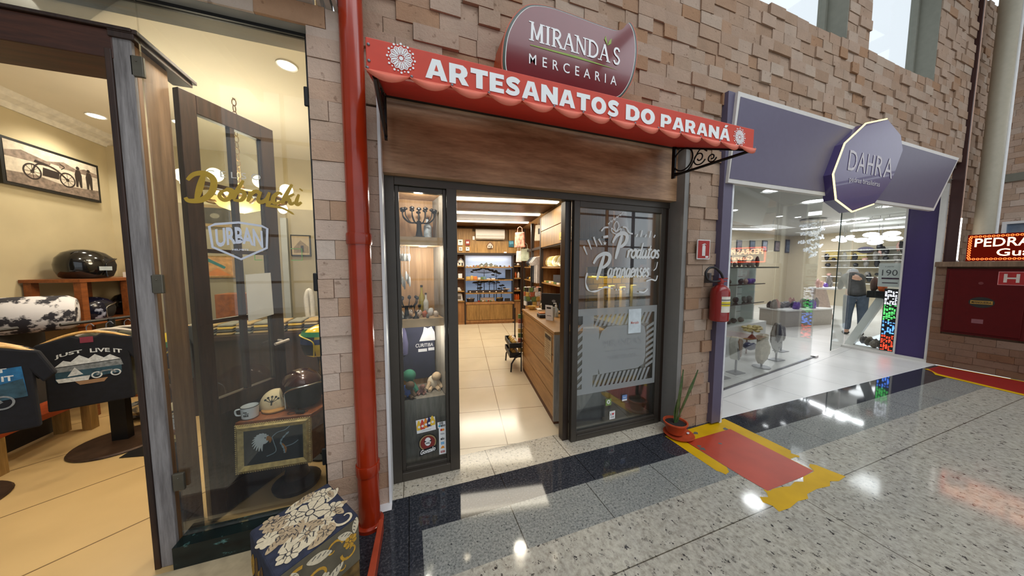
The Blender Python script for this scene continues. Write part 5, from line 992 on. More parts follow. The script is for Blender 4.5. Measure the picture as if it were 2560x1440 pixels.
for k in range(7): MB().tube([(-.075+.012*k, 2.28+.01*(k % 3), 1.655), (-.075+.012*k, 2.28+.01*(k % 3), 1.45-.02*(k % 4))], .0012, 5).ell((-.075+.012*k, 2.28+.01*(k % 3), 1.43-.02*(k % 4)), (.008, .006, .04), 8, 6).ell((-.075+.012*k, 2.28+.01*(k % 3), 1.57), (.010, .006, .03), 8, 6).build('strand', [PALS['white'], PALS['grey']][k % 2], t, smooth=True)
t = thing('display_shirt', 'navy T-shirt with white print pinned in the lower display', 'shirt', (.06, 2.5, .8))
MB().prism([(-.095, .56), (.185, .56), (.185, 1.0), (.15, 1.045), (.08, 1.05), (-.01, 1.045), (-.09, .98)], XF(2.50), -.01, .012).build('cloth', M('navy_shirt', (34, 36, 58), .9, var=.2), t, bevel=.006)
f = XF(2.487); m = MB().flat([(.06, .88), (.19, .88), (.185, .95), (.16, 1.0), (.13, .985), (.10, 1.0), (.09, .95)], f, .001).text('CURITIBA', f, .03, .83, .14, .03, .001, 0, .01, .1).rect(f, .05, .79, .12, .815, .001).rect(f, .13, .795, .18, .82, .001); m.build('print', M('print_grey_white', (196, 196, 204), .8), t.children[0])
t = thing('navy_pouch', 'navy cloth bag hanging at the left of the lower display', 'bag', (-.075, 2.35, .85)); MB().lathe([(.015, .16), (.03, .12), (.045, .02), (.04, -.06), (0, -.09)], (-.07, 2.36, .88), 12).build('cloth', M('navy_bag', (40, 38, 66), .9, var=.3), t, smooth=True); MB().tube([(-.07, 2.36, 1.03), (-.07, 2.36, 1.054)], .003, 6).build('cord', DK, t)
def plush(x, y, z, s, body, acc, label):
    t = thing('cloth_doll', label, 'doll', (x, y, z), 0, 'soft toys in the left display')
    MB().ell((x, y, z+.05*s), (.045*s, .04*s, .05*s)).build('body', body, t, smooth=True); MB().ell((x+.02*s, y-.03*s, z+.10*s), (.034*s, .03*s, .032*s)).build('head', acc, t, smooth=True)
    for dx in (-.04, .045): MB().tube([(x+dx*s*.6, y-.02*s, z+.06*s), (x+dx*1.3*s, y-.05*s, z+.02*s)], [.016*s, .012*s], 8).build('arm', acc, t, smooth=True); MB().tube([(x+dx*s*.5, y-.02*s, z+.02*s), (x+dx*s*.8, y-.07*s, z+.012*s)], [.018*s, .012*s], 8).build('leg', acc, t, smooth=True)
plush(-.055, 2.37, .507, 1.5, M('mustard_plush', (186, 130, 50), .9, var=.2), M('green_plush', (44, 104, 84), .9, var=.3), 'mustard and green cloth doll in the lower display'); plush(-.04, 2.28, .507, 1.0, M('blue_plush', (50, 80, 150), .9, var=.3), M('brown_plush', (84, 66, 50), .9, var=.4), 'blue and brown cloth doll in front of the mustard one')
plush(.06, 2.31, .507, .6, M('mauve_plush', (124, 84, 84), .9, var=.3), M('mauve_plush2', (140, 100, 90), .9, var=.3), 'small mauve cloth figure in the lower display'); plush(.16, 2.38, .507, 1.1, M('cream_plush', (226, 210, 186), .9), M('cream_plush2', (206, 180, 150), .9), 'cream soft toy at the right of the lower display')
# ================================================================= STONE SHOP
FAW = M('offwhite_edge', (206, 202, 196), .4, var=.03)
S('trim_16', MB().box(2.655, 2.772, 1.845, 1.90, .02, 3.03), PURPLE); S('trim_17', MB().box(2.772, 2.802, 1.85, 2.27, 0, 2.55), M('white_frame', (214, 216, 218), .35))
fas = thing('shop_fascia', 'long purple fascia board with pale edging over the stone shop', 'sign board', (5, 1.85, 2.7))
YF = 1.82; qf = [(q.x, q.z) for q in (P(a, b, 'y', YF) for a, b in ((1820, 456), (2335, 527), (2398, 395), (1846, 228)))]
f = XF(YF); cx = sum(a for a, b in qf)/4; cz = sum(b for a, b in qf)/4
MB().prism(qf, f, -.045, 0).build('edging', FAW, fas)
ins = [(qf[0][0]+.012, qf[0][1]+.035), (qf[1][0]-.03, qf[1][1]+.035), (qf[2][0]-.06, qf[2][1]-.04), (qf[3][0]+.03, qf[3][1]-.04)]
MB().flat(ins, f, .002).build('panel', PURPLE, fas)
dec = [(2218, 297), (2166, 308), (2113, 358), (2084, 435), (2091, 499), (2131, 529), (2185, 510), (2231, 447), (2257, 375), (2252, 338)]
YD = 1.74; qd = [(q.x, q.z) for q in (P(a, b, 'y', YD) for a, b in dec)]
t = thing('round_sign', 'deep purple ten sided sign with pale lettering and a glowing yellow edge', 'sign', (5.1, 1.78, 2.7)); f = XF(YD)
MB().prism(qd, f, -.10, 0).build('panel', M('sign_purple', (66, 52, 104), .3, var=.05, coat=.4), t)
m = MB(); n = len(qd); kx = sum(a for a, b in qd)/n; kz = sum(b for a, b in qd)/n
for i in range(n):
    a, b = qd[i], qd[(i+1) % n]
    if i <= 5: m.tube([f(*a, -.004), f(*b, -.004)], .008, 6)
m.build('light_edge', emit('yellow_edge', (1, .84, .30), 2.6), t)
m = MB()
for ch, x0, x1 in (('D', 2118, 2140), ('A', 2140, 2161), ('H', 2164, 2182), ('R', 2185, 2203), ('A', 2206, 2228)):
    a = P(x0, 425-(x0-2118)*-.2, 'y', YD); b = P(x1, 425-(x1-2118)*-.2, 'y', YD); tp = P(x0, 373+(x0-2118)*.21, 'y', YD)
    m.text(ch, f, a.x, a.z, b.x-a.x, tp.z-a.z, .003, 0, .0, .12)
a = P(2122, 455, 'y', YD); b = P(2198, 466, 'y', YD); tp = P(2122, 438, 'y', YD); m.text('pedras brasileiras', f, a.x, a.z-.01, b.x-a.x, tp.z-a.z, .003, 0, 0)
m.build('lettering', M('sign_letters', (198, 192, 196), .5), t)
# glazing along the slanted shop line
for k, (a, b, lab) in enumerate(((.0, .62, 0), (.63, 1.95, 0), (1.96, 3.40, 0), (4.28, 4.90, 0))):
    o = S('window_%d' % (6+k), MB().dbox(a, b, -.004, .004, .012, 2.75), glass('clear_shop_pane%d' % k, (.96, .975, .97), .42, .012))
S('trim_18', MB().dbox(0, 3.5, -.012, .012, 0, .012), STEEL); S('trim_19', MB().dbox(3.50, 3.62, -.03, .03, 0.001, .03).dbox(3.50, 3.62, -.03, .03, 2.68, 2.72), CHROME)
S('door_3', MB().obox(DG(4.27, -.0, 1.37), G1*.004, G2*.006, Z*1.36), M('dark_glass_edge', (40, 58, 56), .1))
DW = M('pale_shop_wall', (202, 198, 186), .6, var=.03); TAN = M('tan_shop_wall', (186, 174, 150), .6, var=.03)
S('ceiling', MB().add([(2.78, 1.95, 2.80), (7.72, 1.95, 2.80), DG(13.6, -.95, 2.8), DG(13.6, 3.8, 2.8), DG(1.0, 3.8, 2.8)], [(0, 1, 2, 3, 4)]), M('white_ceiling', (176, 176, 172), .7, var=.02))
S('wall_stone_back', MB().dbox(1.0, 13.6, 3.7, 3.8, 0, 2.8), TAN); S('wall_stone_end', MB().dbox(13.2, 13.3, -.9, 3.8, 0, 2.8), TAN); S('wall_stone_front', MB().dbox(6.1, 13.3, -.9, -.8, 0, 2.8), DW)
S('wall_stone_left', MB().add([(2.79, 2.2, 0), (3.44, 3.4, 0), (3.3, 6.2, 0), (2.79, 2.2, 2.8), (3.44, 3.4, 2.8), (3.3, 6.2, 2.8)], [(0, 1, 4, 3), (1, 2, 5, 4)]), DW)
S('trim_20', MB().box(7.665, 7.70, 2.03, 2.335, 0, 2.75), PURPLE_D); S('trim_21', MB().box(7.62, 7.68, 1.975, 2.03, 0, 2.75).box(7.64, 7.66, 2.33, 2.35, .0, 2.75), FAW)
S('trim_22', MB().box(7.60, 7.9, 1.98, 2.95, .0, .04), FAW)
# showcase on the right return: glass, light column sign, leaning plank
S('window_10', MB().box(7.675, 7.681, 2.35, 2.93, .04, 2.75), glass('showcase_pane', (.95, .97, .965), .5))
S('wall_showcase', MB().box(7.72, 8.9, 2.10, 2.12, 0, 2.8), DW)
t = thing('led_column_sign', 'tall flickering sign column in white, green, blue and red', 'sign', (7.66, 2.42, 0)); fx = Fr((7.67, 2.51, 0), (0, -1, 0))
m = MB(); m.box(7.672, 7.69, 2.35, 2.51, .06, 1.13, 0); rr = random.Random(8)
for k in range(46):
    z = .075+k*.0225; mi = 1+min(3, int((z-.06)/.265))
    for j in range(5):
        if rr.random() < .72: m.rect(fx, .012+j*.028, z, .012+j*.028+rr.uniform(.012, .026), z+rr.uniform(.008, .018), .003, mi)
m.build('light_panel', [BLACK, emit('led_sign_red', (1, .05, .02), 3.5), emit('led_sign_blue', (.08, .25, 1), 4), emit('led_sign_green', (.1, .85, .15), 2.4), emit('led_sign_white', (.85, .9, 1), 2.6)], t)
t = thing('price_board', 'white price board reading 190 above the light column sign', 'sign', (7.69, 2.4, 1.15)); m = MB().box(7.684, 7.69, 2.36, 2.60, 1.16, 1.56); fx = Fr((7.6835, 2.60, 1.16), (0, -1, 0))
m.text('190', fx, .04, .19, .17, .10, .001, 1, .0).rect(fx, .04, .13, .23, .155, .001, 2).rect(fx, .05, .06, .22, .075, .001, 2).text('a partir', fx, .07, .33, .1, .025, .001, 1); m.build('board', [WHITE_LAC, M('grey_ink', (90, 88, 92), .6), M('plum_ink', (80, 50, 70), .6)], t)
t = thing('leaning_plank_stand', 'slanted pale plank with a black tray on top in the right showcase', 'display stand', (7.95, 2.75, .04))
a = P(2205, 745, 'x', 7.85); b = P(2118, 868, 'x', 7.85); MB().obox((a+b)/2, (a-b)/2, Vector((0, .045, .03)), Vector((.04, 0, 0))).build('plank', WHITE_LAC, t); MB().box(7.78, 8.0, 2.47, 2.75, a.z, a.z+.12).build('tray', BLACK, t)
TZ = a.z+.121
tag(MB().rock((7.87, 2.60, TZ+.10), (.05, .06, .12), 4, amp=.15).build('orange_stone', M('orange_stone', (226, 104, 40), .3, var=.2), smooth=True), 'bright orange upright stone on the black showcase tray', 'stone')
tag(MB().rock((7.87, 2.70, TZ+.12), (.045, .05, .13), 6, amp=.2).build('brown_stone', M('brown_stone', (90, 66, 58), .4, var=.3), smooth=True), 'dark brown upright stone behind the orange one', 'stone')
rr = random.Random(12)
for i in range(9): tag(MB().rock((8.0+rr.uniform(-.1, .25), 2.42+i*.055, .04+.07), (.08, .05, .07), 60+i).build('rough_stone', M('rough_stone%d' % (i % 3), [(84, 76, 66), (120, 110, 96), (60, 56, 54)][i % 3], .6, var=.4, scale=40), smooth=True), '%s rough stone on the floor of the right showcase, %s from the front' % (['brown', 'grey', 'dark'][i % 3], on[i]), 'stone', 'rough stones in the right showcase')
# gondola behind the left glazing
t = thing('display_gondola', 'white display unit with glass shelves behind the left shop glass', 'shelf unit', DG(2.8, .95, 0), A8)
MB().dbox(1.0, 3.75, .74, 1.20, 0, .47).build('base', WHITE_LAC, t, bevel=.004)
m = MB().dbox(1.0, 3.75, 1.16, 1.20, .47, 1.48)
for g in (1.6, 2.35, 3.05, 3.72): m.dbox(g, g+.03, .95, 1.16, .47, 1.48)
m.build('back_panel', WHITE_LAC, t)
m = MB()
for z in (.60, .75, .95, 1.08, 1.3): m.dbox(1.0, 3.75, 1.155, 1.161, z, z+.012)
m.build('slat_groove', M('slat_shadow_gap', (150, 148, 142), .6), t)
for z in (.83, 1.18): MB().dbox(1.0, 3.7, .78, 1.155, z, z+.012).build('glass_shelf', GLASS_S, t); MB().dbox(1.0, 3.7, .775, .782, z-.004, z+.014).build('shelf_edge', M('dark_green_edge', (38, 48, 46), .2), t)
MB().dbox(1.0, 4.0, .70, 1.25, 1.48, 1.50).build('top_shelf', GLASS_S, t); MB().dbox(1.0, 4.0, .695, .702, 1.478, 1.502).build('shelf_edge', M('dark_green_edge', (38, 48, 46), .2), t)
rr = random.Random(3); DSTN = [M('onyx', (30, 30, 36), .3, var=.3), M('deep_blue_stone', (36, 44, 84), .3, var=.4), M('grey_stone', (120, 116, 112), .5, var=.3), M('rose_stone', (190, 150, 140), .4, var=.2), M('amethyst', (104, 70, 160), .25, var=.3)]
def gem(g, h, z, s, mat, lab, k, tall=1., grp='stones on the glass shelves'): return tag(MB().rock(DG(g, h, z+s*tall*.92), (s, s*.8, s*tall), k, amp=.2).build('display_stone', mat, smooth=True), lab, 'stone', grp)
SN = ['black', 'deep blue', 'grey', 'rose', 'violet']
for i in range(12): gem(1.95+i*.165, .95, 1.50, .045, DSTN[(0, 1, 1, 0, 0, 2, 0, 0, 2, 0, 2, 0)[i]], '%s stone standing on the top glass shelf, %s from left' % (SN[(0, 1, 1, 0, 0, 2, 0, 0, 2, 0, 2, 0)[i]], on[i]), 100+i, 1.0+.7*(i % 3))
for i, (g, c) in enumerate(((1.98, 1), (2.25, 0), (2.72, 0), (3.15, 0), (3.32, 3), (3.45, 4), (3.58, 4))): gem(g, .93, 1.192, .05, DSTN[c], '%s stone on the second glass shelf, %s from left' % (SN[c], on[i]), 120+i, .9)
for i, (g, c) in enumerate(((2.1, 1), (2.3, 1), (2.62, 0), (3.0, 0), (3.3, 2), (3.5, 2))): gem(g, .93, .842, .05, DSTN[c], '%s stone on the third glass shelf, %s from left' % (SN[c], on[i]), 130+i, 1.1)
for i, (g, c) in enumerate(((1.95, 2), (2.1, 3), (2.3, 3), (2.75, 0), (2.95, 0), (3.2, 2))): gem(g, .92, .47, .06, DSTN[c], '%s stone on the white base of the display unit, %s from left' % (SN[c], on[i]), 140+i, .8)
t = thing('x_stand', 'black crossed metal stand on the second glass shelf', 'stand', DG(2.60, .95, 1.192)); c = DG(2.62, .95, 1.194); MB().tube([c+G1*-.09, c+G1*.08+Z*.17], .012, 6).tube([c+G1*.09, c+G1*-.07+Z*.16], .012, 6).box(c.x-.13, c.x+.13, c.y-.02, c.y+.02, c.z, c.z+.012).build('frame', BLACK, t)
# agate pieces on stands, on the white floor right behind the glass
def stand_base(t, x, y, h, rect=True): (MB().box(x-.10, x+.10, y-.07, y+.07, .002, .012) if rect else MB().lathe([(.11, .002), (.11, .012), (0, .012)], (x, y, 0), 24)).tube([(x, y, .01), (x, y, h)], .013, 8).build('stand', M('grey_stand', (112, 114, 120), .4, .5), t)
SGRP = 'large stones on stands behind the glass'
t = thing('ring_ornament', 'dark ring ornament on a small stand at the left of the shop glass', 'ornament', (3.93, 2.64, 0), 0, SGRP); stand_base(t, 3.93, 2.64, .1); MB().tube([(3.93+.085*cos(a*.3)*.9, 2.64+.085*cos(a*.3)*.2, .21+.11*sin(a*.3)) for a in range(21)], .012, 8, 0, True).build('ring', M('dark_agate', (60, 64, 70), .3, var=.3), t, smooth=True); MB().lathe([(.0, 0), (.07, .004), (.07, .012), (0, .016)], (3.93, 2.64, .21), 20, 0, 1, 1, (.2, -1, 0)).build('slice', M('pale_agate', (190, 194, 196), .2), t)
t = thing('agate_geode', 'large white edged geode with brown crystals on a grey stand', 'stone', (4.32, 2.70, 0), 0, SGRP); stand_base(t, 4.32, 2.70, .22); fq = Fr((4.32, 2.66, .20), (.94, .34, 0))
MB().prism([(-.06, .0), (.05, .01), (.10, .14), (.13, .28), (.06, .31), (-.08, .34), (-.15, .30), (-.14, .18)], fq, -.10, 0).build('shell', M('white_rind', (206, 202, 190), .5, var=.1), t, bevel=.02); MB().prism([(.01, .04), (.06, .05), (.105, .25), (.04, .285), (-.07, .315), (-.12, .28), (-.05, .17)], fq, 0, .012).build('crystals', M('brown_crystal', (132, 88, 44), .25, var=.6, scale=60, bump=.6), t); MB().prism([(-.06, .005), (.01, .02), (-.05, .14), (-.13, .19)], fq, 0, .008).build('grey_core', M('grey_core', (84, 88, 90), .4), t)
t = thing('carved_stone', 'tall cream rough stone on a round grey foot', 'stone', (4.93, 2.73, 0), 0, SGRP); stand_base(t, 4.93, 2.73, .08, False); MB().rock((4.93, 2.73, .27), (.11, .07, .21), 5, amp=.3).rock((4.93, 2.73, .46), (.09, .07, .05), 8).build('stone', M('cream_stone', (200, 186, 160), .6, var=.2, scale=20, bump=.4), t, smooth=True)
t = thing('tall_stone', 'tall grey and white stone slab on a square stand, right of the cream one', 'stone', (5.54, 2.87, 0), 0, SGRP); stand_base(t, 5.54, 2.87, .16); MB().rock((5.52, 2.87, .38), (.12, .06, .24), 9, amp=.22).build('slab', blot('grey_white_stone', (120, 114, 108), (186, 182, 174), 14, .48, .5), t, smooth=True); MB().rock((5.46, 2.82, .46), (.04, .03, .14), 10).build('dark_vein', DSTN[0], t, smooth=True)
t = thing('owl_stone', 'small dark stone owl figure on a stand deeper in the shop', 'ornament', (6.2, 3.15, 0), 0, SGRP); stand_base(t, 6.2, 3.15, .22); MB().rock((6.2, 3.15, .33), (.06, .05, .13), 14).build('figure', DSTN[2], t, smooth=True)
c = P(1880, 845, 'h', .60)
t = thing('crystal_tree', 'small tree ornament with pale yellow stone leaves by the white base', 'ornament', c); MB().box(c.x-.16, c.x+.18, c.y-.05, c.y+.04, c.z-.014, c.z).lathe([(.06, 0), (.04, .03), (.015, .06), (.012, .14)], c, 10).tube([c+Vector((.15, 0, -.014)), Vector((c.x+.15, c.y, .003))], .012, 6).tube([c+Vector((-.13, 0, -.014)), Vector((c.x-.13, c.y, .003))], .012, 6).build('trunk', M('rust_base', (128, 74, 52), .5), t)
for k in range(16): a = k*2.4; r = .15*math.sqrt((k+.5)/16); MB().rock(c+Vector((r*1.2*cos(a), r*.6*sin(a), .18-.25*r+.02*(k % 3))), (.05, .04, .024), k).build('leaf_cluster', M('yellow_leaf_stone', (206, 186, 116), .3, var=.3), t, smooth=True)
tag(MB().rock(P(1875, 868, 'h', .45)+Vector((0, 0, .02)), (.12, .08, .06), 44).build('dark_crystal', DSTN[1], smooth=True), 'low dark blue crystal cluster on the white floor by the little tree', 'stone')
# low counter and goods deeper inside
a = P(1962, 819, 'z', 0); b = P(2078, 811, 'z', 0); d = (b-a).normalized(); nrm = Vector((-d.y, d.x, 0))
t = thing('low_display_counter', 'long low white display counter in the middle of the stone shop', 'counter', (a+b)/2); MB().obox((a+b)/2+nrm*.3+Z*.20, (b-a)/2, nrm*.3, Z*.2).build('body', M('grey_white_body', (170, 164, 154), .5, var=.03), t); MB().obox((a+b)/2+nrm*.3+Z*.415, (b-a)/2*1.02, nrm*.32, Z*.015).build('top', WHITE_LAC, t)
rr = random.Random(17)
for i in range(14): q = a+(b-a)*((i+.5)/14)+nrm*rr.uniform(.1, .5); tag(MB().rock(q+Z*(.43+.07), (.09, .07, .10*rr.uniform(.6, 1.8)), 200+i).build('counter_stone', DSTN[(2, 0, 3, 2, 4)[i % 5]], smooth=True), '%s stone on the long low counter, %s from left' % (SN[(2, 0, 3, 2, 4)[i % 5]], on[i]), 'stone', 'stones on the low counter')
t = thing('angled_counter', 'white pedestal counter with a thick top left of the customer', 'counter', DG(6.55, 1.2, 0)); q = P(2060, 850, 'z', 0); c1 = P(2070, 718, 'h', 1.2); MB().obox((c1.x, c1.y, c1.z-.02), G1*.5, G2*.25, Z*.02).build('top', WHITE_LAC, t); MB().add([DG(0, 0, 0)*0+v for v in [Vector((c1.x+.3, c1.y, .0)), Vector((c1.x+.42, c1.y, 0)), Vector((c1.x-.08, c1.y, c1.z-.04)), Vector((c1.x-.2, c1.y, c1.z-.04)), Vector((c1.x+.3, c1.y+.3, .0)), Vector((c1.x+.42, c1.y+.3, 0)), Vector((c1.x-.08, c1.y+.3, c1.z-.04)), Vector((c1.x-.2, c1.y+.3, c1.z-.04))]], [(0, 1, 2, 3), (7, 6, 5, 4), (0, 3, 7, 4), (1, 5, 6, 2)]).build('slanted_leg', M('taupe_leg', (176, 158, 146), .5), t)
for i, (dx, c, hh) in enumerate(((-.38, 3, .12), (-.22, 3, .09), (.0, 4, .06), (.12, 2, .16), (.24, 2, .10))): tag(MB().rock((c1.x+dx, c1.y+.05, c1.z+hh*.9), (.06, .05, hh), 220+i).build('counter_stone', DSTN[c], smooth=True), '%s stone on the pedestal counter, %s from left' % (SN[c], on[i]), 'stone', 'stones on the pedestal counter')
# wall posters, sign and wall shelves
for i, (x, y0, y1) in enumerate(((1817, 600, 628), (1848, 601, 628), (1881, 602, 627), (1912, 602, 628), (1943, 603, 628), (1970, 600, 632))):
    p0 = P(x-7, y1, 'h', 3.68); p1 = P(x+7, y0, 'h', 3.68); w = (p1-p0).dot(G1); h = p1.z-p0.z
    t = thing('wall_poster', 'framed dark poster on the far wall of the stone shop, %s from left' % on[i], 'poster', p0, A8, 'posters on the far stone shop wall'); f = Fr(p0, G1, Z)
    MB().prism([(0, 0), (w, 0), (w, h), (0, h)], f, -.015, .01).build('frame', M('poster_frame', (66, 70, 80), .5), t); MB().rect(f, w*.12, h*.1, w*.88, h*.9, .012).build('print', M('poster_print%d' % (i % 3), [(150, 156, 170), (120, 108, 116), (96, 110, 130)][i % 3], .5, var=.4, scale=9), t.children[0])
t = thing('oval_wall_sign', 'purple oval sign on the end wall of the stone shop', 'sign', DG(13.1, 1.2, 2)); q = P(2164, 625, 'g', 13.1); f = Fr(q, -G2, Z); MB().prism([(.20*cos(a*.3), .12*sin(a*.3)) for a in range(21)], f, 0, .02).build('plate', PURPLE, t); MB().text('DAHRA', f, -.12, -.03, .24, .06, .021).build('lettering', WHITE, t.children[0])
t = thing('wall_display', 'wall display of pale boards and shelves on the end wall of the stone shop', 'shelf unit', DG(13.0, 1.8, 0)); m = MB()
for (x0, y0, x1, y1) in ((2065, 648, 2095, 626), (2105, 648, 2130, 630), (2135, 648, 2168, 630)):
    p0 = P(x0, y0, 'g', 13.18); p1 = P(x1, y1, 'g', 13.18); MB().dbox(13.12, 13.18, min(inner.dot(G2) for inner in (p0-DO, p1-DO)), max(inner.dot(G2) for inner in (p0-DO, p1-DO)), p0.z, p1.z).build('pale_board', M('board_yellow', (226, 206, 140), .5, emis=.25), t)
b0 = P(2192, 722, 'g', 13.16); b1 = P(2275, 614, 'g', 13.16); MB().dbox(13.13, 13.17, (b1-DO).dot(G2), (b0-DO).dot(G2), b0.z, b1.z).build('back_board', DW, t)
for y in (628, 640, 652, 668, 690, 705):
    p0 = P(2060, y, 'g', 13.0); p1 = P(2270, y-2, 'g', 13.0); h0 = (p1-DO).dot(G2); h1 = (p0-DO).dot(G2); MB().dbox(12.75, 13.18, h0, h1, p0.z-.02, p0.z).build('shelf', WHITE_LAC, t)
rr = random.Random(23)
for i in range(48):
    y = (651, 667, 689, 704, 627, 639)[i % 6]; x = (2066+(i*29) % 200) if i % 6 < 4 else 2196+(i*13) % 74; q = P(x, y, 'g', 12.9); hh = rr.choice((.05, .07, .13, .16)); c = (0, 2, 0, 2, 3)[i % 5]
    tag(MB().rock((q.x, q.y, q.z+hh*.95), (.07, .07, hh), 300+i).build('shelf_stone', DSTN[c], smooth=True), '%s stone standing on the far wall shelves of the stone shop' % SN[c], 'stone', '%s stones on the far wall shelves' % SN[c])
# lights
def disc_light(px, py, r, lab):
    q = P(px, py, 'z', 2.79); t = thing('ceiling_disc_light', lab, 'light', q, 0, 'round ceiling lights of the stone shop'); MB().lathe([(r+.02, 0), (r+.02, .008)], q, 24).build('rim', WHITE, t); MB().lathe([(r, -.002), (0, -.004)], q, 24).build('lens', SPOT_C, t)
    if r > .08: lamp('disc_glow', 'AREA', q-Z*.02, 300*r*r+7, COOL, r*1.8)
for i, (px, py, r, l) in enumerate(((1935, 475, .14, 'nearest round ceiling light above the left shop glass'), (2036, 503, .17, 'round ceiling light left of the purple ten sided sign'), (1832, 526, .09, 'round ceiling light at the left above the display unit'), (1949, 541, .06, 'left of the two tiny ceiling spots above the posters'), (1995, 543, .06, 'right of the two tiny ceiling spots above the posters'), (2112, 551, .10, 'small ceiling light under the purple ten sided sign'), (2152, 547, .14, 'ceiling light right of the purple ten sided sign bottom'))): disc_light(px, py, r, l)
def bar_light(p, q, lab, e=1):
    t = thing('linear_light', lab, 'light', (p+q)/2, 0, 'linear lights of the stone shop'); d = (q-p).normalized(); s = d.cross(Z); MB().obox((p+q)/2-Z*.012, (q-p)/2, s*.035, Z*.012).build('diffuser', STRIP_C, t); MB().obox((p+q)/2+Z*.02, (q-p)/2, s*.04, Z*.02).build('housing', WHITE, t); lamp('bar_glow', 'AREA', (p+q)/2-Z*.04, 13*(q-p).length, COOL, (q-p).length, (0, 0, math.atan2(d.y, d.x)), .12)
    for k in (.15, .85): MB().tube([p+(q-p)*k+Z*.03, Vector((*(p+(q-p)*k).xy, 2.79))], .004, 5).build('wire', STEEL, t)
bar_light(P(1808, 571, 'z', 2.7), P(1929, 573, 'z', 2.7), 'straight white light bar over the display unit at the left'); bar_light(P(2005, 572, 'z', 2.7), P(2168, 552, 'z', 2.7), 'long white light bar behind the crystal chandelier'); bar_light(P(2176, 551, 'z', 2.7), P(2205, 548, 'z', 2.7), 'short white light bar right of the long one'); bar_light(P(2215, 547, 'z', 2.7), P(2274, 541, 'z', 2.7), 'white light bar nearest the purple panel'); bar_light(P(2127, 577, 'z', 2.7), P(2268, 567, 'z', 2.7), 'white light bar just above the flower shaped lamp')
for k, (px, py, s) in enumerate(((2196, 595, 1.0), (2110, 597, .55))):
    q = P(px, py, 'z', 2.38); t = thing('flower_lamp', ['large glowing flower shaped hanging lamp', 'smaller glowing flower shaped lamp left of the large one'][k], 'lamp', q); rt = Vector((cos(-1.0), sin(-1.0), 0)); m = MB()
    for j in range(5): a = 2*pi*j/5+.5; c = q+Vector((.33*s*cos(a), .33*s*sin(a), -.10*s*cos(a)-.06*s*sin(a))); m.ell(c, (.17*s, .17*s, .075*s), 14, 6)
    m.ell(q, (.20*s, .20*s, .08*s), 14, 6); m.build('petals', emit('flower_glow', (.97, .98, 1), 5), t, smooth=True)
    MB().tube([q+Z*.05, Vector((q.x, q.y, 2.79))], .006, 6).tube([q+Vector((.2*s, 0, .05)), Vector((q.x+.2*s, q.y, 2.79))], .005, 6).build('cord', STEEL, t)
q = P(2033, 552, 'z', 2.75)
t = thing('crystal_chandelier', 'spiral crystal chandelier hanging in the stone shop', 'chandelier', q); MB().lathe([(.26, .0), (.26, .04)], (q.x, q.y, 2.745), 24).build('plate', CHROME, t); m = MB(); rr = random.Random(6)
for k in range(240):
    tt = k/240; a = tt*26; r = (.25 if tt < .55 else .25*(1-(tt-.55)*1.5))*rr.uniform(.55, 1.05); zz = 2.70-.92*tt; m.ell((q.x+r*cos(a), q.y+r*sin(a), zz+rr.uniform(-.03, .03)), (.020, .020, .024), 5, 3)
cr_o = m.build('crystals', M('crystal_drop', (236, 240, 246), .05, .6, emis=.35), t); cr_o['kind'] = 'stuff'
m = MB()
for k in range(8): a = k*.8; m.tube([(q.x+.2*cos(a), q.y+.2*sin(a), 2.745), (q.x+.12*cos(a), q.y+.12*sin(a), 1.95)], .002, 4)
m.build('wires', STEEL, t)
for g, h, e in ((8.2, 2.4, 58), (11.5, 2.4, 58)): lamp('shop_light', 'AREA', DG(g, h, 2.72), e, COOL, 1.6, (0, 0, A8), .6)
lamp('showcase_light', 'AREA', (8.1, 2.5, 2.6), 9, COOL, .6, (0, 0, 0), .6)
# customer bending over the counter, seen from behind
def skin(name, pts, edges, mats, parent, lv=2):
    me = bpy.data.meshes.new(name); me.from_pydata([p[:3] for p in pts], edges, []); me.materials.append(mats); o = bpy.data.objects.new(name, me); C.objects.link(o)
    mt = parent.matrix_basis.inverted(); me.transform(mt); o.parent = parent
    md = o.modifiers.new('skin', 'SKIN'); md.use_smooth_shade = True
    for i, p in enumerate(pts): me.skin_vertices[0].data[i].radius = p[3] if isinstance(p[3], tuple) else (p[3], p[3]); me.skin_vertices[0].data[i].use_root = (i == 0)
    s = o.modifiers.new('sub', 'SUBSURF'); s.levels = lv; s.render_levels = lv; return o
pb = P(2132, 838, 'z', 0); fw = Vector((.86, .5, 0)); rt = Vector((.5, -.86, 0))
t = thing('person', 'person in a dark puffer jacket and jeans bending over the goods, seen from behind', 'person', pb)
V = lambda r, f, z: tuple(pb+rt*r+fw*f+Z*z)
SKN = M('skin_tone', (196, 150, 124), .5)
skin('body', [(*V(0, .0, .92), .13), (*V(0, .14, 1.12), .13), (*V(0, .34, 1.30), .135), (*V(0, .50, 1.36), .06), (*V(0, .60, 1.33), .085), (*V(0, .66, 1.27), .075),
      (*V(-.09, .0, .82), .085), (*V(-.10, .04, .46), .06), (*V(-.10, .0, .08), .042), (*V(-.10, .14, .04), .035), (*V(.09, .0, .82), .085), (*V(.11, .02, .46), .06), (*V(.11, -.03, .08), .042), (*V(.11, .11, .04), .035),
      (*V(-.14, .42, 1.27), .05), (*V(-.15, .58, 1.05), .04), (*V(-.14, .75, .98), .034), (*V(-.10, .83, .96), .03), (*V(.14, .42, 1.27), .05), (*V(.15, .58, 1.05), .04), (*V(.14, .75, .98), .034), (*V(.10, .83, .96), .03)],
     [(0, 1), (1, 2), (2, 3), (3, 4), (4, 5), (0, 6), (6, 7), (7, 8), (8, 9), (0, 10), (10, 11), (11, 12), (12, 13), (2, 14), (14, 15), (15, 16), (16, 17), (2, 18), (18, 19), (19, 20), (20, 21)], SKN, t)
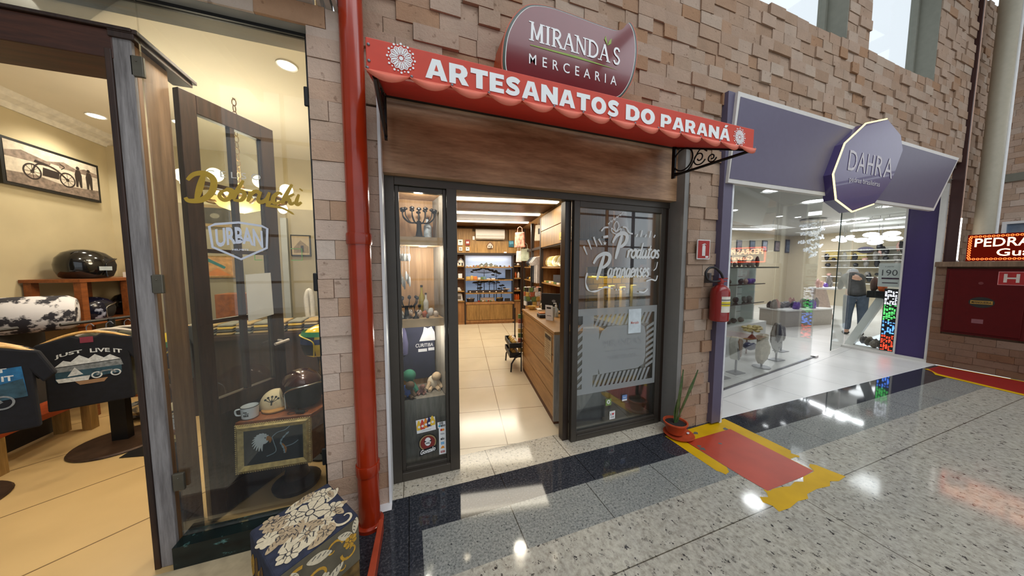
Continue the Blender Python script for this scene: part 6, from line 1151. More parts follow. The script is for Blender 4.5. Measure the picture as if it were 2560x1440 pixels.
skin('jacket', [(*V(0, -.05, .80), (.16, .15)), (*V(0, .14, 1.12), (.155, .14)), (*V(0, .34, 1.29), (.155, .14)), (*V(0, .46, 1.35), .09), (*V(-.14, .42, 1.26), .065), (*V(-.155, .58, 1.05), .055), (*V(-.14, .73, .985), .044), (*V(.14, .42, 1.26), .065), (*V(.155, .58, 1.05), .055), (*V(.14, .73, .985), .044)], [(0, 1), (1, 2), (2, 3), (2, 4), (4, 5), (5, 6), (2, 7), (7, 8), (8, 9)], M('dark_puffer', (52, 50, 50), .6, var=.3, scale=20), t)
skin('jeans', [(*V(0, .02, 1.0), .15), (*V(-.09, .0, .80), .105), (*V(-.10, .04, .46), .078), (*V(-.10, .0, .10), .062), (*V(.09, .0, .80), .105), (*V(.11, .02, .46), .078), (*V(.11, -.03, .10), .062)], [(0, 1), (1, 2), (2, 3), (0, 4), (4, 5), (5, 6)], M('blue_grey_jeans', (70, 80, 94), .8, var=.2, scale=20), t)
skin('collar', [(*V(.0, .40, 1.37), .12), (*V(.0, .55, 1.38), .105)], [(0, 1)], M('white_collar', (206, 208, 214), .7), t, 1)
skin('hair', [(*V(0, .585, 1.36), .095), (*V(0, .64, 1.35), .085)], [(0, 1)], M('dark_hair', (36, 28, 24), .7), t)
for s in (-1, 1): MB().ell(pb+rt*(.1*s+(.005 if s > 0 else 0))+fw*(.07 if s < 0 else .03)+Z*.045, (.06, .06, .045), 12, 8).build('shoe', BLACK, t, smooth=True)
# ================================================================= CLOTHES SHOP
OL = M('olive_tan_wall', (150, 138, 114), .8, var=.08, scale=3, bump=.1)
S('wall_shop_left', MB().box(-3.5, -3.4, 1.7, 5.2, 0, 3.1), CREAM); S('wall_shop_back', MB().box(-3.5, -.42, 5.1, 5.2, 2.34, 3.1), CREAM); S('wall_shop_back', MB().box(-3.5, -.42, 5.09, 5.19, 0, 2.34), OL)
S('wall_shop_right', MB().box(-.44, -.42, 1.9, 5.2, 0, 3.1), OL); S('ceiling', MB().box(-3.5, -.42, 1.95, 5.2, 3.06, 3.1), CEIL_C)
S('trim_23', MB().prism([(-3.40, 2.93), (-3.385, 2.93), (-3.37, 2.98), (-3.32, 3.01), (-3.29, 3.06), (-3.40, 3.06)], Fr((0, 1.9, 0)), -3.2, 0).prism([(3.2+1.9-.0, 0)]*0 or [(-3.4, 2.93), (-3.4, 3.06), (-3.39, 3.06)], Fr((0, 1.9, 0)), 0, .001), M('white_cornice', (226, 220, 206), .6))
S('trim_24', MB().box(-3.4, -3.3, 4.98, 5.09, 0, 2.95), CREAM)
S('trim_25', MB().box(-4.2, -.46, 1.845, 1.875, 2.685, 2.72).box(-.485, -.46, 1.85, 1.87, .13, 2.69), BLACK)
S('trim_26', MB().box(-1.13, -.46, 1.79, 1.90, 0, .125), MARBLE)
S('trim_27', MB().box(-4.2, -.34, 1.60, 1.79, 0, .012), M('sandstone_sill', (178, 160, 128), .5, var=.15))
# old timber portal
t = thing('timber_portal', 'old timber door surround with worn grey post and dark lintel at the far left', 'door frame', (-1.2, 1.95, 0))
MB().box(-1.205, -1.142, 1.84, 1.86, 0, 2.53).build('front_post', WOOD_G, t, bevel=.003); MB().box(-1.228, -1.205, 1.835, 2.05, 0, 2.45).build('inner_post', WOOD_D, t, bevel=.003)
MB().box(-1.205, -1.15, 1.872, 2.06, 0, 2.50).build('jamb', WOOD_B, t, bevel=.003)
MB().box(-3.2, -1.2, 1.838, 2.05, 2.41, 2.53).build('lintel', wood('dark_red_lintel', (40, 18, 10), (84, 44, 26), (1, 10, 10), .4, grain=3.), t, bevel=.004)
MB().box(-3.2, -1.13, 1.825, 2.07, 2.53, 2.545).box(-1.21, -1.125, 1.83, 2.20, 2.50, 2.525).box(-1.21, -1.115, 1.83, 2.22, 2.525, 2.545).build('cornice', WOOD_D, t, bevel=.003)
# glass front with patch hinges and lettering
gd = S('door_4', MB().box(-1.125, -.486, 1.855, 1.865, .13, 2.685), GLASS_D); S('window_11', MB().box(-3.4, -1.13, 1.856, 1.864, 2.55, 2.685), GLASS_D)
HG = M('dull_hinge_metal', (104, 98, 86), .4, .7)
for (px, py) in ((346, 168), (396, 710), (449, 1203)):
    q = P(px, py, 'y', 1.85); MB().box(q.x-.022, q.x+.022, 1.84, 1.856, q.z-.045, q.z+.045).lathe([(.006, 0), (.0, -.004)], (q.x, 1.84, q.z+.02), 8, 0, 1, 1, (0, 1, 0)).build('patch_hinge', HG, gd, bevel=.004)
for (px, py) in ((772, 243), (794, 705), (843, 1135)): q = P(px, py, 'y', 1.85); MB().box(-.50, -.475, 1.842, 1.855, q.z-.05, q.z+.05).build('latch_plate', BLACK, gd, bevel=.006)
fg = XF(1.852); GOLD = M('gold_vinyl', (176, 142, 40), .4, var=.08)
q0 = P(440, 500, 'y', 1.852); q1 = P(716, 500, 'y', 1.852)
m = MB(); script(m, 'D', fg, q0.x+.055, q0.z, .075, 1.0, .024, 0, 0); script(m, 'obrucki', fg, q0.x+.155, q0.z+.012, .058, 1.55, .017, 0, 0)
m.stroke(cr([(q1.x-.09, q0.z+.0), (q1.x-.02, q0.z-.01), (q1.x+.03, q0.z-.04)]), [.014]*5+[.010]*5+[.003], fg); m.build('gold_lettering', GOLD, gd)
q2 = P(515, 440, 'y', 1.852); q3 = P(650, 420, 'y', 1.852); MB().text('CELSO', fg, q2.x, q2.z, (q3.x-q2.x), .03, 0, 0, 0, 0, 1.6).build('pale_lettering', M('pale_vinyl', (200, 196, 186), .5), gd)
bx0 = P(523, 565, 'y', 1.851).x; bx1 = P(668, 570, 'y', 1.851).x; zt = P(590, 556, 'y', 1.851).z; zb = P(597, 648, 'y', 1.851).z; w = bx1-bx0; h = zt-zb
fb = XF(1.851, bx0, zb); SIL = M('silver_vinyl', (206, 210, 222), .35, var=.03)
m = MB(); ol = [(0, .86*h), (.1*w, .93*h), (.5*w, h), (.9*w, .93*h), (w, .86*h), (.97*w, .32*h), (.5*w, 0), (.03*w, .32*h)]; m.stroke(ol, .011, fb, 0, 0, True)
m.text('URBAN', fb, .09*w, .36*h, .82*w, .52*h, .0, 0, .03, 0, .96, lambda x, y: (x, y-.06*h*math.cos(x/w*2*pi) if y < .5*h else y-.5*h*(x/w-.5)**2)).text('HELMETS', fb, .36*w, .235*h, .28*w, .05*h, 0, 0, .03); m.build('badge', SIL, gd)
q = P(655, 650, 'y', 1.851); q2 = P(754, 622, 'y', 1.851); m = MB().stroke([(q.x-.03, q.z+.03), (q.x-.03, q.z), (q.x, q.z)], .004, fg).stroke([(q2.x-.05, q2.z), (q2.x, q2.z), (q2.x, q.z), (q2.x-.05, q.z)], .004, fg); m.build('green_mark', M('green_vinyl', (126, 176, 110), .5), gd)
# old glazed door leaf standing open inside
HB, FB = Vector((-1.12, 2.07, 0)), Vector((-.87, 2.50, 0)); dl_ = (FB-HB).normalized(); LW = (FB-HB).length; fl = Fr(HB, dl_, Z)
t = thing('old_door_leaf', 'dark old door leaf with glass panes standing open behind the glass', 'door', HB)
LH = 2.44; m = MB()
for (x0, x1, z0, z1) in ((0, .075, .01, LH), (LW-.085, LW, .01, LH), (.075, LW-.085, LH-.10, LH), (.075, LW-.085, .01, .16), (.075, LW-.085, .62, .72)): m.prism([(x0, z0), (x1, z0), (x1, z1), (x0, z1)], fl, -.04, 0)
m.build('frame', WOOD_D, t, bevel=.003)
MB().prism([(.075, .16), (LW-.085, .16), (LW-.085, .62), (.075, .62)], fl, -.03, -.012).build('lower_panel', WOOD_D, t); xm = LW*.5-.005
m = MB().prism([(xm-.012, .72), (xm+.012, .72), (xm+.012, LH-.1), (xm-.012, LH-.1)], fl, -.035, -.002)
for z in (1.17, 1.58, 1.96): m.prism([(.075, z), (LW-.085, z), (LW-.085, z+.022), (.075, z+.022)], fl, -.035, -.002)
m.build('glazing_bars', WOOD_D, t); MB().prism([(.075, .72), (LW-.085, .72), (LW-.085, LH-.1), (.075, LH-.1)], fl, -.022, -.019).build('pane', GLASS, t)
MB().tube([fl(LW-.05, .98, .0), fl(LW-.05, .98, .03), fl(LW-.05, .97, .03)], .008, 8).tube([fl(LW-.10, .965, .032), fl(LW-.0, .972, .032)], .010, 10).build('handle', M('porcelain_handle', (206, 190, 176), .3), t, smooth=True)
f = fl; tag(MB().prism([(xm+.015, 1.15), (LW-.075, 1.17), (LW-.08, 1.46), (xm+.015, 1.45)], fl, .004, .006).build('paper_sheet', PAPER), 'blank folded white paper taped on the old door leaf', 'paper')
# table with the gilt picture leaning on it
t = thing('pedestal_table', 'dark wooden box table on a turned foot behind the glass', 'table', (-.78, 2.28, 0)); f = Fr((0, 0, 0), (1, 0, 0), (0, 1, 0))
MB().prism([(-1.0, 2.16), (-.63, 2.13), (-.50, 2.40), (-.60, 2.50), (-.80, 2.46)], f, .24, .535).build('box', wood('box_wood', (84, 56, 36), (136, 96, 62), (1, 8, 8), .45, grain=3.), t, bevel=.004); MB().prism([(-1.02, 2.14), (-.62, 2.11), (-.485, 2.40), (-.59, 2.52), (-.81, 2.48)], f, .535, .56).build('top', WOOD_R, t, bevel=.004)
MB().lathe([(.13, 0), (.14, .03), (.075, .07), (.06, .13), (.085, .19), (.14, .23), (.14, .239)], (-.77, 2.28, 0), 20).build('foot', WOOD_D, t, smooth=True)
def gilt_frame(t, fr, w, h, bw, canvas):
    GL_ = M('gilt_frame', (178, 156, 102), .4, .2, .3, 40); m = MB(); o = [(0, 0), (w, 0), (w, h), (0, h)]; i_ = [(bw, bw), (w-bw, bw), (w-bw, h-bw), (bw, h-bw)]; mid = [(bw*.45, bw*.45), (w-bw*.45, bw*.45), (w-bw*.45, h-bw*.45), (bw*.45, h-bw*.45)]
    v = [fr(*p, 0) for p in o]+[fr(*p, .022) for p in mid]+[fr(*p, .008) for p in i_]+[fr(*p, -.01) for p in o]
    m.add(v, [(a*4+k, a*4+(k+1) % 4, a*4+4+(k+1) % 4, a*4+4+k) for a in (0, 1) for k in range(4)]+[(12+k, 12+(k+1) % 4, (k+1) % 4, k) for k in range(4)]); m.build('gilt_frame', GL_, t)
    m = MB(); n = int(w/.012)
    for k in range(n):
        for b in (.006, h-.006): m.ell(fr((k+.5)*w/n, b, .010), .005, 6, 4)
    for k in range(int(h/.012)):
        for a in (.006, w-.006): m.ell(fr(a, (k+.5)*h/int(h/.012), .010), .005, 6, 4)
    m.build('beading', GL_, t);
    return MB().rect(fr, bw*.95, bw*.95, w-bw*.95, h-bw*.95, .006).build('canvas', canvas, t)
t = thing('gilt_picture', 'gilt framed dark painting of a white headed eagle leaning on the box table', 'picture', (-.83, 2.1, .245)); f = Fr((-1.022, 2.12, .246), (1, -.06, 0), (0, .08, 1)); CV = gilt_frame(t, f, .40, .30, .045, M('dark_canvas', (34, 36, 38), .5, var=.4))
m = MB(); rr = random.Random(2)
for k in range(13): a = .6+k*.33; m.stroke(cr([(.14+.01*cos(a), .185+.01*sin(a)), (.14+.03*cos(a), .185+.035*sin(a)), (.135+.05*cos(a+.2), .175+.055*sin(a+.25))], 3), [.012, .012, .014, .012, .010, .006, .003], f, .0075, 0)
m.disc(f, .145, .19, .028, .0078, 0, 16); m.flat(cr([(.165, .21), (.185, .20), (.188, .18), (.178, .165), (.172, .18), (.16, .185)], 3, True), f, .0082, 1).disc(f, .155, .20, .004, .0084, 2)
m.stroke(cr([(.19, .20), (.20, .16), (.21, .12), (.20, .10), (.16, .085)]), .004, f, .0078, 3).stroke(cr([(.28, .22), (.25, .19), (.235, .16), (.25, .12), (.255, .09)]), [.004+.004*(i % 3) for i in range(21)], f, .0078, 3).stroke(cr([(.24, .15), (.26, .12), (.255, .09)]), .012, f, .0074, 1).stroke(cr([(.26, .13), (.30, .14), (.33, .16)]), .004, f, .0078, 3).stroke(cr([(.19, .20), (.22, .225), (.26, .235), (.29, .26)]), .004, f, .0078, 3)
m.build('eagle', [M('feather_white', (196, 204, 208), .5), M('beak_ochre', (156, 104, 50), .5), BLACK, M('paint_blue_grey', (130, 150, 160), .5)], CV)
ENAM = M('enamel_white', (226, 230, 232), .2, var=.02, coat=.4)
t = thing('enamel_mug', 'white enamel mug with dark print on the box table', 'mug', (-.965, 2.19, .561)); c = (-.965, 2.19, .561)
MB().lathe([(.036, 0), (.042, .006), (.045, .072), (.047, .074), (.043, .074), (.038, .010), (0, .008)], c, 28).build('cup', ENAM, t, smooth=True); CUP = bpy.data.objects['cup']; MB().tube([(c[0]+.0455*cos(a*.25), c[1]+.0455*sin(a*.25), c[2]+.0745) for a in range(25)], .002, 6, 0, True).build('rim', BLACK, t); MB().tube(cr([(c[0]-.043, c[1], c[2]+.058), (c[0]-.072, c[1], c[2]+.052), (c[0]-.068, c[1], c[2]+.022), (c[0]-.04, c[1], c[2]+.018)]), .005, 8).build('handle', ENAM, t, smooth=True)
m = MB(); 
for (a0, a1, z0, z1) in ((-1.9, -1.75, .022, .034), (-1.7, -1.55, .022, .034), (-1.5, -1.35, .022, .034), (-1.95, -1.5, .046, .052), (-1.75, -1.3, .038, .042)): m.add([(c[0]+.0455*cos(a), c[1]+.0455*sin(a), c[2]+z) for a in (a0, (a0+a1)/2, a1) for z in (z0, z1)], [(0, 2, 3, 1), (2, 4, 5, 3)])
m.build('print', BLACK, CUP)
t = thing('baseball_cap', 'cream cap with a black pine motif and brown peak on the box table', 'cap', (-.88, 2.30, .561)); c = (-.88, 2.32, .575)
MB().ell(c, (.085, .09, .10), 20, 8, 0, -.12, 1).build('crown', M('cream_cap', (214, 196, 160), .85, var=.05), t, smooth=True); CRW = bpy.data.objects['crown']
pk = [c2 for c2 in [(-.075, 0), (-.06, -.07), (0, -.105), (.06, -.075), (.08, 0)]]; MB().prism(cr([(c[0]+a+.02, c[1]-.03+b) for a, b in pk], 4), Fr((0, 0, 0), (1, 0, 0), (0, 1, 0)), .566, .574).build('peak', M('tan_peak', (176, 128, 70), .8), t)
fcap = Fr((c[0]+.012, c[1]-.0875, c[2]+.048), (1, .12, 0), (0, .38, 1)); m = MB().rect(fcap, -.004, -.022, .004, .01, .004)
for k in range(5): a = .35+k*.6; m.stroke([(0, -.004), (.024*cos(a), .002+.016*sin(a)), (.034*cos(a), .006+.024*sin(a))], .004, fcap, .004).disc(fcap, .036*cos(a), .008+.024*sin(a), .007, .0045, 0, 8)
m.build('motif', BLACK, CRW)
def helmet(x, y, z, r, rz, shell, lab, trim=None, extra=None, group=None):
    t = thing('motorcycle_helmet', lab, 'helmet', (x, y, z), rz, group)
    prof = [(r*.74, .004), (r*.86, r*.12), (r*.97, r*.5), (r, r*.85), (r*.93, r*1.25), (r*.72, r*1.58), (r*.4, r*1.76), (0, r*1.82)]
    m = MB(); n = 28; vs = []
    for rr_, zz in prof[:-1]:
        for j in range(n):
            a = 2*pi*j/n; front = max(0, cos(a)); k = 1+.10*front*(1 if zz < r*1.3 else .4); 
            vs.append((rr_*k*cos(a)*1.12, rr_*.94*sin(a), zz))
    vs.append((0, 0, prof[-1][1])); fs = []; ms = []
    for i in range(len(prof)-2):
        for j in range(n):
            a = 2*pi*(j+.5)/n; op = cos(a) > .45 and r*.1 < (prof[i][1]+prof[i+1][1])/2 < r*1.1
            fs.append((i*n+j, i*n+(j+1) % n, (i+1)*n+(j+1) % n, (i+1)*n+j)); ms.append(1 if op else 0)
    k0 = (len(prof)-2)*n
    for j in range(n): fs.append((k0+j, k0+(j+1) % n, len(vs)-1)); ms.append(0)
    m.v = vs; m.f = fs; m.m = ms; o = m.build('shell', [shell, M('helmet_lining', (24, 20, 18), .8)], t, smooth=True, local=True, angle=60)
    ed = [(1.10*r*cos(a)*1.13, .97*r*.96*sin(a), zz) for a, zz in ((1.12, r*.10), (1.14, r*.5), (1.10, r*.95), (.6, r*1.2), (0, r*1.26), (-.6, r*1.2), (-1.10, r*.95), (-1.14, r*.5), (-1.12, r*.10))]
    MB().tube(cr(ed, 4), r*.035, 8).build('edge_trim', trim or CHROME, t, smooth=True, local=True)
    if extra: extra(t, r)
    return t
HBK = M('gloss_black_shell', (16, 16, 18), .12, var=.3, coat=.6); HRD = M('dark_red_metal_shell', (60, 26, 24), .16, .3, .4, 5, coat=.6)
def strap(t, r): MB().tube([(r*.9, -r*.5, .01), (r*1.25, -r*.55, .012), (r*1.5, -r*.3, .01)], .01, 6).build('strap', BLACK, t, smooth=True, local=True)
helmet(-.725, 2.32, .561, .13, radians(-60), HRD, 'dark red open face helmet with a chrome edge on the box table', None, strap)
t = thing('eyeglasses', 'round wire glasses lying in front of the dark red helmet', 'glasses', (-.70, 2.16, .562)); MB().tube([(-.735+.024*cos(a*.4), 2.155+.02*sin(a*.4), .566) for a in range(16)], .002, 5, 0, True).tube([(-.675+.024*cos(a*.4), 2.155+.02*sin(a*.4), .566) for a in range(16)], .002, 5, 0, True).tube([(-.711, 2.155, .566), (-.699, 2.155, .568)], .002, 5).build('frame', BLACK, t)
# yellow helmet on its stand
t = helmet(-.655, 2.66, .80, .135, radians(-170), M('yellow_shell', (222, 186, 24), .2, var=.04, coat=.5), 'yellow helmet with green and navy bands behind the stone pier', M('yellow_trim', (200, 170, 30), .3))
m = MB(); n = 40
for z0, z1, mi in ((.165, .20, 0), (.105, .145, 1)):
    vs = []
    for j in range(n+1):
        a = 2*pi*j/n; k = 1+.10*max(0, cos(a))
        for zz in (z0, z1): R_ = .1365*(.985 if .08 < zz < .13 else (.97 if zz < .17 else .90)); vs.append((R_*k*cos(a)*1.13, R_*.95*sin(a), zz))
    m.add(vs, [(2*j, 2*j+2, 2*j+3, 2*j+1) for j in range(n)], mi)
m.build('bands', [M('band_green', (34, 120, 70), .3), M('band_navy', (24, 40, 84), .3)], t.children[0], local=True)
t = thing('helmet_stand', 'patterned iron stand carrying the yellow helmet', 'stand', (-.655, 2.66, 0)); m = MB().lathe([(.17, 0), (.17, .015), (.03, .02)], (-.655, 2.66, 0), 24)
for k in range(6): a = k*pi/3; m.tube([(-.655+.10*cos(a), 2.66+.10*sin(a), .016), (-.655+.03*cos(a+1), 2.66+.03*sin(a+1), .4), (-.655+.06*cos(a), 2.66+.06*sin(a), .795)], .006, 6)
m.build('iron_frame', IRON, t); MB().lathe([(.05, .55), (.065, .62), (.05, .76), (.04, .797)], (-.655, 2.66, 0), 14).build('neck', M('gold_black_pattern', (120, 96, 50), .3, .4, .8, 40), t, smooth=True)
# wall things on the left
t = thing('wall_photo', 'framed sepia photograph of a motorcycle and riders on the left wall', 'picture', (-3.38, 4.4, 2.4)); p0 = P(0, 455, 'x', -3.37); p1 = P(238, 412, 'x', -3.37); fw_ = Fr((-3.37, 3.95, 2.24), (0, 1, 0)); w = .86; h = .42
MB().prism([(0, 0), (w, 0), (w, h), (0, h)], fw_, -.025, .01).build('frame', BLACK, t)
m = MB().rect(fw_, .025, .025, w-.025, h-.025, .012, 0).flat([(.025, .025), (w-.025, .025), (w-.025, .13), (.5, .10), (.25, .14), (.025, .12)], fw_, .0125, 2).flat([(.025, .30), (.15, .34), (.35, .30), (.5, .34), (.62, .30), (.70, .33), (w-.025, .31), (w-.025, .27), (.5, .27), (.025, .25)], fw_, .0125, 2)
for cx in (.22, .52): m.ring(fw_, cx, .165, .062, .075, .0135, 1, 28, 1.).ring(fw_, cx, .165, .008, .016, .0135, 1); [m.stroke([(cx, .165), (cx+.064*cos(a*.8), .165+.064*sin(a*.8))], .003, fw_, .0134, 1) for a in range(8)]
m.stroke(cr([(.22, .165), (.27, .25), (.40, .25), (.52, .165)]), .014, fw_, .0136, 1).flat([(.30, .15), (.44, .15), (.45, .22), (.31, .23)], fw_, .0136, 1).stroke(cr([(.47, .26), (.50, .29), (.46, .31)]), .008, fw_, .0137, 1).flat([(.24, .26), (.34, .25), (.36, .27), (.25, .285)], fw_, .0138, 1).flat([(.36, .25), (.46, .24), (.45, .285), (.38, .29)], fw_, .0138, 0)
for cx in (.63, .74): m.flat([(cx-.03, .12), (cx-.01, .12), (cx, .19), (cx+.01, .12), (cx+.03, .12), (cx+.035, .25), (cx+.02, .30), (cx-.02, .30), (cx-.035, .25)], fw_, .0136, 1).disc(fw_, cx, .32, .018, .0136, 1)
m.build('photo', [M('sepia_light', (196, 184, 166), .5, var=.2, scale=20), M('sepia_dark', (44, 36, 34), .5), M('sepia_mid', (124, 108, 96), .6, var=.4, scale=30)], t.children[0])
t = thing('wooden_shelf_rack', 'red brown wooden rack of helmets against the left wall', 'rack', (-3.25, 4.5, 0)); m = MB()
for y in (4.02, 4.50, 4.96):
    for x in (-3.38, -3.06): m.box(x, x+.05, y, y+.06, 0, 1.35)
m.build('uprights', WOOD_R, t)
for z in (1.38, .95, .5): MB().box(-3.39, -3.0, 4.0, 5.04, z-.03, z).build('shelf', WOOD_R, t)
def vent(t, r): MB().box(r*.2, r*.7, -r*.98, -r*.94, r*.5, r*.75).build('white_mark', M('grey_mark', (170, 180, 186), .5), t.children[0], local=True)
HG_ = 'helmets on the wooden rack'
helmet(-3.16, 4.28, 1.381, .165, radians(55), HBK, 'glossy black helmet on the top of the wooden rack', HBK, vent, HG_); helmet(-3.16, 4.93, 1.381, .10, radians(50), M('olive_shell', (44, 50, 40), .3), 'small olive helmet at the end of the rack top, behind the post', M('orange_trim', (190, 100, 40), .5), None, HG_)
helmet(-3.17, 4.31, .951, .13, radians(50), blot('blue_white_shell', (20, 22, 40), (170, 176, 200), 8, .56, .15), 'black helmet with white and blue graphics on the lower rack shelf', CHROME, None, HG_); helmet(-3.17, 4.76, .951, .135, radians(50), HBK, 'black helmet with a small green mark on the lower rack shelf', HBK, vent, HG_)
t = thing('white_box', 'small white carton with dark print on the rack top', 'box', (-3.1, 4.72, 1.381)); MB().box(-3.14, -3.04, 4.66, 4.78, 1.381, 1.44).build('carton', PAPER, t); MB().box(-3.039, -3.037, 4.69, 4.76, 1.40, 1.42).build('print', M('ink_navy', (40, 50, 80), .6), t)
c = P(60, 788, 'y', 3.6)
t = thing('printed_bag', 'white and black printed bag bulging behind the shirt rails', 'bag', c); m = MB(); ax = Vector((.85, .5, 0)); prof = [(.0, -.26), (.12, -.25), (.15, -.21), (.155, 0), (.15, .21), (.12, .25), (0, .26)]; m.lathe(prof, c, 22, 0, 1, 1, ax); m.build('bag', blot('white_black_print', (40, 38, 46), (206, 202, 204), 9, .47), t, smooth=True)
tag(MB().box(-3.38, -3.10, 3.45, 3.80, 0, c.z-.156).build('dark_plinth', M('dark_plinth', (50, 46, 42), .7)), 'dark plinth under the printed bag', 'plinth')
tag(MB().prism(cr([(-.22, -.9), (.02, -.9), (.16, -.62), (.10, -.2), (.03, 0.2), (-.05, .35), (-.22, .38)], 3), Fr((-3.05, 3.12, 2.0), (.8, .6, 0)), -.06, .06).build('hung_jacket', M('grey_green_jacket', (74, 72, 58), .9, var=.2), bevel=.03), 'grey green jacket hanging at the far left edge', 'jacket')
# ---- shirt rails
def tee(t, c, wx, col, w=.40, h=.54, curve=.0):
    n_ = Z.cross(wx)*-1; f = Fr(c, wx, Z); o = [(-w*.5, -h), (w*.5, -h), (w*.49, -.34*h), (w*.57, -.46*h), (w*.70, -.36*h), (w*.56, -.06*h), (w*.17, .035*h), (w*.10, .0), (-w*.10, 0), (-w*.17, .035*h), (-w*.56, -.06*h), (-w*.70, -.36*h), (-w*.57, -.46*h), (-w*.49, -.34*h)]
    MB().prism(o, f, -.018, .018).build('cloth', col, t, bevel=.012); return f
def hanger(t, c, wx, col):
    MB().tube(cr([c+wx*-.20-Z*.035, c+wx*-.1+Z*.015, c+Z*.035, c+wx*.1+Z*.015, c+wx*.20-Z*.035], 4), .011, 8).build('hanger', col, t, smooth=True); MB().tube(cr([c+Z*.03, c+Z*.075, c+wx*.02+Z*.095, c+wx*.035+Z*.075], 4), .003, 6).build('hook', STEEL, t)
HW = wood('pale_hanger_wood', (176, 128, 62), (214, 170, 104), (6, 6, 6), .4); HW2 = M('grey_hanger', (176, 164, 150), .5)
def rail(x, y, lab):
    t = thing('shirt_rail', lab, 'clothes rail', (x, y, 0), 0, 'clothes rails in the clothes shop'); MB().lathe([(.27, 0), (.28, .008), (.27, .02), (.05, .03)], (x, y, 0), 36).build('base', M('rusty_base', (70, 50, 36), .5, .5, .3), t, smooth=True); MB().box(x-.05, x+.05, y-.03, y+.03, .02, .5).tube([(x, y, .5), (x, y, 1.07)], .02, 8).tube([(x-.12, y-.22, 1.065), (x+.16, y+.36, 1.065)], .012, 8).build('post', IRON, t); return t
rail(-2.36, 3.36, 'iron clothes rail on a round base by the glass'); rail(-2.80, 2.72, 'iron clothes rail on a round base at the far left')
wx = Vector((.93, .36, 0)); cols = [(FABN, 'black printed'), (M('tee_olive', (84, 82, 66), .9, var=.2), 'olive'), (M('tee_grey', (96, 94, 90), .9, var=.2), 'grey'), (M('tee_black', (24, 24, 26), .9, var=.2), 'plain black'), (M('tee_dark', (50, 50, 50), .9, var=.2), 'charcoal')]
fronts = []
for k, (cm, nm) in enumerate(cols):
    c = Vector((-2.36+.045*k, 3.16+.09*k, .965)); t = thing('hung_tee', '%s T-shirt on the rail by the glass, %s from the front' % (nm, on[k]), 'shirt', c, 0, 'shirts on the rail by the glass'); f = tee(t, c, wx, cm); hanger(t, c, wx, HW if k in (0, 4) else HW2); fronts.append((t, f))
for k in range(3):
    c = P(-70, 880, 'y', 2.72)+Vector((-.085*k, .075*k, 0)); t = thing('hung_tee', 'dark T-shirt on the far left rail, %s from the front' % on[k], 'shirt', c, 0, 'shirts on the far left rail'); f = tee(t, c, wx, FABN if k == 0 else cols[3][0]); hanger(t, c, wx, HW); fronts.append((t, f))
PWH, PGY, PBL, PTL, PTN = M('print_white', (206, 208, 206), .8, var=.25, scale=60), M('print_grey', (120, 124, 126), .8, var=.4, scale=60), M('print_blue', (30, 96, 140), .8, var=.3, scale=30), M('print_teal', (40, 70, 84), .8, var=.4, scale=30), M('print_tan', (150, 116, 84), .8)
t, f = fronts[0]; m = MB(); d = .0205
arc = lambda x, y: (x, y-1.3*x*x)
m.text('JUST', f, -.145, -.125, .12, .032, d, 0, .03, 0, 1, arc).text('LIVE IT', f, .01, -.125, .15, .032, d, 0, .03, 0, 1, arc)
m.flat([(-.15, -.21), (-.11, -.165), (-.08, -.18), (-.04, -.135), (0, -.17), (.03, -.14), (.07, -.175), (.10, -.155), (.15, -.20)], f, d, 0).flat([(-.15, -.215), (.15, -.205), (.16, -.25), (-.16, -.25)], f, d, 1).flat([(-.15, -.25), (.15, -.25), (.15, -.31), (-.15, -.32)], f, d, 3).flat([(-.10, -.29), (-.065, -.225), (-.03, -.285)], f, d+.001, 0)
for cx in (.03, .12): m.ring(f, cx, -.305, .018, .026, d+.001, 0)
m.stroke([(.03, -.305), (.06, -.28), (.10, -.28), (.12, -.305)], .012, f, d+.001, 1).flat([(-.15, -.30), (.0, -.30), (-.01, -.335), (-.14, -.33)], f, d+.001, 0).flat([(-.07, -.335), (.08, -.335), (.06, -.365), (-.05, -.365)], f, d, 4).rect(f, -.03, -.045, .03, .0, d, 5)
m.build('print', [PWH, PGY, PBL, PTL, PTN, M('neck_label', (128, 44, 60), .7)], t.children[0])
t, f = fronts[5]; m = MB(); m.flat([(-.17, -.14), (.16, -.12), (.17, -.32), (-.17, -.34)], f, d, 2).flat([(-.17, -.24), (-.05, -.19), (.05, -.23), (.16, -.20), (.17, -.32), (-.17, -.34)], f, d+.0006, 3).text('JUST', f, -.02, -.155, .13, .034, d+.001, 0, .03).text('LIVE IT', f, -.02, -.205, .15, .034, d+.001, 0, .03)
for cx in (-.06, .08): m.ring(f, cx, -.34, .035, .045, d+.0012, 1)
m.stroke([(-.06, -.34), (-.02, -.29), (.05, -.29), (.08, -.34)], .014, f, d+.0012, 1).flat([(-.12, -.30), (-.06, -.27), (-.02, -.31)], f, d+.0014, 0); m.build('print', [PWH, PGY, PBL, PTL], t.children[0])
t = thing('wooden_bench', 'low red brown bench with orange plank under the shirts', 'bench', (-2.95, 3.3, 0)); MB().box(-3.05, -2.80, 3.02, 3.80, .27, .32).build('plank', M('orange_brown_plank', (150, 62, 26), .4, var=.15), t, bevel=.004)
for y in (3.05, 3.70):
    for x in (-3.04, -2.86): MB().box(x, x+.06, y, y+.07, 0, .27).build('leg', WOOD_I, t)
rr = random.Random(31)
for i in range(7): tag(MB().rock((-2.62+.06*(i % 3), 3.85+.12*(i//2), .05+.03*(i % 2)), (.13, .10, .05), 400+i).build('folded_cloth', blot('cloth_heap%d' % (i % 3), [(40, 40, 42), (70, 58, 40), (60, 58, 56)][i % 3], [(110, 106, 98), (150, 124, 80), (120, 118, 112)][i % 3], 14), smooth=True), '%s crumpled garment on the floor behind the shirts, %s one' % (['dark', 'tan', 'grey'][i % 3], on[i]), 'clothes', 'garments heaped behind the rail')
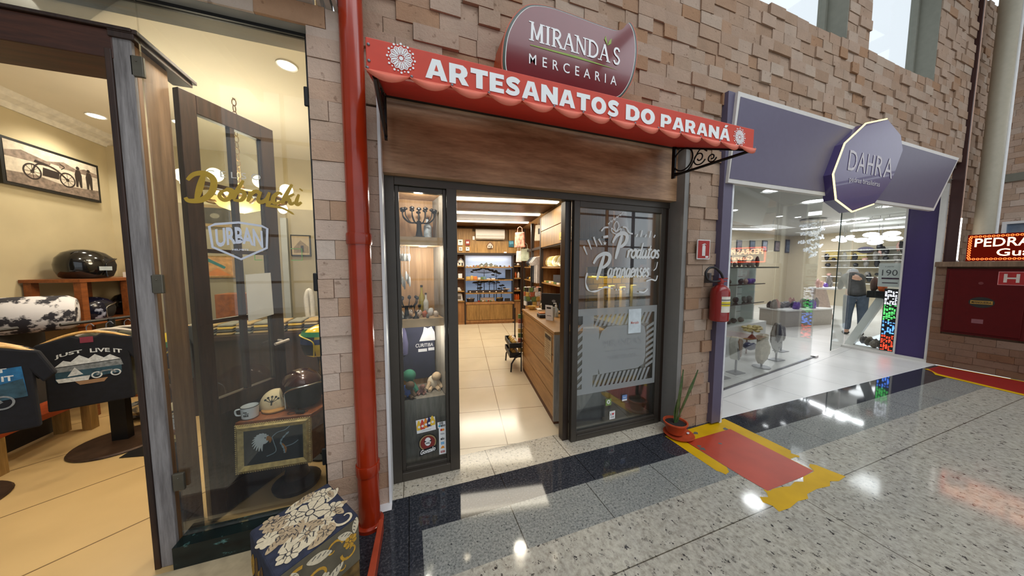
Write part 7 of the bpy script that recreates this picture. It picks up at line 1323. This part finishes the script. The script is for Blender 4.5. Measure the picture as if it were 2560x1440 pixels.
tag(MB().prism([(p.x, p.y) for p in (P(298, 1146, 'z', 0), P(372, 1140, 'z', 0), P(372, 1100, 'z', 0))], Fr((0, 0, 0), (1, 0, 0), (0, 1, 0)), .001, .006).build('floor_mat', BLACK), 'black mat corner on the tan floor beside the timber post', 'mat')
# folded clothes table, pictures and chandelier seen through the old door
t = thing('display_table', 'dark display table piled with folded clothes inside the shop', 'table', (-1.55, 3.9, 0)); MB().box(-2.2, -.75, 3.65, 4.3, .76, .80).build('top', WOOD_D, t); MB().box(-2.15, -.80, 3.7, 4.25, 0, .76).build('body', WOOD_D, t)
for i in range(9):
    x = -2.1+.15*i; t = thing('clothes_pile', 'pile of folded clothes on the dark table, %s from left' % on[i], 'clothes', (x, 3.9, .801), 0, 'folded clothes on the dark table')
    for k in range(4): MB().box(x-.065, x+.065, 3.70+.01*k, 3.98, .801+k*.028, .801+k*.028+.025).build('garment', M('fold%d' % ((i*3+k) % 6), [(150, 124, 80), (70, 66, 60), (196, 160, 70), (120, 116, 104), (50, 54, 66), (170, 150, 120)][(i*3+k) % 6], .9, var=.15), t, bevel=.01)
tag(MB().box(-2.0, -1.75, 4.0, 4.25, .801, 1.2).build('wooden_crate', WOOD_R), 'red brown wooden crate at the back of the dark table', 'crate'); tag(MB().box(-1.68, -1.5, 4.0, 4.2, .801, 1.08).build('brown_carton', M('brown_carton', (120, 100, 70), .8)), 'brown carton beside the wooden crate on the dark table', 'box')
def flatpic(name, lab, px0, py0, px1, py1, y, fc, draw):
    a = P(px0, py1, 'y', y); b = P(px1, py0, 'y', y); w = b.x-a.x; h = b.z-a.z; t = thing(name, lab, 'picture', a, 0); f = XF(y, a.x, a.z); MB().prism([(0, 0), (w, 0), (w, h), (0, h)], f, -.03, .0).build('frame', fc, t); m = MB(); mats = draw(m, f, w, h); m.build('picture', mats, t.children[0])
flatpic('surf_poster', 'colourful poster with a teal board seen through the old door panes', 500, 640, 585, 695, 5.06, WOOD_I, lambda m, f, w, h: (m.rect(f, .02, .02, w-.02, h-.02, .002, 0), m.flat([(w*.1, h*.85), (w*.25, h*.9), (w*.75, h*.5), (w*.7, h*.4)], f, .003, 1), m.flat([(w*.1, h*.1), (w*.5, h*.45), (w*.9, h*.1)], f, .003, 2)) and [M('poster_sand', (190, 140, 90), .6, var=.3), M('poster_teal', (40, 110, 110), .6), M('poster_orange', (200, 120, 60), .6)])
flatpic('oil_painting', 'dark painting in an ornate frame behind the chandelier', 488, 515, 585, 565, 5.06, M('old_gold', (150, 124, 84), .5, .2), lambda m, f, w, h: (m.rect(f, w*.1, h*.14, w*.9, h*.86, .003, 0), m.disc(f, w*.5, h*.5, w*.12, .004, 1, 14, h*.12)) and [M('painting_dark', (60, 54, 46), .5, var=.3), M('painting_mark', (120, 112, 96), .6)])
flatpic('house_photo', 'small dark framed photograph of a house on the rear wall', 728, 588, 775, 640, 5.06, BLACK, lambda m, f, w, h: (m.rect(f, w*.06, h*.06, w*.94, h*.94, .003, 0), m.flat([(w*.15, h*.4), (w*.5, h*.75), (w*.9, h*.45), (w*.9, h*.15), (w*.15, h*.15)], f, .004, 1), m.rect(f, w*.5, h*.2, w*.65, h*.5, .005, 2)) and [M('photo_tan', (150, 132, 104), .6), M('photo_brown', (110, 92, 70), .6, var=.3), INKD])
t = thing('standing_lamp_globe', 'small white wall light with a pale shade near the old door edge', 'lamp', (-1.68, 4.95, 2.2)); q = P(707, 522, 'y', 5.0); MB().ell(q, (.06, .05, .07), 12, 8).build('globe', emit('globe_warm', (1, .86, .62), 3), t, smooth=True); MB().tube([q+Z*.07, Vector((q.x, 5.09, q.z+.1))], .01, 6).build('arm', CHROME, t)
S('trim_28', MB().box(P(705, 600, 'y', 5.06).x, P(712, 600, 'y', 5.06).x+.04, 5.03, 5.09, 0, 2.2), GREYW)
tag(MB().tube(cr([P(770, 790, 'y', 4.55)+Vector((0, 0, 0)), P(766, 745, 'y', 4.55), P(773, 725, 'y', 4.55), P(780, 745, 'y', 4.55), P(783, 790, 'y', 4.55)]), .03, 10).lathe([(.16, 0), (.14, .02), (.0, .02)], P(778, 792, 'y', 4.55)-Vector((0, 0, .03)), 20).build('white_bust', M('white_ornament', (196, 188, 178), .4), smooth=True), 'white looped ornament on the rear counter by the stone pier', 'ornament')
q = P(778, 800, 'y', 4.55); t = thing('rear_counter', 'dark rear counter with clothes on top near the stone pier', 'counter', (q.x, 4.6, 0)); MB().box(q.x-.35, -.45, 4.36, 4.8, 0, q.z-.03).build('body', M('dark_counter', (46, 40, 36), .5), t)
cc = P(600, 480, 'y', 3.5)
t = thing('chandelier', 'bronze chandelier with white globes and frosted bowls inside the clothes shop', 'chandelier', cc); BRZ = M('bronze', (120, 90, 50), .35, .7); m = MB().lathe([(.02, .0), (.05, -.06), (.03, -.16), (.06, -.22), (.02, -.28)], cc+Z*.08, 16).tube([cc+Vector((.34*cos(a*.25), .34*sin(a*.25), -.05)) for a in range(25)], .018, 8, 0, True)
for k in range(8): a = 2*pi*k/8; m.tube(cr([cc+Z*-.05, cc+Vector((.2*cos(a), .2*sin(a), -.12)), cc+Vector((.36*cos(a), .36*sin(a), -.02))]), .01, 6)
m.build('frame', BRZ, t, smooth=True)
for k in range(8): a = 2*pi*k/8; MB().ell(cc+Vector((.37*cos(a), .37*sin(a), .05)), .055, 14, 10).build('globe', emit('globe_glow', (1, .84, .58), 2.6), t.children[0], smooth=True)
MB().lathe([(.02, -.2), (.15, -.15), (.21, -.08), (.20, -.08), (.14, -.14), (.0, -.19)], cc, 24).build('bowl', M('frosted_bowl', (236, 200, 120), .4, emis=.9), t, smooth=True)
for k in range(15): z = cc.z+.10+k*.055; (MB().tube([(cc.x+.014*cos(a*.6)*(1 if k % 2 else .3), cc.y+.014*cos(a*.6)*(.3 if k % 2 else 1), z+.032*sin(a*.6)) for a in range(11)], .004, 6, 0, True)).build('chain_link', BRZ, t)
for i, (x, y, l) in enumerate(((-3.02, 4.36, 'recessed ceiling spot left of the timber post'), (-.86, 2.80, 'recessed ceiling spot above the old door leaf'), (-2.30, 4.25, 'recessed ceiling spot seen through the brown jamb'))):
    t = thing('ceiling_spot', l, 'light', (x, y, 3.05), 0, 'recessed spots of the clothes shop'); MB().lathe([(.06, 0), (.07, -.004), (.07, .004)], (x, y, 3.055), 20).build('trim', WHITE, t); MB().lathe([(.055, 0), (0, -.003)], (x, y, 3.052), 20).build('lens', SPOT_W, t)
for x, y, e in ((-3.02, 4.36, 42), (-.86, 2.80, 75), (-2.30, 4.25, 38), (-1.3, 4.4, 48), (-2.1, 2.6, 32), (-.74, 2.08, 95)): lamp('spot_glow', 'SPOT', (x, y, 3.0), e, (1, .92, .76), .08, (0, 0, 0), None, radians(135))  # last spot has no fixture, added to brighten the box table and floor
lamp('chandelier_glow', 'POINT', cc+Z*-.3, 26, (1, .86, .64), .2); lamp('chandelier_uplight', 'POINT', cc+Z*.16, 30, (1, .90, .70), .2)
# ---- tapestry pouf outside the glass
pf = [Vector((-.673, 1.455, 0)), Vector((-.43, 1.665, 0)), Vector((-.245, 1.39, 0)), Vector((-.488, 1.19, 0))]
t = thing('tapestry_pouf', 'square pouf in navy and cream flower tapestry on the floor by the red pipe', 'pouf', (-.46, 1.43, 0))
NAVY = M('navy_tapestry', (44, 48, 66), .9, var=.25, scale=40); CRT = M('cream_thread', (214, 200, 170), .9, var=.12, scale=90); CRD = M('beige_thread', (180, 158, 126), .9, var=.2, scale=90); GOT = M('ochre_thread', (196, 148, 50), .9, var=.2, scale=60); DKT = M('dark_thread', (60, 58, 62), .9)
f = Fr((0, 0, 0), (1, 0, 0), (0, 1, 0)); sq = [(p.x, p.y) for p in (pf[3], pf[2], pf[1], pf[0])]
MB().prism(sq, f, .165, .38).build('cushion', NAVY, t, bevel=.012, seg=3); ctr = sum((Vector(p) for p in sq), Vector((0, 0)))/4
MB().prism([tuple(ctr+(Vector(p)-ctr)*.97) for p in sq], f, .0, .165).build('base', M('brown_tapestry', (104, 80, 40), .9, var=.5, scale=25), t)
ex = (pf[2]-pf[3]).normalized(); ey = (pf[0]-pf[3]).normalized(); SX = (pf[2]-pf[3]).length; SY = (pf[0]-pf[3]).length
ft = Fr((pf[3].x, pf[3].y, .3806), ex, ey); ff = Fr((pf[3].x, pf[3].y, .0), ex, Z); fl_ = Fr((pf[0].x, pf[0].y, 0), (pf[3]-pf[0]), Z)
def bloom(m, fr, x, y, r, n, d, a=0, b=1):
    k = n*6; m.flat([(x+r*(.78+.22*abs(sin(n*pi*i/k)))*cos(2*pi*i/k), y+r*(.78+.22*abs(sin(n*pi*i/k)))*sin(2*pi*i/k)) for i in range(k)], fr, d, a)
    for i in range(n): q = 2*pi*i/n; m.stroke([(x+r*.3*cos(q), y+r*.3*sin(q)), (x+r*.8*cos(q), y+r*.8*sin(q))], r*.05, fr, d+.0003, b)
    m.disc(fr, x, y, r*.28, d+.0004, b, 12).disc(fr, x, y, r*.2, d+.0005, a, 10)
def scroll(m, fr, x, y, r, a0, d, mi=0, sg=1): m.stroke([(x+r*(1-k/22)*cos(a0+sg*k*.28), y+r*(1-k/22)*sin(a0+sg*k*.28)) for k in range(20)], [r*.28*(1-.6*k/20) for k in range(20)], fr, d, mi)
def leaf(m, fr, x, y, l, a, d, mi=0, mj=None):
    c, s = cos(a), sin(a); pts = [(0, 0), (.25, .16), (.6, .2), (1, 0), (.6, -.2), (.25, -.16)]; m.flat(cr([(x+l*(p*c-q*s), y+l*(p*s+q*c)) for p, q in pts], 3, True), fr, d, mi)
    if mj is not None:
        for k in range(4): p = .2+.2*k; m.stroke([(x+l*p*c, y+l*p*s), (x+l*((p+.12)*c-.13*s), y+l*((p+.12)*s+.13*c))], l*.03, fr, d+.0003, mj)
m = MB()
bloom(m, ft, SX*.60, SY*.62, .075, 9, 0, 0, 2); bloom(m, ft, SX*.42, SY*.72, .05, 8, .0002, 0, 2); bloom(m, ft, SX*.86, SY*.80, .045, 7, .0002, 0, 2); bloom(m, ft, SX*.45, SY*.30, .04, 8, .0003, 1, 2); bloom(m, ft, SX*.66, SY*.28, .03, 9, .0002, 0, 1); bloom(m, ft, SX*.22, SY*.80, .04, 7, .0003, 1, 2); bloom(m, ft, SX*.28, SY*.55, .035, 8, .0003, 1, 2)
for (x, y, l, a) in ((.08, .90, .11, -.3), (.05, .70, .10, .1), (.10, .50, .10, -.4), (.12, .30, .12, .2), (.05, .15, .13, .1), (.30, .12, .14, .3), (.48, .48, .09, -.9), (.36, .42, .08, 2.4), (.75, .45, .09, -.3), (.82, .60, .09, .6), (.6, .88, .10, .1), (.38, .9, .10, .2), (.18, .68, .09, 1.2)): leaf(m, ft, SX*x, SY*y, l, a, .0006, 0 if (x+y) % .2 < .1 else 1, 2)
bloom(m, ft, SX*.20, SY*.18, .042, 8, .0008, 0, 2); bloom(m, ft, SX*.82, SY*.40, .045, 8, .0008, 0, 2); bloom(m, ft, SX*.60, SY*.12, .035, 7, .0008, 1, 2); bloom(m, ft, SX*.10, SY*.62, .04, 7, .0008, 0, 2); bloom(m, ft, SX*.22, SY*.90, .035, 7, .0008, 1, 2); bloom(m, ft, SX*.72, SY*.90, .03, 7, .0008, 0, 2)
for (x, y, l, a) in ((.30, .34, .10, .9), (.88, .2, .08, 1.8), (.35, .04, .10, .1), (.92, .62, .06, 1.5), (.52, .92, .09, .2), (.02, .40, .08, .5)): leaf(m, ft, SX*x, SY*y, l, a, .0012, 1, 2)
scroll(m, ft, SX*.86, SY*.12, .05, 2.6, .0005, 0); scroll(m, ft, SX*.62, SY*.10, .035, 1, .0005, 1, -1); m.build('top_pattern', [CRT, CRD, DKT], t)
m = MB().rect(ff, .004, .165, SX-.004, .372, .0008, 3)
for (x, z, r, a, sg) in ((.06, .30, .05, 1, 1), (.14, .24, .045, 2.5, -1), (.20, .31, .04, 0, 1), (.27, .25, .04, 3, 1), (.09, .21, .035, 5, -1), (.24, .20, .03, 1, 1)): scroll(m, ff, x, z, r, a, .0014, 0, sg)
for (x, z, l, a) in ((.02, .20, .10, .9), (.10, .34, .10, -.3), (.16, .18, .09, .5), (.22, .35, .08, -.6), (.29, .31, .07, 1.4), (.05, .35, .06, -1.2)): leaf(m, ff, x, z, l, a, .0018, 1, 2)
bloom(m, ff, SX*.86, .29, .03, 7, .002, 0, 2); bloom(m, ff, SX*.5, .22, .025, 7, .002, 1, 2); m.build('front_pattern', [GOT, CRT, DKT, M('grey_brown_cloth', (96, 88, 70), .9, var=.2)], t)
m = MB(); 
for k in range(7): leaf(m, fl_, .02+.04*k, .19+.02*(k % 2), .12, 1.3-.1*(k % 3), .0012, k % 2, 2)
m.build('side_pattern', [GOT, M('brown_thread', (120, 86, 40), .9), DKT], t)
